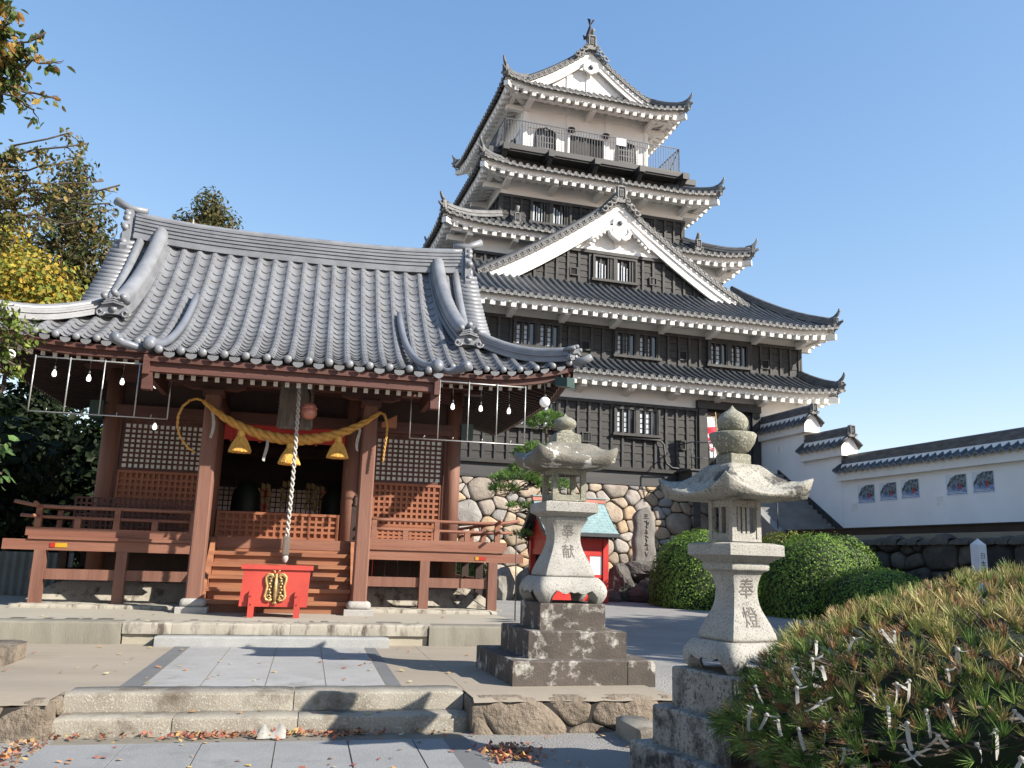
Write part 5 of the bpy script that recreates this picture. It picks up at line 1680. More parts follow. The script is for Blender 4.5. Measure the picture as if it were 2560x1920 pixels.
# main ridge: stacked courses with a sagging line and tall ends
m = MB()
NR = 28
def rz(x):
    u = (x - SCX) / 3.6
    return 7.86 + .16 * u * u * abs(u)
lay = [(.34, 0, .10), (.24, .10, .07), (.28, .17, .05), (.24, .22, .04), (.28, .26, .04), (.24, .30, .04), (.28, .34, .045), (.24, .385, .035), (.27, .42, .045), (.23, .465, .035), (.26, .50, .05)]
for hw, z0, hh in lay:
    rows = []
    for k in range(NR + 1):
        x = lerp(GX0 + .06, GX1 - .06, k / NR)
        z = rz(x)
        w2 = hw / 2 + .04
        rows.append([(x, 18.7 - w2, z + z0), (x, 18.7 - w2, z + z0 + hh - .008), (x, 18.7 + w2, z + z0 + hh - .008), (x, 18.7 + w2, z + z0)])
    m.grid([list(r) for r in rows], 0, False, None, True)
m.tube([(lerp(GX0 + .04, GX1 - .04, k / NR), 18.7, rz(lerp(GX0 + .04, GX1 - .04, k / NR)) + .57) for k in range(NR + 1)], .085, 10)
MR = m.build('main_ridge', 'shrine_ridge', RF)
for sg, gx in ((-1, GX0), (1, GX1)):
    m = MB()
    b = Vector((gx, 18.7, rz(gx)))
    d = Vector((sg, 0, 0))
    # stacked onion-shaped ridge end
    poly = [(-.34, -.45), (-.40, -.25), (-.30, -.10), (-.30, .15), (-.34, .24), (-.24, .36), (-.20, .62), (.20, .62), (.24, .36), (.34, .24), (.30, .15), (.30, -.10), (.40, -.25), (.34, -.45)]
    vs = [(gx + sg * e, 18.7 + y, b.z + z) for e in (0, .14) for y, z in poly]
    n = len(poly)
    m.add(vs, [tuple(range(n)), tuple(range(2 * n - 1, n - 1, -1))] + [(k, (k + 1) % n, (k + 1) % n + n, k + n) for k in range(n)])
    for z, w_ in ((.52, .22), (.40, .26), (.18, .34), (-.16, .36)):
        m.tube([(gx + sg * .10, 18.7 - w_, b.z + z), (gx + sg * .10, 18.7 + w_, b.z + z)], .075, 9)
    m.lathe([(.17, 0), (.17, .05), (.12, .10), (.05, .11)], 14, (gx + sg * .12, 18.7, b.z + .02), axis='x') if sg > 0 else m.lathe([(.17, 0), (.17, -.05), (.12, -.10), (.05, -.11)], 14, (gx + sg * .12, 18.7, b.z + .02), axis='x')
    m.tube([(gx - sg * .25, 18.7, b.z + .68), (gx + sg * .1, 18.7, b.z + .70), (gx + sg * .42, 18.7, b.z + .86)], [.075, .08, .085], 10)
    m.build('ridge_end', 'shrine_ridge', MR)
# descending ridges, verge tiles and corner ridges
def crest(mb, p, s=1.0, face=Vector((0, -1, 0))):
    """scrolled end tile with three round ends on top"""
    sd_ = Vector((-face.y, face.x, 0))
    poly = [(-.24, -.02), (-.30, .05), (-.24, .16), (-.17, .22), (-.14, .30), (0, .36), (.14, .30), (.17, .22), (.24, .16), (.30, .05), (.24, -.02), (.1, .03), (-.1, .03)]
    n = len(poly)
    vs = [p + sd_ * (x * s) + Vector((0, 0, z * s)) + face * e for e in (0, .10 * s) for x, z in poly]
    mb.add(vs, [tuple(range(n)), tuple(range(2 * n - 1, n - 1, -1))] + [(k, (k + 1) % n, (k + 1) % n + n, k + n) for k in range(n)])
    for sx in (-1, 1):
        c_ = p + sd_ * (sx * .225 * s) + Vector((0, 0, .055 * s)) + face * .12 * s
        mb.tube([c_ + (sd_ * cos(a) + Vector((0, 0, sin(a)))) * (.022 + .0115 * a) * s for a in [q * .7 for q in range(10)]], .02 * s, 6)
    for k in range(3): mb.bar(p + sd_ * (-.20 + .03 * k) * s + Vector((0, 0, (.20 + k * .045) * s)) + face * .13 * s, p + Vector((0, 0, (.25 + k * .045) * s)) + face * .15 * s, .05, .028 * s) ; mb.bar(p + sd_ * (.20 - .03 * k) * s + Vector((0, 0, (.20 + k * .045) * s)) + face * .13 * s, p + Vector((0, 0, (.25 + k * .045) * s)) + face * .15 * s, .05, .028 * s)
    mb.lathe([(.075 * s, 0), (.07 * s, .02), (.02 * s, .035)], 10, p + face * .12 * s + Vector((0, 0, .13 * s)), axis='y') if abs(face.y) > .5 else None
    for a, b in ((-.17, .36), (0, .44), (.17, .36)):
        q = p + sd_ * (a * s) + Vector((0, 0, b * s))
        mb.tube([q - face * .2 * s, q + face * .20 * s], .062 * s, 9)
for sg, xt, xf in ((-1, -3.56, -3.74), (1, 2.44, 2.80)):
    m = MB()
    pth = []
    for k in range(15):
        y = lerp(18.62, 16.22, k / 14)
        x = lerp(xt, xf, (k / 14) ** 2.0)
        pth.append(Vector((x, y, zc(y) + .02)))
    for w_, z0, hh in ((.40, 0, .09), (.30, .09, .06), (.34, .15, .045), (.30, .195, .045)): m.sweep([p + Vector((0, 0, z0)) for p in pth], w_, hh - .006)
    m.tube([pth[0] + Vector((0, .1, .22))] + [p + Vector((0, 0, .25)) for p in pth], [.10] + [.155] * 15, 12)
    crest(m, pth[-1] + Vector((0, -.06, .0)), .95)
    m.build('descending_ridge', 'shrine_ridge', RF)
    # verge: tile ends stacked up the gable slope, looking sideways, and the verge roll
    m = MB()
    gx = GX0 if sg < 0 else GX1
    for k in range(16):
        y = lerp(16.75, 18.55, k / 15)
        z = zc(y) + .03
        m.tube([(gx - sg * .16, y, z), (gx + sg * .30, y, z)], .075, 9)
    m.tube([Vector((gx - sg * .20, lerp(16.4, 18.6, k / 8), zc(lerp(16.4, 18.6, k / 8)) + .10)) for k in range(9)], .09, 9)
    m.build('verge_tiles', 'shrine_ridge', RF)
    m = MB()
    ex = EX0 if sg < 0 else EX1
    pth = []
    for k in range(13):
        t = k / 12
        x = lerp(xf + sg * .10, ex - sg * .10, t); y = lerp(16.45, 15.10, t ** .9)
        tt = y - EY0
        pth.append(Vector((x, y, lerp(zc(16.45), zc(15.1) + .22, t) - .18 * sin(pi * t) + .03)))
    for w_, z0, hh in ((.34, 0, .07), (.24, .07, .05), (.28, .12, .045), (.24, .165, .045)): m.sweep([p + Vector((0, 0, z0)) for p in pth], w_, hh - .006)
    m.tube([p + Vector((0, 0, .225)) for p in pth], .085, 10)
    crest(m, pth[-1] + Vector((sg * .02, -.06, .02)), .62, Vector((sg * .6, -.8, 0)).normalized())
    m.tube([pth[-1] + Vector((0, 0, .0)), pth[-1] + Vector((sg * .22, -.16, .02)), pth[-1] + Vector((sg * .34, -.24, .10))], [.09, .08, .07], 8)
    m.build('corner_ridge', 'shrine_ridge', RF)
    # gable wall under the verge
    m = MB()
    gw = gx - sg * .35
    m.prism([(16.5, zc(16.5) - .3), (20.9, zc(16.5) - .3), (18.7, 7.85)], gw - .05, gw + .05, axis='x')
    m.build('gable_wall', 'dark_wood', H)

# eaves: boards, rafters, boarding
m, rf, bo = MB(), MB(), MB()
n = 40
def eave_board(mb, x0, x1, f, y, drop, h, th, seg=24):
    rows = []
    for k in range(seg + 1):
        x = lerp(x0, x1, k / seg)
        z = f(x) - drop
        rows.append([(x, y, z), (x, y, z - h), (x, y + th, z - h), (x, y + th, z)])
    mb.grid(rows, 0, False, None, True)
    mb.add(rows[0], [(0, 1, 2, 3)]); mb.add(rows[-1], [(3, 2, 1, 0)])
fz = lambda x: zc(EY0) + up(x, EX0, EX1)
for a, b in ((EX0 + .05, PX0 - .02), (PX1 + .02, EX1 - .05)):
    eave_board(m, a, b, fz, EY0 + .05, .075, .085, .16)
    eave_board(m, a, b, fz, EY0 + .12, .155, .11, .16)
eave_board(m, PX0 + .04, PX1 - .04, lambda x: zc(PY), PY + .05, .075, .085, .16, 4)
eave_board(m, PX0 + .04, PX1 - .04, lambda x: zc(PY), PY + .11, .155, .15, .16, 4)
for sg, x in ((-1, PX0), (1, PX1)):
    m.box(x - .045, x + .045, PY + .04, EY0 + .3, zc(PY) - .36, zc(PY) - .06)
    m.box(x - sg * .02 - .07, x - sg * .02 + .07, PY + .12, PY + .28, zc(PY) - .58, zc(PY) - .30)
for sg, ex in ((-1, EX0), (1, EX1)):
    rows = []
    for k in range(25):
        y = lerp(EY0 + .05, EY1 - .05, k / 24)
        d = min(y - EY0, EY1 - y)
        z = zc(EY0) + .30 * max(0, 1 - d / 2.0) ** 2.2 - .08
        xx = ex - sg * .06
        rows.append([(xx, y, z), (xx, y, z - .19), (xx - sg * .16, y, z - .19), (xx - sg * .16, y, z)])
    m.grid(rows, 0, False, None, True)
m.build('eave_board', 'brown_beam', H)
ends = MB()
def rafter(a, b, w_=.062, h=.075):
    a, b = Vector(a), Vector(b)
    rf.bar(a, b, w_, h)
    d = (b - a).normalized()
    ends.bar(a - d * .004, a + d * .006, w_ + .004, h + .004)
k = 0
x = PX0 + .14
while x < PX1 - .1:
    rafter((x, PY + .22, zc(PY) - .345), (x, 15.6, zc(PY) + .20)); x += .176
for a, b in ((EX0 + .3, PX0 - .12), (PX1 + .12, EX1 - .3)):
    nn = int((b - a) / .176)
    for i in range(nn + 1):
        x = lerp(a, b, i / nn)
        c_ = fz(x) - EY0 * 0
        yb = 17.0 if -3.8 < x < 2.7 else 15 + max(.3, 2.0 - (max(-3.8 - x, x - 2.7)) * 1.02)
        rafter((x, EY0 + .22, c_ - .30), (x, yb, c_ - .30 + (yb - 15.2) * .22))
for sg, ex in ((-1, EX0), (1, EX1)):
    nn = int((EY1 - EY0 - .6) / .176)
    for i in range(nn + 1):
        y = lerp(EY0 + .3, EY1 - .3, i / nn)
        d = min(y - EY0, EY1 - y)
        z = zc(EY0) + .30 * max(0, 1 - d / 2.0) ** 2.2 - .30
        ln = min(1.85, d)
        rafter((ex - sg * .22, y, z), (ex - sg * (.22 + ln), y, z + ln * .22))
rf.build('rafters', 'dark_wood', H)
ends.build('rafter_ends', 'rafter_white', H)
def inb(x, q): return min(q, max(.05, min(x - EX0, EX1 - x) - .1))
bo.grid([[(x, 15.15 + inb(x, q), fz(x) - .24 + inb(x, q) * .20) for x in [lerp(EX0 + .1, EX1 - .1, i / 30) for i in range(31)]] for q in (0, .6, 1.2, 1.9)], 0)
bo.grid([[(x, y, zc(PY) - .285 + (y - PY - .2) * .29) for x in (PX0 + .05, PX1 - .05)] for y in (PY + .18, 15.7)], 0)
for sg, ex in ((-1, EX0), (1, EX1)):
    bo.grid([[(ex - sg * (.15 + min(q, max(.05, min(y - EY0, EY1 - y) - .1))), y, zc(EY0) + .30 * max(0, 1 - min(y - EY0, EY1 - y) / 2.0) ** 2.2 - .24 + min(q, max(.05, min(y - EY0, EY1 - y) - .1)) * .20) for q in (0, .9, 1.9)] for y in [lerp(EY0 + .15, EY1 - .15, i / 24) for i in range(25)]], 0)
bo.build('eave_boarding', 'dark_wood', H)
m = MB()
for sg, ex, cx in ((-1, EX0, -3.72), (1, EX1, 2.73)):
    a = Vector((ex - sg * .1, EY0 + .1, zc(EY0) - .02)); b = Vector((cx, 17.0, zc(EY0) + .25))
    m.bar(a, b, .16, .18)
m.build('hip_rafter', 'brown_beam', H)

# body: round columns, walls, beams
FZ = 1.72
for x in (-3.72, -1.86, .72, 2.74):
    m = MB(); m.lathe([(.155, .95), (.155, 4.85)], 18, (x, 17.0, 0)); m.build('column', 'post_wood', H)
for x in (-3.72, 2.74):
    m = MB(); m.lathe([(.155, .95), (.155, 4.85)], 14, (x, 20.4, 0)); m.build('column', 'post_wood', H)
m = MB()
m.box(-4.05, 3.06, 16.86, 17.14, 3.96, 4.18)
m.box(-3.9, 2.9, 16.90, 17.10, 4.62, 4.86)
m.box(-4.3, 3.3, 16.88, 17.12, 4.86, 5.05)
m.box(-3.6, 2.6, 16.92, 17.08, 1.66, 1.80)
for x in (-3.72, 2.74): m.box(x - .1, x + .1, 17.1, 20.4, 3.96, 4.16); m.box(x - .1, x + .1, 17.1, 20.4, 1.6, 1.8); m.box(x - .1, x + .1, 17.1, 20.4, 4.7, 4.95)
m.box(-3.72, 2.74, 20.3, 20.5, 3.7, 3.95); m.box(-3.72, 2.74, 20.3, 20.5, 4.7, 4.95)
m.build('beams', 'brown_beam', H)
m = MB()
m.box(2.86, 3.10, 16.80, 17.2, 3.90, 4.22); m.build('bronze_cap', 'green_metal', H)
m = MB(); m.box(-4.10, -3.86, 16.80, 17.2, 3.90, 4.22); m.build('bronze_cap', 'green_metal', H)
m = MB()
m.box(-3.7, 2.7, 17.02, 17.06, 4.18, 4.70)
for x in (-3.72, 2.74): m.box(x - .03, x + .03, 17.1, 20.4, 1.7, 4.8)
m.box(-3.7, 2.7, 17.1, 20.4, 1.55, 1.62)
m.box(-3.7, 2.7, 17.0, 20.5, 4.96, 5.02)
m.box(-3.7, -2.1, 20.36, 20.40, 1.6, 3.7); m.box(1.1, 2.7, 20.36, 20.40, 1.6, 3.7)
m.box(-3.7, 2.7, 20.36, 20.40, 2.98, 4.95); m.box(-3.7, 2.7, 17.1, 20.4, 4.70, 4.74)
m.build('plank_wall', 'dark_wood', H)
def lattice(name, x0, x1, z0, z1, y, nx, nz, bar, dep, material, back=None, backm=None):
    m = MB()
    fw = .05
    m.box(x0, x1, y - dep - .012, y, z0, z0 + fw); m.box(x0, x1, y - dep - .012, y, z1 - fw, z1)
    m.box(x0, x0 + fw, y - dep - .012, y, z0 + fw, z1 - fw); m.box(x1 - fw, x1, y - dep - .012, y, z0 + fw, z1 - fw)
    for i in range(1, nx):
        x = lerp(x0 + fw, x1 - fw, i / nx)
        m.box(x - bar / 2, x + bar / 2, y - dep, y - .004, z0 + fw, z1 - fw)
    for i in range(1, nz):
        z = lerp(z0 + fw, z1 - fw, i / nz)
        m.box(x0 + fw, x1 - fw, y - dep + .002, y - .003, z - bar / 2, z + bar / 2)
    o = m.build(name, material, H)
    if back:
        m = MB(); m.box(x0 + .01, x1 - .01, y + .001, y + .02, z0 + .01, z1 - .01); m.build(back, backm, o)
    return o
for a, b in ((-3.56, -2.02), (.90, 2.58)):
    m = MB()
    for x in (a, b): m.box(x - .03, x + .03, 16.94, 17.08, 1.8, 3.96)
    m.box(a, b, 16.95, 17.07, 3.90, 3.96)
    m.build('panel_frame', 'brown_wood', H)
    lattice('paper_lattice', a + .03, b - .03, 2.98, 3.90, 17.04, 14, 9, .038, .022, 'brown_wood', 'paper', 'paper')
    lattice('wood_lattice', a + .03, b - .03, 2.12, 2.975, 17.04, 14, 7, .045, .06, 'lattice_wood', 'panel', 'lattice_wood')
    lattice('wood_lattice', a + .03, b - .03, 1.80, 2.115, 17.04, 14, 3, .045, .06, 'lattice_wood', 'panel', 'lattice_wood')
lattice('low_gate', -1.70, .56, 1.80, 2.30, 16.98, 17, 4, .045, .05, 'lattice_wood', 'panel', 'lattice_wood')
m = MB()
m.box(-1.72, .58, 16.97, 17.03, 3.66, 3.96)
for i in range(5): m.box(-1.6 + i * .53, -1.55 + i * .53, 16.93, 16.97, 3.62, 3.96)
m.build('red_transom', 'vermilion', H)
m = MB()
for i in range(28): m.box(lerp(-2.05, 1.05, i / 27) - .012, lerp(-2.05, 1.05, i / 27) + .012, 20.30, 20.34, 1.75, 3.25)
for i in range(14): m.box(-2.05, 1.05, 20.305, 20.335, lerp(1.75, 3.25, i / 13) - .012, lerp(1.75, 3.25, i / 13) + .012)
m.build('rear_lattice', 'dark_wood', H)
# skirting boards and white plinth under the floor
m = MB()
for i in range(26): m.box(-3.6 + i * .243, -3.6 + i * .243 + .238, 17.0, 17.03 + .004 * (i % 2), .98, 1.66)
for sx in (-3.72, 2.74):
    for i in range(14): m.box(sx - .02, sx + .02 + .004 * (i % 2), 17.1 + i * .243, 17.1 + i * .243 + .238, .98, 1.66)
m.build('under_floor_boards', 'dark_wood', H)
m = MB()
prof = [(0.62, .60), (.52, .66), (.36, .80), (.22, .90), (.12, .96), (0, .985)]
loft(m, [[(lerp(-4.05, 3.05, 0) - e if sx < 0 else 3.05 + e, 16.72 - e if sy < 0 else 20.75 + e, z) for sx, sy in ((-1, -1), (1, -1), (1, 1), (-1, 1))] for e, z in prof], 0, False)
m.build('plaster_plinth', 'podium_stone', H)

# porch: square posts, beams, boat brackets
for x in (-1.71, .90):
    m = MB()
    loft(m, [[(x + sx * h, 14.8 + sy * h, z) for sx, sy in ((-1, -.8), (-.8, -1), (.8, -1), (1, -.8), (1, .8), (.8, 1), (-.8, 1), (-1, .8))] for h, z in ((.125, .80), (.122, 4.12))])
    o = m.build('porch_post', 'post_wood', H)
    m = MB()
    loft(m, [sq_ring(.24, .57), sq_ring(.24, .672), sq_ring(.235, .68)]); loft(m, [sq_ring(.19, .68, rnd_=.1, power=2), sq_ring(.205, .73, rnd_=.1, power=2), sq_ring(.19, .79, rnd_=.1, power=2), sq_ring(.15, .81, rnd_=.1, power=2)], 0, True)
    b = m.build('post_base', 'base_stone', o); b.location = (x, 14.8, 0)
    m = MB()
    m.box(x - .17, x + .17, 14.64, 14.96, 4.10, 4.20)
    m.prism([(x - .52, 4.32), (x - .50, 4.26), (x - .36, 4.21), (x + .36, 4.21), (x + .50, 4.26), (x + .52, 4.32)], 14.70, 14.90)
    m.build('boat_bracket', 'brown_beam', H)
m = MB()
m.box(PX0 + .1, PX1 - .1, 14.69, 14.91, 4.32, 4.50)
for x in (-1.71, .90): m.box(x - .07, x + .07, 14.92, 16.9, 4.02, 4.22)
m.box(-3.75, 2.75, 15.55, 15.7, 4.70, 4.86)
m.build('porch_beam', 'brown_beam', H)
m = MB(); m.prism([(1.10, 3.83), (1.36, 3.98), (1.36, 3.76), (1.10, 3.76)], 14.74, 14.86); m.build('beam_nose', 'lattice_wood', H)

# veranda
VX0, VX1, VY = -4.48, 3.55, 15.62
m = MB()
for i in range(int((VX1 - VX0) / .2)):
    pass
m.box(VX0, -1.80, VY, 16.95, 1.665, 1.72); m.box(.98, VX1, VY, 16.95, 1.665, 1.72)
m.box(-1.79, .97, 16.0, 16.95, 1.66, 1.715)
m.box(VX0, -3.9, 16.96, 21.0, 1.665, 1.719); m.box(2.92, VX1, 16.96, 21.0, 1.665, 1.719)
m.build('veranda_floor', 'deck_wood', H)
for b_ in ((VX0 - .38, -1.83, VY + .03, VY + .15, 1.49, 1.66), (1.03, VX1 + .38, VY + .03, VY + .15, 1.49, 1.66), (-1.80, .98, 15.98, 16.06, 1.62, 1.80), (VX1 - .14, VX1 - .02, VY + .16, 21, 1.495, 1.66), (VX0 + .02, VX0 + .14, VY + .16, 21, 1.495, 1.66)):
    m = MB(); m.box(*b_); m.build('veranda_beam', 'deck_wood', H)
for b_ in ((VX0 - .06, -1.83, VY + .035, VY + .15, 1.722, 1.86), (1.03, VX1 + .06, VY + .035, VY + .15, 1.722, 1.86), (VX0 + .03, VX0 + .14, VY + .16, 21, 1.722, 1.86), (VX1 - .14, VX1 - .03, VY + .16, 21, 1.722, 1.86)):
    m = MB(); m.box(*b_); m.build('base_rail', 'deck_wood', H)
for x in (-4.28, -3.02, 2.10, 3.36):
    m = MB(); m.box(x - .085, x + .085, VY + .02, VY + .19, .64, 1.49); m.build('veranda_post', 'post_wood', H)
for y in (17.3, 18.9, 20.5):
    for x in (-4.33, 3.42):
        m = MB(); m.box(x - .075, x + .075, y - .075, y + .075, .6, 1.49); m.build('veranda_post', 'dark_wood', H)
for b_ in ((-4.40, -1.84, VY + .07, VY + .13, 1.02, 1.19), (1.03, 3.44, VY + .07, VY + .13, 1.02, 1.19), (3.40, 3.45, VY + .2, 21, 1.02, 1.17), (-4.36, -4.31, VY + .2, 21, 1.02, 1.17)):
    m = MB(); m.box(*b_); m.build('tie_beam', 'post_wood', H)
ry = VY + .09
for a, b, sg in ((VX0 - .30, -1.80, -1), (1.02, VX1 + .30, 1)):
    m = MB()
    for z, r_, ext in ((2.20, .032, 0), (2.03, .028, .12)):
        a2, b2 = (a + ext, b) if sg < 0 else (a, b - ext)
        q = []
        for k in range(9):
            x = lerp(a2, b2, k / 8)
            e = max(0, (a2 + .5 - x) if sg < 0 else (x - b2 + .5))
            q.append((x, ry, z + (.30 * e * e if z > 2.1 else .08 * e * e)))
        m.tube(q, r_, 8)
    for i in range(5):
        x = lerp(VX0 + .10, -1.95, i / 4) if sg < 0 else lerp(1.15, VX1 - .12, i / 4)
        m.box(x - .05, x + .05, ry - .05, ry + .05, 1.86, 2.02)
        if i in (0, 2, 4): m.box(x - .045, x + .045, ry - .045, ry + .045, 2.0, 2.19)
    xs_ = VX0 + .10 if sg < 0 else VX1 - .12
    for z, r_ in ((2.21, .032), (2.04, .028)):
        m.tube([(xs_, ry - .30, z + (.04 if z > 2.1 else 0)), (xs_, ry - .1, z + .0), (xs_, ry + .3, z), (xs_, 21.0, z)], r_, 8)
    for y in (17, 18.3, 19.6): m.box(xs_ - .045, xs_ + .045, y - .045, y + .045, 1.86, 2.19)
    m.build('veranda_railing', 'deck_wood', H)
m = MB()
for i in range(25): m.box(lerp(-4.02, -1.90, i / 24) - .016, lerp(-4.02, -1.90, i / 24) + .016, 16.40, 16.44, 1.73, 2.42)
for i in range(8): m.box(-4.04, -1.88, 16.405, 16.435, lerp(1.74, 2.41, i / 7) - .016, lerp(1.74, 2.41, i / 7) + .016)
m.build('leaning_lattice', 'brown_wood', H)
# stairs of the porch
m = MB()
for i in range(5):
    z1 = lerp(.585, 1.66, (i + 1) / 5.5)
    y0 = lerp(14.86, 15.92, i / 5)
    m.box(-1.56, .76, y0, 16.0, z1 - .065, z1)
    m.box(-1.55, .75, y0 + .06, 16.0 - .002 * i, z1 - .30, z1 - .066)
m.box(-1.55, .75, 15.99, 16.05, .6, 1.62)
m.build('steps', 'step_wood', H)
m = MB()
for x in (-1.60, .80):
    m.add([(x - .04, 14.80, .59), (x - .04, 16.0, .59), (x - .04, 16.0, 1.80), (x - .04, 15.85, 1.78), (x - .04, 14.80, .80), (x + .04, 14.80, .59), (x + .04, 16.0, .59), (x + .04, 16.0, 1.80), (x + .04, 15.85, 1.78), (x + .04, 14.80, .80)],
          [(4, 3, 2, 1, 0), (5, 6, 7, 8, 9), (0, 5, 9, 4), (4, 9, 8, 3), (3, 8, 7, 2)])
m.build('stair_side', 'step_wood', H)
m = MB()
for x in (.80,):
    m.box(x - .06, x + .06, 15.86, 15.98, 1.72, 2.42)
    m.lathe([(.065, 2.42), (.07, 2.45), (.05, 2.50), (.062, 2.56), (.03, 2.62), (.004, 2.66)], 12, (x, 15.92, 0))
m.build('newel_post', 'dark_wood', H)
m = MB(); m.box(-4.14, -3.88, VY + .022, VY + .029, 1.54, 1.61); m.box(-4.14, -4.06, VY + .018, VY + .0215, 1.54, 1.61, 1); m.build('warning_sticker', ['sticker_yellow', 'sticker_red'], H)
m = MB(); m.box(3.02, 3.22, VY + .022, VY + .029, 1.53, 1.59); m.box(3.02, 3.08, VY + .018, VY + .0215, 1.53, 1.59, 1); m.build('warning_sticker', ['sticker_red', 'sticker_yellow'], H)

# ------------------------------------------------------------------ things on and around the hall
HS = R(SR)
P = thing('hanging_plaque', 'dark weathered name board hanging under the porch beam behind the bell rope', 'plaque', SW(-.36, 14.62, 3.62), HS)
m = MB()
poly = [(-.27, 0), (-.25, .44), (-.24, .88), (.24, .88), (.25, .44), (.27, 0)]
m.prism(poly, -.025, .025); m.build('board', 'old_board', P)
m = MB()
for (a, b), (c_, d) in zip(poly, poly[1:] + poly[:1]): m.bar((a, -.03, b), (c_, -.03, d), .05, .035, up=(0, 1, 0))
for i in range(14):
    for sx in (-1, 1): m.box(sx * .27 - .015, sx * .27 + .015, -.05, -.02, .04 + i * .062, .07 + i * .062)
m.build('frame', 'old_board', P)

# sacred rope
RP_ = thing('sacred_rope', 'thick twisted golden straw rope slung between the two porch posts', 'rope', SW(-.4, 14.60, 3.3), HS)
def rope_c(t):
    x = lerp(-1.45, 1.45, t)
    s = (x / 1.45)
    return Vector((x, -.02, .12 + .50 * s * s + .06 * abs(s) ** 4)), lerp(.028, .085, cos(s * pi / 2) ** .8 if abs(s) < 1 else 0)
m = MB()
N = 150
for st in range(3):
    q, r_ = [], []
    for k in range(N + 1):
        t = k / N
        p, rr = rope_c(t)
        p2, _ = rope_c(min(1, t + .01)); p1, _ = rope_c(max(0, t - .01))
        d = (p2 - p1).normalized()
        u_ = Vector((0, 1, 0)); n_ = d.cross(u_)
        a = 2 * pi * (st / 3) + t * 2 * pi * 6.2
        q.append(p + (u_ * cos(a) + n_ * sin(a)) * rr * .55); r_.append(rr * .62)
    m.tube(q, r_, 8)
# thin tails curling round the posts
for sg in (-1, 1):
    if sg < 0: tail = [(-1.45, -.02, .68), (-1.55, -.05, .70), (-1.65, -.08, .66), (-1.75, -.09, .55), (-1.80, -.09, .40), (-1.80, -.08, .22), (-1.74, -.06, .05), (-1.62, -.05, -.10), (-1.50, .0, -.18)]
    else: tail = [(1.45, -.02, .68), (1.52, -.06, .64), (1.56, -.09, .54), (1.58, -.10, .40), (1.57, -.10, .20), (1.55, -.10, 0), (1.54, -.10, -.18)]
    for st in range(2):
        q = []
        cnt = 60
        for k in range(cnt + 1):
            f = k / cnt * (len(tail) - 1); i = min(int(f), len(tail) - 2)
            p = Vector(tail[i]).lerp(Vector(tail[i + 1]), f - i)
            a = k * .9 + st * pi
            q.append(p + Vector((cos(a) * .010, sin(a) * .010, 0)))
        m.tube(q, [lerp(.020, .010, k / cnt) for k in range(cnt + 1)], 6)
m.build('twisted_rope', 'straw', RP_)
for x, in ((-.80,), (.0,), (.78,)):
    p, _ = rope_c((x + 1.45) / 2.9)
    m = MB()
    m.lathe(fine([(.055, -.03), (.062, -.10), (.060, -.13), (.10, -.19), (.145, -.30), (.172, -.375), (.165, -.385), (.02, -.36)], 3), 20, (x, -.02, p.z - .03))
    for k in range(46):
        a = 2 * pi * k / 46
        m.tube([(x + .062 * cos(a), -.02 + .062 * sin(a), p.z - .16), (x + .128 * cos(a), -.02 + .128 * sin(a), p.z - .27), (x + .178 * cos(a), -.02 + .178 * sin(a), p.z - .395 - .03 * hnoise(k, x))], .010, 4, caps=False)
    m.build('straw_tassel', 'straw_tassel', RP_)
for i, (x, lz) in enumerate(((-1.28, .42), (-.40, .36), (1.10, .38))):
    p, _ = rope_c((x + 1.45) / 2.9)
    m = MB()
    rows = []
    for k in range(7): 
        z = p.z - .06 - lz * k / 6
        dx = .03 * sin(k * .6 + i)
        w_ = .05 - .02 * abs(k / 6 - .5)
        rows.append([(x + dx - w_ * .5 + .02 * k / 6, -.10 - .03 * sin(k), z), (x + dx + w_ * .5 + .02 * k / 6, -.07, z - .01)])
    m.grid(rows, 0, True)
    m.build('paper_streamer', 'paper_white', RP_)

# bell rope
BR = thing('bell_rope', 'thick white braided bell rope hanging in front of the steps with a wooden grip', 'rope', SW(-.33, 14.25, 1.45), HS)
m = MB()
def brp(t): return Vector((.02 * sin(t * 3), 0, .30 + 2.62 * t))
for st in range(4):
    q = []
    for k in range(161):
        t = k / 160
        a = (1 if st % 2 else -1) * t * 2 * pi * 13 + (st // 2) * pi
        rr = .022 * lerp(1.0, .80, t)
        q.append(brp(t) + Vector((cos(a) * rr, sin(a) * rr * .8 + (.008 if st % 2 else -.008), 0)))
    m.tube(q, .0165, 6)
m.build('braid', 'rope_white', BR)
m = MB(); loft(m, [sq_ring(.052, .08, 4, rnd_=.15, power=1), sq_ring(.056, .10, 4, rnd_=.15, power=1), sq_ring(.054, .36, 4, rnd_=.15, power=1), sq_ring(.045, .38, 4, rnd_=.15, power=1)]); m.build('grip', 'old_board', BR)
m = MB(); m.lathe([(.04, .08), (.05, .02), (.035, -.02), (.015, -.05)], 10); m.build('rope_end', 'rope_white', BR)
m = MB(); m.tube([(0, .1, 3.12), (.0, .02, 2.98), (.01, 0, 2.88)], .03, 7); m.build('hook_cord', 'old_board', BR)
Bl = thing('shrine_bell', 'copper pink crotal bell hanging at the top of the white bell rope', 'bell', SW(-.14, 14.33, 3.88), HS)
m = MB(); m.lathe(fine([(.01, -.135), (.07, -.125), (.125, -.07), (.13, .0), (.118, .04)], 4), 22)
m.lathe(fine([(.118, .045), (.120, .08), (.095, .12), (.03, .14), (.005, .145)], 4), 22); m.build('body', 'copper_bell', Bl)
m = MB(); m.lathe([(.12, .03), (.140, .036), (.140, .052), (.12, .058)], 22); m.build('rim', 'copper_bell', Bl)
m = MB(); m.tube([(0, 0, .14), (.0, .1, .3), (-.05, .2, .42)], .015, 6); m.build('hanger', 'dark_wood', Bl)

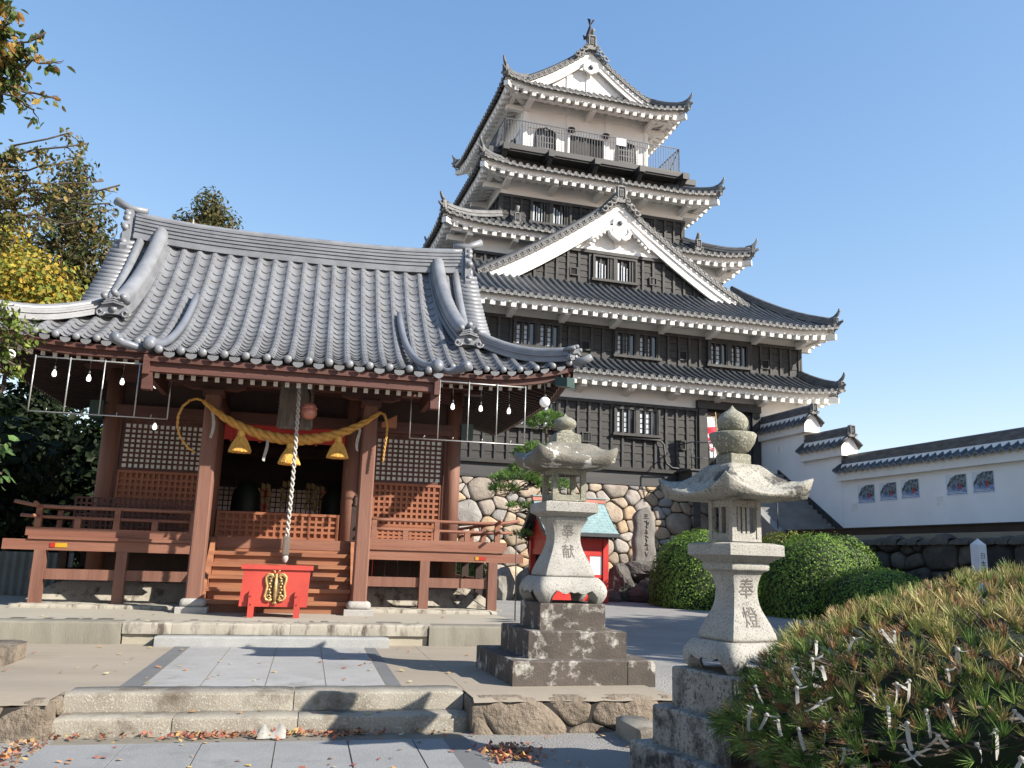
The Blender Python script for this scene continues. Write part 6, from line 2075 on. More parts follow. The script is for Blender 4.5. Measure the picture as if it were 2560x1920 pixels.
# offering box
OB = thing('offering_box', 'bright red wooden offering box with a gold butterfly crest on four legs', 'box', SW(-.43, 14.18, .585), HS)
m = MB()
bw, bd = .49, .24
m.add([(-bw - .035, -bd, .16), (bw + .0, -bd, .16), (bw + .02, -bd, .72), (-bw, -bd, .72), (-bw - .035, bd, .16), (bw, bd, .16), (bw + .02, bd, .72), (-bw, bd, .72)], [(0, 1, 2, 3), (7, 6, 5, 4), (0, 4, 5, 1), (0, 3, 7, 4), (1, 5, 6, 2)])
m.build('body', 'box_red', OB)
m = MB()
for x0, x1, y0, y1 in ((-bw - .04, bw + .06, -bd - .03, -bd + .05), (-bw - .04, bw + .06, bd - .05, bd + .03), (-bw - .04, -bw + .05, -bd + .05, bd - .05), (bw - .03, bw + .06, -bd + .05, bd - .05)): m.box(x0, x1, y0, y1, .72, .785)
m.build('rim', 'box_red', OB)
m = MB()
m.box(-bw + .05, bw - .03, -bd + .05, bd - .05, .70, .705, 1)
for i in range(9): m.box(lerp(-bw + .07, bw - .06, i / 8) - .018, lerp(-bw + .07, bw - .06, i / 8) + .018, -bd + .05, bd - .05, .72, .765)
m.build('slats', ['box_red', 'void_shade'], OB)
for x in (-.34, .34):
    for y in (-1, 1):
        m = MB()
        m.box(x - .045, x + .045, y * (bd + .035) - .035, y * (bd + .035) + .035, 0, .30)
        m.prism([(x - .045, .30), (x + .045, .30), (x + .045, .36), (x + .03, .40), (x - .03, .40), (x - .045, .36)], y * (bd + .035) - .02, y * (bd + .035) + .02)
        for zz_ in (.20, .33): m.lathe([(.012, 0), (.010, -.012), (.002, -.016)], 8, (x, y * (bd + .035) - .036, zz_), axis='y')
        m.build('leg', 'box_red', OB)
E_ = MB()
yb = -bd - .012
for sg in (-1, 1):
    E_.prism([(sg * a, b) for a, b in ((.0, .25), (.06, .24), (.14, .27), (.165, .34), (.14, .45), (.15, .55), (.16, .62), (.12, .67), (.03, .66), (0, .62))], yb, yb + .012, 1)
    q = [(.035, .60), (.06, .645), (.11, .655), (.15, .61), (.15, .55), (.125, .47), (.14, .38), (.155, .32), (.13, .265), (.08, .25), (.045, .28)]
    E_.tube([(sg * a, yb - .008, b) for a, b in q], .020, 7)
    for cx_, cz_, r_ in ((.085, .60, .045), (.085, .305, .04)):
        E_.tube([(sg * (cx_ + r_ * (1 - a / 7) * cos(a)), yb - .012, cz_ + r_ * (1 - a / 7) * sin(a)) for a in [k * .55 for k in range(11)]], .012, 6)
    for k in range(5): E_.lathe([(.022, 0), (.014, -.016), (.002, -.02)], 7, (sg * (.075 + .018 * (k % 2)), yb, .37 + k * .045), axis='y')
    E_.tube([(sg * .01, yb - .01, .66), (sg * .03, yb - .012, .70), (sg * .055, yb - .01, .705)], .008, 6)
E_.tube([(0, yb - .014, .24), (0, yb - .02, .45), (0, yb - .014, .66)], [.022, .026, .018], 8)
for k in (-1, 0, 1): E_.tube([(0, yb - .012, .25), (.03 * k, yb - .012, .20)], [.016, .012], 6)
E_.build('gold_crest', ['gold', 'gold_dark'], OB)

# light frames of thin pipe
def pipe_frame(label, x0, x1, z0, z1, y, bars, posts=()):
    F = thing('pipe_frame', label, 'pipe frame', SW((x0 + x1) / 2, y, z0), HS)
    cx_ = (x0 + x1) / 2
    m = MB()
    m.tube([(x0 - cx_, 0, 0), (x1 - cx_, 0, 0)], .011, 6)
    m.tube([(x0 - cx_, .03, z1 - z0), (x1 - cx_, .03, z1 - z0)], .012, 6)
    m.build('cross_rails', 'pipe', F)
    for b in bars:
        m = MB(); m.tube([(b - cx_, 0, 0), (b - cx_, 0, z1 - z0 + .02)], .011, 6); m.build('upright', 'pipe', F)
    m = MB()
    for i in range(len(bars) - 1):
        b = (bars[i] + bars[i + 1]) / 2 - cx_
        m.tube([(b, 0, 0), (b + .01, -.02, .06)], .006, 5)
    m.build('hooks', 'pipe', F)
pipe_frame('thin steel pipe frame hanging under the left eave, crossed by four bare bulbs', -4.56, -2.44, 3.69, 4.60, 14.98, (-4.56, -4.03, -3.50, -2.96, -2.44))
pipe_frame('thin steel pipe frame hanging under the right eave beside the porch', 1.62, 3.72, 3.62, 4.70, 14.98, (1.62, 2.12, 2.66, 3.19, 3.72))
def bulb(x, z, label, group, y=15.05):
    b_ = thing('light_bulb', label, 'light bulb', SW(x, y, z), HS, group)
    m = MB(); m.lathe(fine([(.003, -.062), (.026, -.052), (.036, -.022), (.031, .012), (.018, .040), (.016, .055)], 3), 12); m.build('glass', 'bulb', b_)
    m = MB(); m.lathe([(.019, .052), (.021, .07), (.019, .11), (.006, .125)], 9); m.tube([(0, 0, .12), (0, .02, .36)], .004, 5); m.build('socket', 'thin_black', b_)
for x, z, l_ in ((-4.27, 4.35, 'bare light bulb at the outer end of the left pipe frame'), (-3.74, 4.31, 'bare light bulb second from the outer end of the left pipe frame'), (-3.22, 4.29, 'bare light bulb third from the outer end of the left pipe frame'), (-2.69, 4.27, 'bare light bulb of the left frame nearest the porch')): bulb(x, z, l_, 'bulbs under the left eave')
for x, z, l_ in ((1.87, 4.28, 'bare light bulb of the right frame nearest the porch'), (2.38, 4.26, 'bare light bulb second from the porch in the right pipe frame'), (2.90, 4.26, 'bare light bulb third from the porch in the right pipe frame'), (3.43, 4.25, 'bare light bulb at the outer end of the right pipe frame')): bulb(x, z, l_, 'bulbs under the right eave')
bulb(-2.62, 3.56, 'small bulb clipped below the left pipe frame in front of the paper lattice', 'bulbs under the left eave', 14.98)
for x, y, z, l_, r_ in ((4.10, 15.0, 4.45, 'white globe lamp hanging from the right corner of the eave', .098), (-4.95, 15.0, 4.60, 'white globe lamp among leaves under the left eave corner', .082)):
    g_ = thing('globe_lamp', l_, 'lamp', SW(x, y, z), HS)
    m = MB(); m.lathe([(r_ * sin(pi * k / 10) + .001, -r_ * cos(pi * k / 10)) for k in range(11)], 18); m.build('globe', 'globe', g_)
    m = MB(); m.lathe([(.03, r_ * .93), (.035, r_ + .03), (.012, r_ + .05)], 9); m.tube([(0, 0, r_ + .04), (0, .05, r_ + .30)], .006, 5); m.build('holder', 'thin_black', g_)
F = thing('floodlight', 'dark green box floodlight fixed at the right corner of the shrine eave', 'floodlight', SW(4.50, 14.98, 4.84), HS + R(35))
m = MB(); m.add([(-.10, -.10, -.09), (.10, -.10, -.09), (.10, -.10, .07), (-.10, -.10, .07), (-.14, .16, -.06), (.14, .16, -.06), (.14, .16, .12), (-.14, .16, .12)], [(0, 1, 2, 3), (7, 6, 5, 4), (0, 4, 5, 1), (3, 2, 6, 7), (0, 3, 7, 4), (1, 5, 6, 2)]); m.build('housing', 'green_metal', F)
m = MB(); m.box(-.115, .115, -.115, -.10, -.10, .085); m.build('rim', 'green_metal', F)
m = MB(); m.bar((0, .1, .1), (0, .15, .3), .05, .02); m.build('bracket', 'thin_black', F)
P = thing('rain_pole', 'thin black pole standing beside the right corner of the veranda', 'pole', SW(3.66, 15.05, .30), HS)
m = MB(); m.tube([(0, 0, 0), (-.02, 0, 1.75)], .011, 6); m.build('shaft', 'thin_black', P)
m = MB(); m.tube([(-.25, 1.1, 0.3), (-.26, 1.1, 1.2)], .010, 6); m.build('shaft', 'thin_black', P)
m = MB()
m.lathe(fine([(.005, -.06), (.03, -.04), (.035, 0), (.018, .05), (.022, .08), (.015, .10), (.002, .12)], 3), 9)
m.add([(-.006, .02, -.02), (.006, .02, -.02), (.004, .10, -.07), (-.004, .10, -.07)], [(0, 1, 2, 3)])
m.add([(-.005, -.02, .085), (.005, -.02, .085), (0, -.045, .08)], [(0, 1, 2)])
tag(m.build('small_bird', 'paper_white', None, SW(-2.96, 18.66, 8.53), HS), 'tiny pale bird perched on the ridge of the shrine roof', 'bird')

# altar furniture inside the hall
m = MB(); m.box(-1.5, .5, 19.0, 19.6, 1.62, 2.05); m.box(-1.3, .3, 19.3, 19.7, 2.05, 2.25)
tag(m.build('altar_table', 'dark_wood', None, (0, 0, 0), HS), 'dark stepped altar table in the shadowy hall behind the low gate', 'altar')
for i, (x, l_) in enumerate(((-1.32, 'dark green draped stand left of the altar in the hall'), (.52, 'dark green draped stand right of the altar in the hall'))):
    m = MB(); m.lathe([(.30, 1.62), (.31, 2.4), (.28, 2.75), (.16, 2.95), (.02, 3.02)], 14, (x, 18.7, 0)); tag(m.build('draped_stand', 'altar_green', None, (0, 0, 0), HS), l_, 'stand', 'draped stands beside the altar')
for i, (x, z, l_) in enumerate(((-.95, 3.05, 'leftmost gold zigzag paper wand on the altar'), (-.52, 3.12, 'second gold zigzag paper wand from the left on the altar'), (-.02, 3.1, 'third gold zigzag paper wand, right of the bell rope'), (.18, 3.05, 'rightmost gold zigzag paper wand on the altar'))):
    g_ = thing('paper_wand', l_, 'paper wand', SW(x, 18.9, 2.05), HS, 'gold paper wands on the altar')
    m = MB(); m.tube([(0, 0, 0), (0, 0, z - 2.05)], .012, 6); m.build('stick', 'dark_wood', g_)
    m = MB()
    for sg in (-1, 1):
        for k in range(4):
            xx = sg * (.05 + .03 * (k % 2)); zz_ = z - 2.05 - .05 - k * .15
            m.add([(xx - .042, -.02, zz_), (xx + .042, -.02, zz_ - .04), (xx + .042, -.02, zz_ - .16), (xx - .042, -.02, zz_ - .12)], [(0, 1, 2, 3)])
    m.build('zigzag_paper', 'aged_gold', g_)
for x, l_ in ((-.98, 'small white ceramic vase left on the altar'), (.32, 'round blue white ceramic jar right on the altar')):
    m = MB(); m.lathe(fine([(.05, 2.06), (.10, 2.12), (.11, 2.2), (.05, 2.3), (.06, 2.34)], 3), 14, (x, 18.85, 0)); tag(m.build('ceramic_jar', 'ceramic', None, (0, 0, 0), HS), l_, 'jar')
IS = thing('inner_sanctuary', 'pale inner sanctuary wall seen sunlit through the rear lattice of the hall', 'shrine', SW(-.5, 27.2, .3), HS)
m = MB(); m.box(-2.6, 2.6, 0, 2.5, 0, 3.2); m.build('wall', 'sanctuary_wood', IS)
m = MB()
for x in (-2.6, -.9, .9, 2.6): m.box(x - .1, x + .1, -.06, .0, 0, 3.2)
m.box(-2.6, 2.6, -.055, -.001, 1.3, 1.45)
m.build('timbers', 'vermilion', IS)
m = MB(); m.prism([(-.8, 3.2), (3.3, 3.2), (1.25, 4.9)], -3.3, 3.3, axis='x'); m.build('roof', 'dark_wood', IS)
# ------------------------------------------------------------------ vegetation
def leaf_cloud(mb, rnd, blobs, n, size, cols, shell=.55, droop=.0, long=1.9, up_bias=.25):
    """leaf-sized faces spread through a set of blobs (centre, radii)"""
    tot = sum(b[1][0] * b[1][1] * b[1][2] for b in blobs)
    for c, r in blobs:
        k = int(n * r[0] * r[1] * r[2] / tot)
        col_shift = rnd.uniform(.82, 1.15)
        for _ in range(k):
            d = Vector((rnd.gauss(0, 1), rnd.gauss(0, 1), rnd.gauss(0, 1))).normalized()
            q = shell + (1 - shell) * rnd.random()
            q *= 1 + .16 * (hnoise(round(d.x * 3), round(d.y * 3), round(d.z * 3) + c[0]) - .5)
            p = Vector((c[0] + d.x * r[0] * q, c[1] + d.y * r[1] * q, c[2] + d.z * r[2] * q))
            nrm = (d + Vector((rnd.gauss(0, .6), rnd.gauss(0, .6), rnd.gauss(0, .6) + up_bias))).normalized()
            t = nrm.cross(Vector((rnd.gauss(0, 1), rnd.gauss(0, 1), rnd.gauss(0, 1)))).normalized()
            t = (t + Vector((0, 0, -droop))).normalized()
            s = nrm.cross(t)
            L = size * rnd.uniform(.6, 1.35)
            w_ = L / long
            cc = rnd.choice(cols)
            f = rnd.uniform(.75, 1.2) * col_shift
            mb.add([p - t * L * .5, p + s * w_ * .5 - t * .02 * L, p + t * L * .5 - nrm * L * .12, p - s * w_ * .5 - t * .02 * L], [(0, 1, 2, 3)], 0, tuple(v * f for v in cc))
def limb(mb, rnd, a, b, r0, r1, wob=.12, n=7):
    a, b = Vector(a), Vector(b)
    L = (b - a).length
    pts, rs = [], []
    for i in range(n + 1):
        t = i / n
        p = a.lerp(b, t)
        if 0 < i < n: p += Vector((rnd.gauss(0, 1), rnd.gauss(0, 1), rnd.gauss(0, .7))) * L * wob * .25
        pts.append(p); rs.append(lerp(r0, r1, t))
    mb.tube(pts, rs, 7)
    return pts
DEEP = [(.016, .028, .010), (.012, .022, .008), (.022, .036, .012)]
GREEN_D = [(.035, .060, .018), (.028, .050, .016), (.045, .075, .022), (.055, .080, .022), (.05, .06, .025)]
CEDAR = [(.105, .110, .032), (.080, .095, .030), (.145, .120, .040), (.18, .125, .05), (.06, .08, .027)]
GINK = [(.42, .34, .045), (.52, .36, .05), (.30, .31, .05), (.20, .25, .045), (.58, .38, .06), (.36, .33, .06)]
LIME = [(.16, .24, .035), (.22, .29, .05), (.12, .19, .03), (.28, .32, .07)]
CHERRY = [(.11, .16, .035), (.08, .125, .03), (.14, .17, .04), (.34, .24, .06), (.46, .25, .07), (.07, .11, .028), (.10, .15, .035), (.20, .19, .05)]
CHERRY2 = [(.20, .19, .055), (.30, .22, .065), (.15, .17, .05), (.11, .14, .04), (.36, .27, .09), (.22, .17, .06)]
def tree(name, label, pos, blobs, n, size, cols, seed, trunk_r=.3, top=None, group=None, long=1.9, shell=.35, cat='tree', trunk_base=None, droop=0):
    rnd = random.Random(seed)
    T_ = thing(name, label, cat, pos, 0, group)
    base = Vector((0, 0, 0)) if trunk_base is None else Vector(trunk_base)
    tz = top or max(b[0][2] for b in blobs)
    tm = MB()
    cx = sum(b[0][0] for b in blobs) / len(blobs); cy = sum(b[0][1] for b in blobs) / len(blobs)
    hub = Vector((lerp(base.x, cx, .6), lerp(base.y, cy, .6), tz * .55))
    limb(tm, rnd, base, hub, trunk_r, trunk_r * .6, .05)
    for c, r in blobs:
        pts = limb(tm, rnd, hub.lerp(base, rnd.uniform(0, .45)), c, trunk_r * .45, trunk_r * .08, .12)
        for _ in range(4):
            e = Vector(c) + Vector((rnd.uniform(-.8, .8) * r[0], rnd.uniform(-.8, .8) * r[1], rnd.uniform(-.7, .8) * r[2]))
            limb(tm, rnd, pts[-3], e, trunk_r * .12, .015, .12, 5)
    tm.build('trunk', 'bark', T_)
    m = MB()
    leaf_cloud(m, rnd, blobs, n, size, cols, shell, droop, long)
    m.build('crown', 'leaf', T_)
    return T_
# cherry on the left, its branches reaching into the picture
rnd = random.Random(31)
T_ = thing('cherry_tree', 'cherry tree with thinning green and orange autumn leaves reaching in from the left edge', 'tree', (-9.6, 9.6, .3))
tm, lv = MB(), MB()
def cherry_branch(a, b, n_twigs, leaves, size, cols, spread, r0=.05):
    """leafy spray along a branch; a, b in world coordinates"""
    o = Vector((-9.6, 9.6, .3))
    a, b = Vector(a) - o, Vector(b) - o
    pts = limb(tm, rnd, a, b, r0, .012, .10, 9)
    for _ in range(n_twigs):
        f = rnd.uniform(.25, 1) * 8.99
        p = pts[int(f)].lerp(pts[int(f) + 1], f - int(f))
        e = p + Vector((rnd.gauss(.15, .5), rnd.gauss(0, .5), rnd.gauss(-.02, .42))) * spread
        tw = limb(tm, rnd, p, e, .009, .003, .2, 5)
        for _ in range(leaves):
            g = rnd.random() * 4.99
            q = tw[int(g)].lerp(tw[int(g) + 1], g - int(g)) + Vector((rnd.gauss(0, .05), rnd.gauss(0, .05), rnd.gauss(-.03, .05)))
            t = Vector((rnd.gauss(.2, .5), rnd.gauss(0, .5), -.55 + rnd.gauss(0, .35))).normalized()
            s = t.cross(Vector((rnd.gauss(0, 1), rnd.gauss(0, 1), rnd.gauss(0, 1)))).normalized()
            n_ = s.cross(t)
            L = size * rnd.uniform(.65, 1.25)
            w_ = L * .24
            c = rnd.choice(cols); fct = rnd.uniform(.75, 1.25)
            c = tuple(v * fct for v in c)
            vs = [q, q + t * L * .3 + s * w_ + n_ * L * .05, q + t * L * .7 + s * w_ * .8 + n_ * L * .03, q + t * L - n_ * L * .08, q + t * L * .7 - s * w_ * .8 + n_ * L * .03, q + t * L * .3 - s * w_ + n_ * L * .05, q + t * L * .5]
            lv.add(vs, [(0, 1, 6, 5), (1, 2, 6), (2, 3, 4, 6), (4, 5, 6)], 0, c)
limb(tm, rnd, (0, 0, 0), (.2, .1, 3.6), .26, .20, .03)
limb(tm, rnd, (.2, .1, 3.5), (1.2, .2, 7.0), .17, .08, .08)
limb(tm, rnd, (.2, .1, 3.4), (1.6, .8, 5.0), .14, .06, .08)
def wv(vx, z_off, y): pass
# upper spray
for b, k, l_ in (((-6.05, 9.0, 7.62), 30, 46), ((-5.95, 9.0, 7.22), 32, 48), ((-6.10, 9.1, 6.92), 28, 44), ((-6.3, 9.0, 8.0), 22, 40)): cherry_branch((-7.9, 9.4, 7.2), b, k, l_, .115, CHERRY, .27, .022)
for b in ((-5.62, 9.0, 7.50), (-5.40, 9.0, 6.66), (-5.62, 9.0, 6.50), (-5.5, 9.0, 7.1)): cherry_branch((-6.6, 9.1, 7.0), b, 5, 7, .105, CHERRY[:6], .16, .012)
# middle sprays, farther off and thinner
for b, k, l_ in (((-6.33, 11.0, 7.25), 9, 14), ((-6.05, 11.0, 7.10), 9, 14), ((-6.60, 11.0, 6.94), 16, 22), ((-6.13, 11.0, 6.82), 11, 16), ((-5.75, 11.0, 6.55), 10, 15), ((-5.52, 11.0, 6.49), 8, 12), ((-5.62, 11.0, 6.22), 8, 12), ((-5.80, 11.0, 5.98), 8, 12), ((-6.35, 11.0, 5.92), 14, 22), ((-6.74, 11.0, 6.11), 20, 26), ((-6.86, 11.0, 5.63), 18, 24), ((-6.81, 11.0, 6.59), 20, 26), ((-6.45, 11.0, 6.40), 16, 22), ((-7.1, 11.0, 6.4), 20, 26), ((-7.0, 11.0, 7.0), 16, 22)):
    cherry_branch((-9.0, 10.8, 5.9 + (b[2] - 6.3) * .4), b, k, l_, .085, CHERRY2, .24, .016)
# low spray in front of the eave corner
for b, k in (((-5.62, 9.5, 4.08), 12), ((-5.52, 9.5, 3.92), 12), ((-5.74, 9.5, 3.78), 13), ((-5.52, 9.5, 3.72), 11), ((-5.62, 9.5, 3.55), 12), ((-5.9, 9.5, 3.9), 13), ((-5.85, 9.5, 3.45), 9), ((-5.85, 9.5, 4.2), 11)): cherry_branch((-7.4, 9.6, 4.3), b, k, 18, .075, LIME + CHERRY[:3], .17, .014)
for b in ((-5.36, 9.0, 2.30), (-5.40, 9.0, 2.60)): cherry_branch((-6.4, 9.0, 2.7), b, 4, 9, .12, [(.13, .22, .07), (.10, .18, .06)], .12, .012)
tm.build('trunk', 'bark', T_)
lv.build('leaves', 'leaf', T_)
tree('ginkgo_tree', 'yellow and lime autumn ginkgo behind the left end of the shrine roof', (-15.5, 24, .3),
     [((1.2, 0, 8.5), (1.7, 1.5, 1.3)), ((-.3, .5, 9.3), (1.6, 1.4, 1.3)), ((2.0, -.3, 7.3), (1.4, 1.2, 1.1)), ((-1.8, 0, 8.6), (1.6, 1.4, 1.4)), ((.4, 0, 7.0), (2.0, 1.4, 1.2)), ((-.2, .3, 10.4), (1.0, .9, .8)), ((-2.2, .3, 10.2), (1.2, 1, .9))], 15000, .15, GINK, 41, .25, long=1.2)
tree('cedar_tree', 'olive brown conifer rising behind the ginkgo and the left roof end', (-17.4, 31, .3),
     [((0, 0, 15.0), (1.0, 1.0, 1.6)), ((.4, 0, 13.4), (1.6, 1.4, 1.5)), ((1.4, 0, 11.6), (1.7, 1.5, 1.4)), ((-.8, 0, 12.0), (1.7, 1.5, 1.5)), ((1.9, 0, 10.0), (1.9, 1.6, 1.5)), ((0, .2, 10.2), (2.1, 1.7, 1.6)), ((2.8, 0, 9.0), (1.5, 1.4, 1.4)), ((.8, 0, 8.4), (2.4, 1.8, 1.4))], 15000, .26, CEDAR, 42, .35, long=2.6)
tree('cedar_tree', 'lone rounded cedar top showing above the middle of the shrine ridge', (-17.4, 45, .3),
     [((0, 0, 20.2), (1.0, 1.0, 1.2)), ((-.9, 0, 18.9), (1.2, 1.1, 1.2)), ((.8, 0, 18.9), (1.3, 1.1, 1.3)), ((0, -.3, 17.8), (2.0, 1.6, 1.3)), ((1.2, 0, 17.2), (1.4, 1.2, 1.2)), ((-1.3, 0, 17.6), (.9, 1, .9)), ((.2, .2, 19.4), (1.1, 1.1, 1.2)), ((0, 0, 15.5), (2.2, 1.8, 1.8))], 9500, .24, CEDAR, 43, .4, long=2.0)
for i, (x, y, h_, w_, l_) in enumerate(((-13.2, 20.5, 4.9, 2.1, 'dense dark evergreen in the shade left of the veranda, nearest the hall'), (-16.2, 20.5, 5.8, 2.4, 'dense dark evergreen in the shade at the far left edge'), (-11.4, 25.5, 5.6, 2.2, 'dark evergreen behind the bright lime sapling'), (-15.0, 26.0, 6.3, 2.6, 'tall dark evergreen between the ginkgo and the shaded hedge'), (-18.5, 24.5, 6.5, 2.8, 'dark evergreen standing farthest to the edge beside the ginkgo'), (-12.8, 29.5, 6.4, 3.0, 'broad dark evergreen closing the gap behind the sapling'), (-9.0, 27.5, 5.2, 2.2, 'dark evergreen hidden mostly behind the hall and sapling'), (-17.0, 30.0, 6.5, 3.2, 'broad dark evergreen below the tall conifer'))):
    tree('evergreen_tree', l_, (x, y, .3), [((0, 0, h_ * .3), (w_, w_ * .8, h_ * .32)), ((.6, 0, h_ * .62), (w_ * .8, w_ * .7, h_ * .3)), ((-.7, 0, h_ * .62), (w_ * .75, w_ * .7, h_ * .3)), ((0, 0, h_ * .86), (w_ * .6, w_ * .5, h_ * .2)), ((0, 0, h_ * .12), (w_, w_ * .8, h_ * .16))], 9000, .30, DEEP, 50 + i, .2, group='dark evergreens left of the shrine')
tree('sapling', 'bright lime green sapling lit by the sun just left of the hall', (-9.7, 21.6, .3),
     [((0, 0, 4.0), (.75, .6, .55)), ((.2, 0, 3.3), (.8, .6, .6)), ((-.3, 0, 3.6), (.6, .5, .5)), ((.35, 0, 2.5), (.55, .5, .5)), ((.3, 0, 1.8), (.4, .4, .5))], 3200, .13, LIME, 61, .06, long=1.5)
tree('shade_tree', 'broad leafy tree standing off to one side whose shadow falls across the gravel court', (19.5, 10.7, .3),
     [((0, 0, 9.7), (3.6, 3.6, 3.3)), ((1.3, 2.6, 9.4), (3.0, 3.0, 3.0)), ((-1.3, -2.6, 9.6), (3.0, 3.0, 3.0)), ((.6, 4.0, 9.0), (1.8, 1.8, 2.0)), ((-.6, -4.0, 9.3), (1.8, 1.8, 2.0))], 15000, .5, GREEN_D, 62, .4, shell=.15)

for i, (x, y, l_) in enumerate(((-9.5, -5.0, 'unseen tree added behind the viewer nearest the approach to dim sky light'), (-3.0, -11.0, 'unseen tree added far behind the viewer on the approach axis to dim sky light'), (-15.5, 3.5, 'unseen tree added beside the cherry outside the view to dim sky light'))):
    tree('sky_block_tree', l_, (x, y, .0), [((0, 0, 6.5), (4.0, 4.0, 3.2)), ((1.5, 1.0, 9.2), (3.0, 3.0, 2.6)), ((-1.8, -.8, 9.0), (3.0, 3.0, 2.6))], 7000, .6, GREEN_D, 640 + i, .35, shell=.2)  # added trees, out of view, that soften sky light on the shrine front
# clipped shrubs
SHR = [(.13, .235, .032), (.10, .19, .025), (.165, .27, .04), (.115, .21, .03), (.19, .28, .05)]
def clipped_shrub(label, pos, r, n, seed, cols=SHR, size=.06, boxy=.8):
    rnd = random.Random(seed)
    S_ = thing('clipped_shrub', label, 'shrub', pos, rnd.uniform(0, 3), 'clipped shrubs beside the court')
    m = MB()
    def pt(th, ph, k=1.0):
        ct, st = cos(th), sin(th)
        b = 1 + .05 * sin(3 * ph + seed) * st + .04 * sin(5 * ph + 2 * th) 
        g = (abs(ct) ** 2.4 + abs(st) ** 2.4) ** (-1 / 2.4)
        return Vector((r[0] * st * cos(ph) * g * b * k, r[1] * st * sin(ph) * g * b * k, max(-.02, r[2] * (ct * g * b * .80 + .20) * k)))
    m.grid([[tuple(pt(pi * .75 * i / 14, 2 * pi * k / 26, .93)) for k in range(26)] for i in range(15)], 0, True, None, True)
    m.build('shade_core', 'shrub_core', S_)  # dark shell paints the shade inside the foliage
    m = MB()
    for _ in range(n):
        th = math.acos(rnd.uniform(-.55, 1)); ph = rnd.uniform(0, 2 * pi)
        bump = .965 + .05 * hnoise(round(th * 16), round(ph * 16 * max(.3, sin(th)))) + rnd.gauss(0, .010)
        p = pt(th, ph, bump)
        d = Vector((p.x / r[0] ** 2, p.y / r[1] ** 2, max(.02, p.z - r[2] * .2) / r[2] ** 2)).normalized()
        nrm = (d + Vector((rnd.gauss(0, .38), rnd.gauss(0, .38), rnd.gauss(0, .38)))).normalized()
        t = nrm.cross(Vector((rnd.gauss(0, 1), rnd.gauss(0, 1), rnd.gauss(0, 1)))).normalized()
        s = nrm.cross(t)
        L = size * rnd.uniform(.6, 1.3)
        c = rnd.choice(cols); f = rnd.uniform(.7, 1.2)
        m.add([p - t * L * .5, p + s * L * .3, p + t * L * .5 + d * L * .15, p - s * L * .3], [(0, 1, 2, 3)], 0, tuple(v * f for v in c))
    m.build('foliage', 'needle', S_)
clipped_shrub('tall rounded clipped shrub left of the near lantern, beside the inscribed stone', (6.05, 26.3, .25), (1.75, 1.6, 2.30), 22000, 3)
clipped_shrub('largest clipped dome shrub right of the near lantern', (8.45, 23.3, .25), (1.72, 1.6, 2.18), 24000, 4)
clipped_shrub('low flat clipped shrub between the big dome and the pine bush', (9.05, 21.2, .25), (1.32, 1.2, 1.34), 14000, 5)
clipped_shrub('small yellowish shrub peeping out behind the big dome shrub', (8.75, 27.2, .25), (1.3, 1.0, 2.35), 9000, 6, [(.20, .22, .035), (.26, .26, .05), (.15, .19, .03)], .07)
clipped_shrub('bright green clipped shrub seen under the right end of the veranda', (-1.5, 29.0, .25), (.95, .9, 1.75), 8000, 7, [(.13, .21, .03), (.17, .25, .04), (.10, .17, .025)])
clipped_shrub('green shrub low behind the veranda posts', (-2.9, 28.6, .25), (.8, .8, .95), 5000, 8)
gm = MB()
rnd = random.Random(71)
for _ in range(3200):
    x = rnd.uniform(-3.2, 6.8); yb_ = 30.0 + x * .294
    y = yb_ + rnd.gauss(-.9, .35)
    if 1.0 < x < 2.9 and y < 28.6: continue
    z = .29
    h = rnd.uniform(.10, .35)
    a = rnd.uniform(0, 6.28)
    c = rnd.choice([(.06, .11, .02), (.09, .14, .03), (.04, .08, .015), (.13, .15, .04)])
    gm.add([(x - .02 * cos(a), y - .02 * sin(a), z), (x + .02 * cos(a), y + .02 * sin(a), z), (x + rnd.gauss(0, .06), y + rnd.gauss(0, .06), z + h)], [(0, 1, 2)], 0, c)
struct(gm.build('grass_tufts', 'needle'), 'stuff')

# ornamental pine in front of the keep
PINE = [(.13, .24, .05), (.17, .29, .07), (.10, .19, .04), (.20, .31, .09)]
def tuft(mb, rnd, p, d, n, L, w_, cols, spread=.8):
    d = Vector(d).normalized()
    c = rnd.choice(cols)
    a_ = d.orthogonal().normalized(); b_ = d.cross(a_)
    for k in range(n):
        ph = 2 * pi * rnd.random()
        sp_ = spread * rnd.uniform(.25, 1.0)
        e = (d + (a_ * cos(ph) + b_ * sin(ph)) * sp_).normalized()
        L2 = L * rnd.uniform(.75, 1.15)
        s = e.cross(Vector((rnd.gauss(0, 1), rnd.gauss(0, 1), rnd.gauss(0, 1)))).normalized() * w_
        f = rnd.uniform(.75, 1.25)
        q = p + e * L2 + Vector((0, 0, -.04 * L2))
        mb.add([p - s, p + s, q + s * .4, q - s * .4], [(0, 1, 2, 3)], 0, tuple(v * f for v in c))
rnd = random.Random(81)
Pn = thing('ornamental_pine', 'cloud pruned garden pine with three green pads before the dark keep wall', 'tree', (.85, 28.3, .3))
tm = MB()
tr = [(0, 0, 0), (.12, 0, .9), (-.05, .05, 1.7), (.15, 0, 2.5), (.35, -.05, 3.2), (.22, 0, 3.9), (.30, -.1, 4.5), (.38, -.2, 5.1), (.30, -.25, 5.6)]
tm.tube(fine(tr, 4), [lerp(.17, .05, i / 32) for i in range(33)], 9)
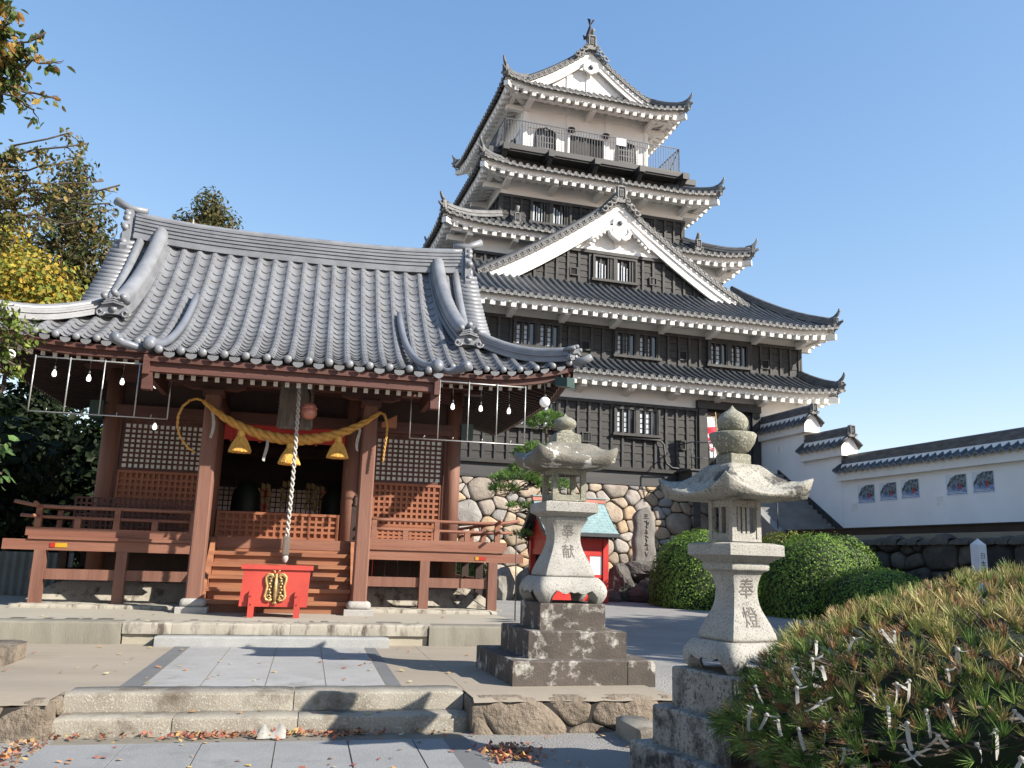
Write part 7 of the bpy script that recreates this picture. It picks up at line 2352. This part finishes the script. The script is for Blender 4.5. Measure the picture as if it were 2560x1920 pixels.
pads = [((.36, -.3, 5.72), (.72, .6, .38), 330), ((.0, -.3, 4.65), (.72, .55, .36), 260), ((-.22, -.35, 4.12), (.62, .5, .28), 170), ((-.62, -.5, 3.80), (.85, .5, .26), 190), ((-1.05, -.5, 3.45), (.5, .4, .18), 80), ((.62, -.3, 3.62), (.6, .5, .24), 120), ((-.45, -.4, 2.9), (.5, .4, .15), 60), ((-.35, -.4, 2.0), (.35, .3, .12), 40), ((.95, -.2, 4.0), (.4, .4, .2), 60)]
nm = MB()
for c, r, n in pads:
    hub = Vector(min(fine(tr, 4), key=lambda p: (Vector(p) - Vector(c)).length))
    for _ in range(5):
        e = Vector(c) + Vector((rnd.uniform(-.7, .7) * r[0], rnd.uniform(-.6, .6) * r[1], -.5 * r[2]))
        limb(tm, rnd, hub, e, .035, .010, .35, 6)
    for _ in range(n):
        d = Vector((rnd.gauss(0, 1), rnd.gauss(0, 1), abs(rnd.gauss(0, 1)) - .35)).normalized()
        q = rnd.uniform(.6, 1)
        p = Vector((c[0] + d.x * r[0] * q, c[1] + d.y * r[1] * q, c[2] + d.z * r[2] * q))
        tuft(nm, rnd, p, d + Vector((0, 0, .7)), 16, .17, .006, PINE)
tm.build('trunk', 'bark', Pn)
nm.build('needle_pads', 'needle', Pn)

# foreground pine bush hung with paper fortunes
rnd = random.Random(91)
BC, BA = Vector((3.95, 5.6, .62)), Vector((2.5, 2.0, .98))
Bu = thing('pine_bush', 'low spreading foreground pine bush with green and browned needles at the right edge', 'bush', (3.95, 5.6, .0))
nm, tm = MB(), MB()
NG = [(.10, .18, .04), (.13, .22, .05), (.075, .14, .033), (.17, .25, .06)]
NY = [(.42, .36, .14), (.33, .33, .12), (.48, .39, .17), (.27, .30, .09)]
NB = [(.38, .21, .11), (.45, .27, .15), (.30, .16, .08), (.50, .33, .19)]
o = Vector((3.95, 5.6, 0))
def bush_pt(d, q):
    a = BA if d.z > 0 else Vector((BA.x, BA.y, BA.z * .44))
    bump = 1 + .035 * sin(7 * d.x + 3 * d.y) * cos(6 * d.y + 4 * d.z) + .03 * sin(13 * d.x - 9 * d.z)
    return Vector((d.x * a.x * q * bump, d.y * a.y * q * bump, BC.z + d.z * a.z * q * bump))
cnt = 0
while cnt < 5200:
    d = Vector((rnd.gauss(0, 1), rnd.gauss(0, 1), rnd.gauss(0, 1))).normalized()
    if d.z < -.75 or (d.y > .45 and rnd.random() < .7): continue
    cnt += 1
    deep = rnd.random() < .30
    q = rnd.uniform(.82, .93) if deep else rnd.uniform(.93, 1.0)
    p = bush_pt(d, q)
    nrm = Vector((d.x / BA.x, d.y / BA.y, d.z / BA.z)).normalized()
    patch = .5 + .5 * sin(3.1 * p.x + 1.7) * sin(4.3 * p.y + p.z * 5) + rnd.gauss(0, .22)
    top = smooth(-.1, .75, d.z)  # upper needles drier; the sunlit top is also put into their paler colours
    u_ = rnd.random()
    if u_ < .08 + .40 * top + (.18 if patch > .75 else 0): cols = NY
    elif u_ < .20 + .62 * top + (.22 if patch > .7 else 0): cols = NB
    else: cols = NG
    tuft(nm, rnd, p, nrm + Vector((rnd.gauss(0, .35), rnd.gauss(0, .35), .5 + rnd.gauss(0, .25))), 20 if not deep else 14, .115 if cols is not NB else .085, .0028, cols, .75)
    if rnd.random() < .25:
        b = bush_pt(d, .72)
        tm.tube([b, b.lerp(p, .6) + Vector((0, 0, -.03)), p], [.012, .008, .005], 5, caps=False)
for _ in range(26):
    d = Vector((rnd.gauss(0, 1), rnd.gauss(0, 1), rnd.gauss(.2, .5))).normalized()
    limb(tm, rnd, (0, 0, .1), bush_pt(d, .8), .04, .012, .12, 6)
tm.tube([(0, 0, -.1), (.05, 0, .3), (0, .05, .6)], [.16, .13, .10], 9)
tm.build('branches', 'bark', Bu)
nm.build('needles', 'needle', Bu)
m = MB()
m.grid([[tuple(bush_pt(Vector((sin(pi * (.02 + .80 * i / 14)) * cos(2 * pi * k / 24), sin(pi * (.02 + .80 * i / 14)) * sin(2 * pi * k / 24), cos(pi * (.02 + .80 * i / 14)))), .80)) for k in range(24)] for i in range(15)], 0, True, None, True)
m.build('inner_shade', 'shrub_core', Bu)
SLIPS = [(2.0, 5.01, 1.16), (1.86, 5.2, 1.12), (2.17, 4.88, 1.21), (2.34, 4.55, 1.16), (2.55, 4.37, 1.16), (2.08, 4.53, 1.01), (1.74, 4.81, 0.86), (2.03, 4.56, 0.99), (1.51, 5.27, 0.76), (1.55, 5.11, 0.75), (1.58, 5.01, 0.74), (1.64, 4.86, 0.73), (1.7, 5.14, 0.98), (1.8, 4.95, 1.01), (2.01, 4.42, 0.84), (2.02, 4.35, 0.73), (2.1, 4.31, 0.81), (1.98, 4.4, 0.75), (1.78, 4.61, 0.69), (1.81, 4.57, 0.65), (1.96, 4.51, 0.89), (2.09, 4.39, 0.9), (2.24, 4.47, 1.07), (2.39, 4.18, 0.94), (2.22, 4.2, 0.8), (2.35, 4.09, 0.77), (1.55, 5.33, 0.86), (1.79, 5.07, 1.04), (2.13, 4.94, 1.21), (2.17, 4.35, 0.93), (1.73, 4.75, 0.78), (1.68, 5.0, 0.9), (2.3, 4.18, 0.86), (1.93, 4.6, 0.93)]
def slip_mesh(rnd):
    m = MB()
    def strip(a, b, c, w_):
        a, b, c = Vector(a), Vector(b), Vector(c)
        rows = []
        for k in range(6):
            t = k / 5
            p = a * (1 - t) ** 2 + b * 2 * t * (1 - t) + c * t * t
            tw = rnd.uniform(-.25, .25) + t * .8
            s = Vector((cos(tw), sin(tw) * .6, .2)).normalized() * w_ * (1 if 0 < k else .5)
            rows.append([p - s, p + s])
        m.grid(rows, 0, True)
    m.lathe([(.002, -.010), (.010, -.005), (.011, .005), (.003, .011)], 7)
    kind = rnd.random()
    l1, l2 = rnd.uniform(.06, .13), rnd.uniform(.02, .07)
    s = rnd.choice((-1, 1))
    a1 = rnd.uniform(-.25, .9)
    strip((0, 0, 0), (s * l1 * .3 * sin(a1), -.02, -l1 * .4), (s * l1 * sin(a1), -.012, -l1 * cos(a1)), .0095)
    if kind < .7:
        a2 = rnd.uniform(.5, 2.9)
        strip((0, 0, 0), (-s * l2 * .5 * sin(a2), -.02, -.4 * l2 * cos(a2)), (-s * l2 * sin(a2), -.012, -l2 * cos(a2)), .009)
    return m
sm = [slip_mesh(random.Random(200 + i)).build('paper_fortune', 'paper_white') for i in range(9)]
for i, p in enumerate(SLIPS):
    rnd = random.Random(300 + i)
    if i < 9: q = sm[i]
    else:
        q = sm[i % 9].copy()
        COL.objects.link(q)
    p = Vector(p)
    n_ = (p - BC); n_ = Vector((n_.x / BA.x ** 2, n_.y / BA.y ** 2, n_.z / BA.z ** 2)).normalized()
    q.location = p + n_ * .055 + Vector((0, -.02, 0))
    q.rotation_euler = (rnd.gauss(0, .25), rnd.gauss(0, .35), rnd.uniform(-.7, .7))
    k = rnd.uniform(.85, 1.25)
    q.scale = (k, k, k)
    tag(q, 'white folded paper fortune slip knotted onto the needles of the foreground pine bush', 'paper slip', 'paper fortunes tied to the pine bush')

# corrugated fence on the left
F = thing('corrugated_fence', 'low dark corrugated sheet fence at the left edge behind the platform', 'fence', (-10.3, 17.0, .3), R(6))
m = MB()
m.grid([[(-2.6 + i * .03, .018 * sin(i * 1.25), z) for i in range(146)] for z in (0, 1.12)], 0, True)
m.build('sheet', 'corrugated', F)
m = MB()
for x in (-2.5, -1.0, .4, 1.7): m.box(x - .03, x + .03, .03, .09, 0, 1.16)
m.build('post', 'dark_wood', F)
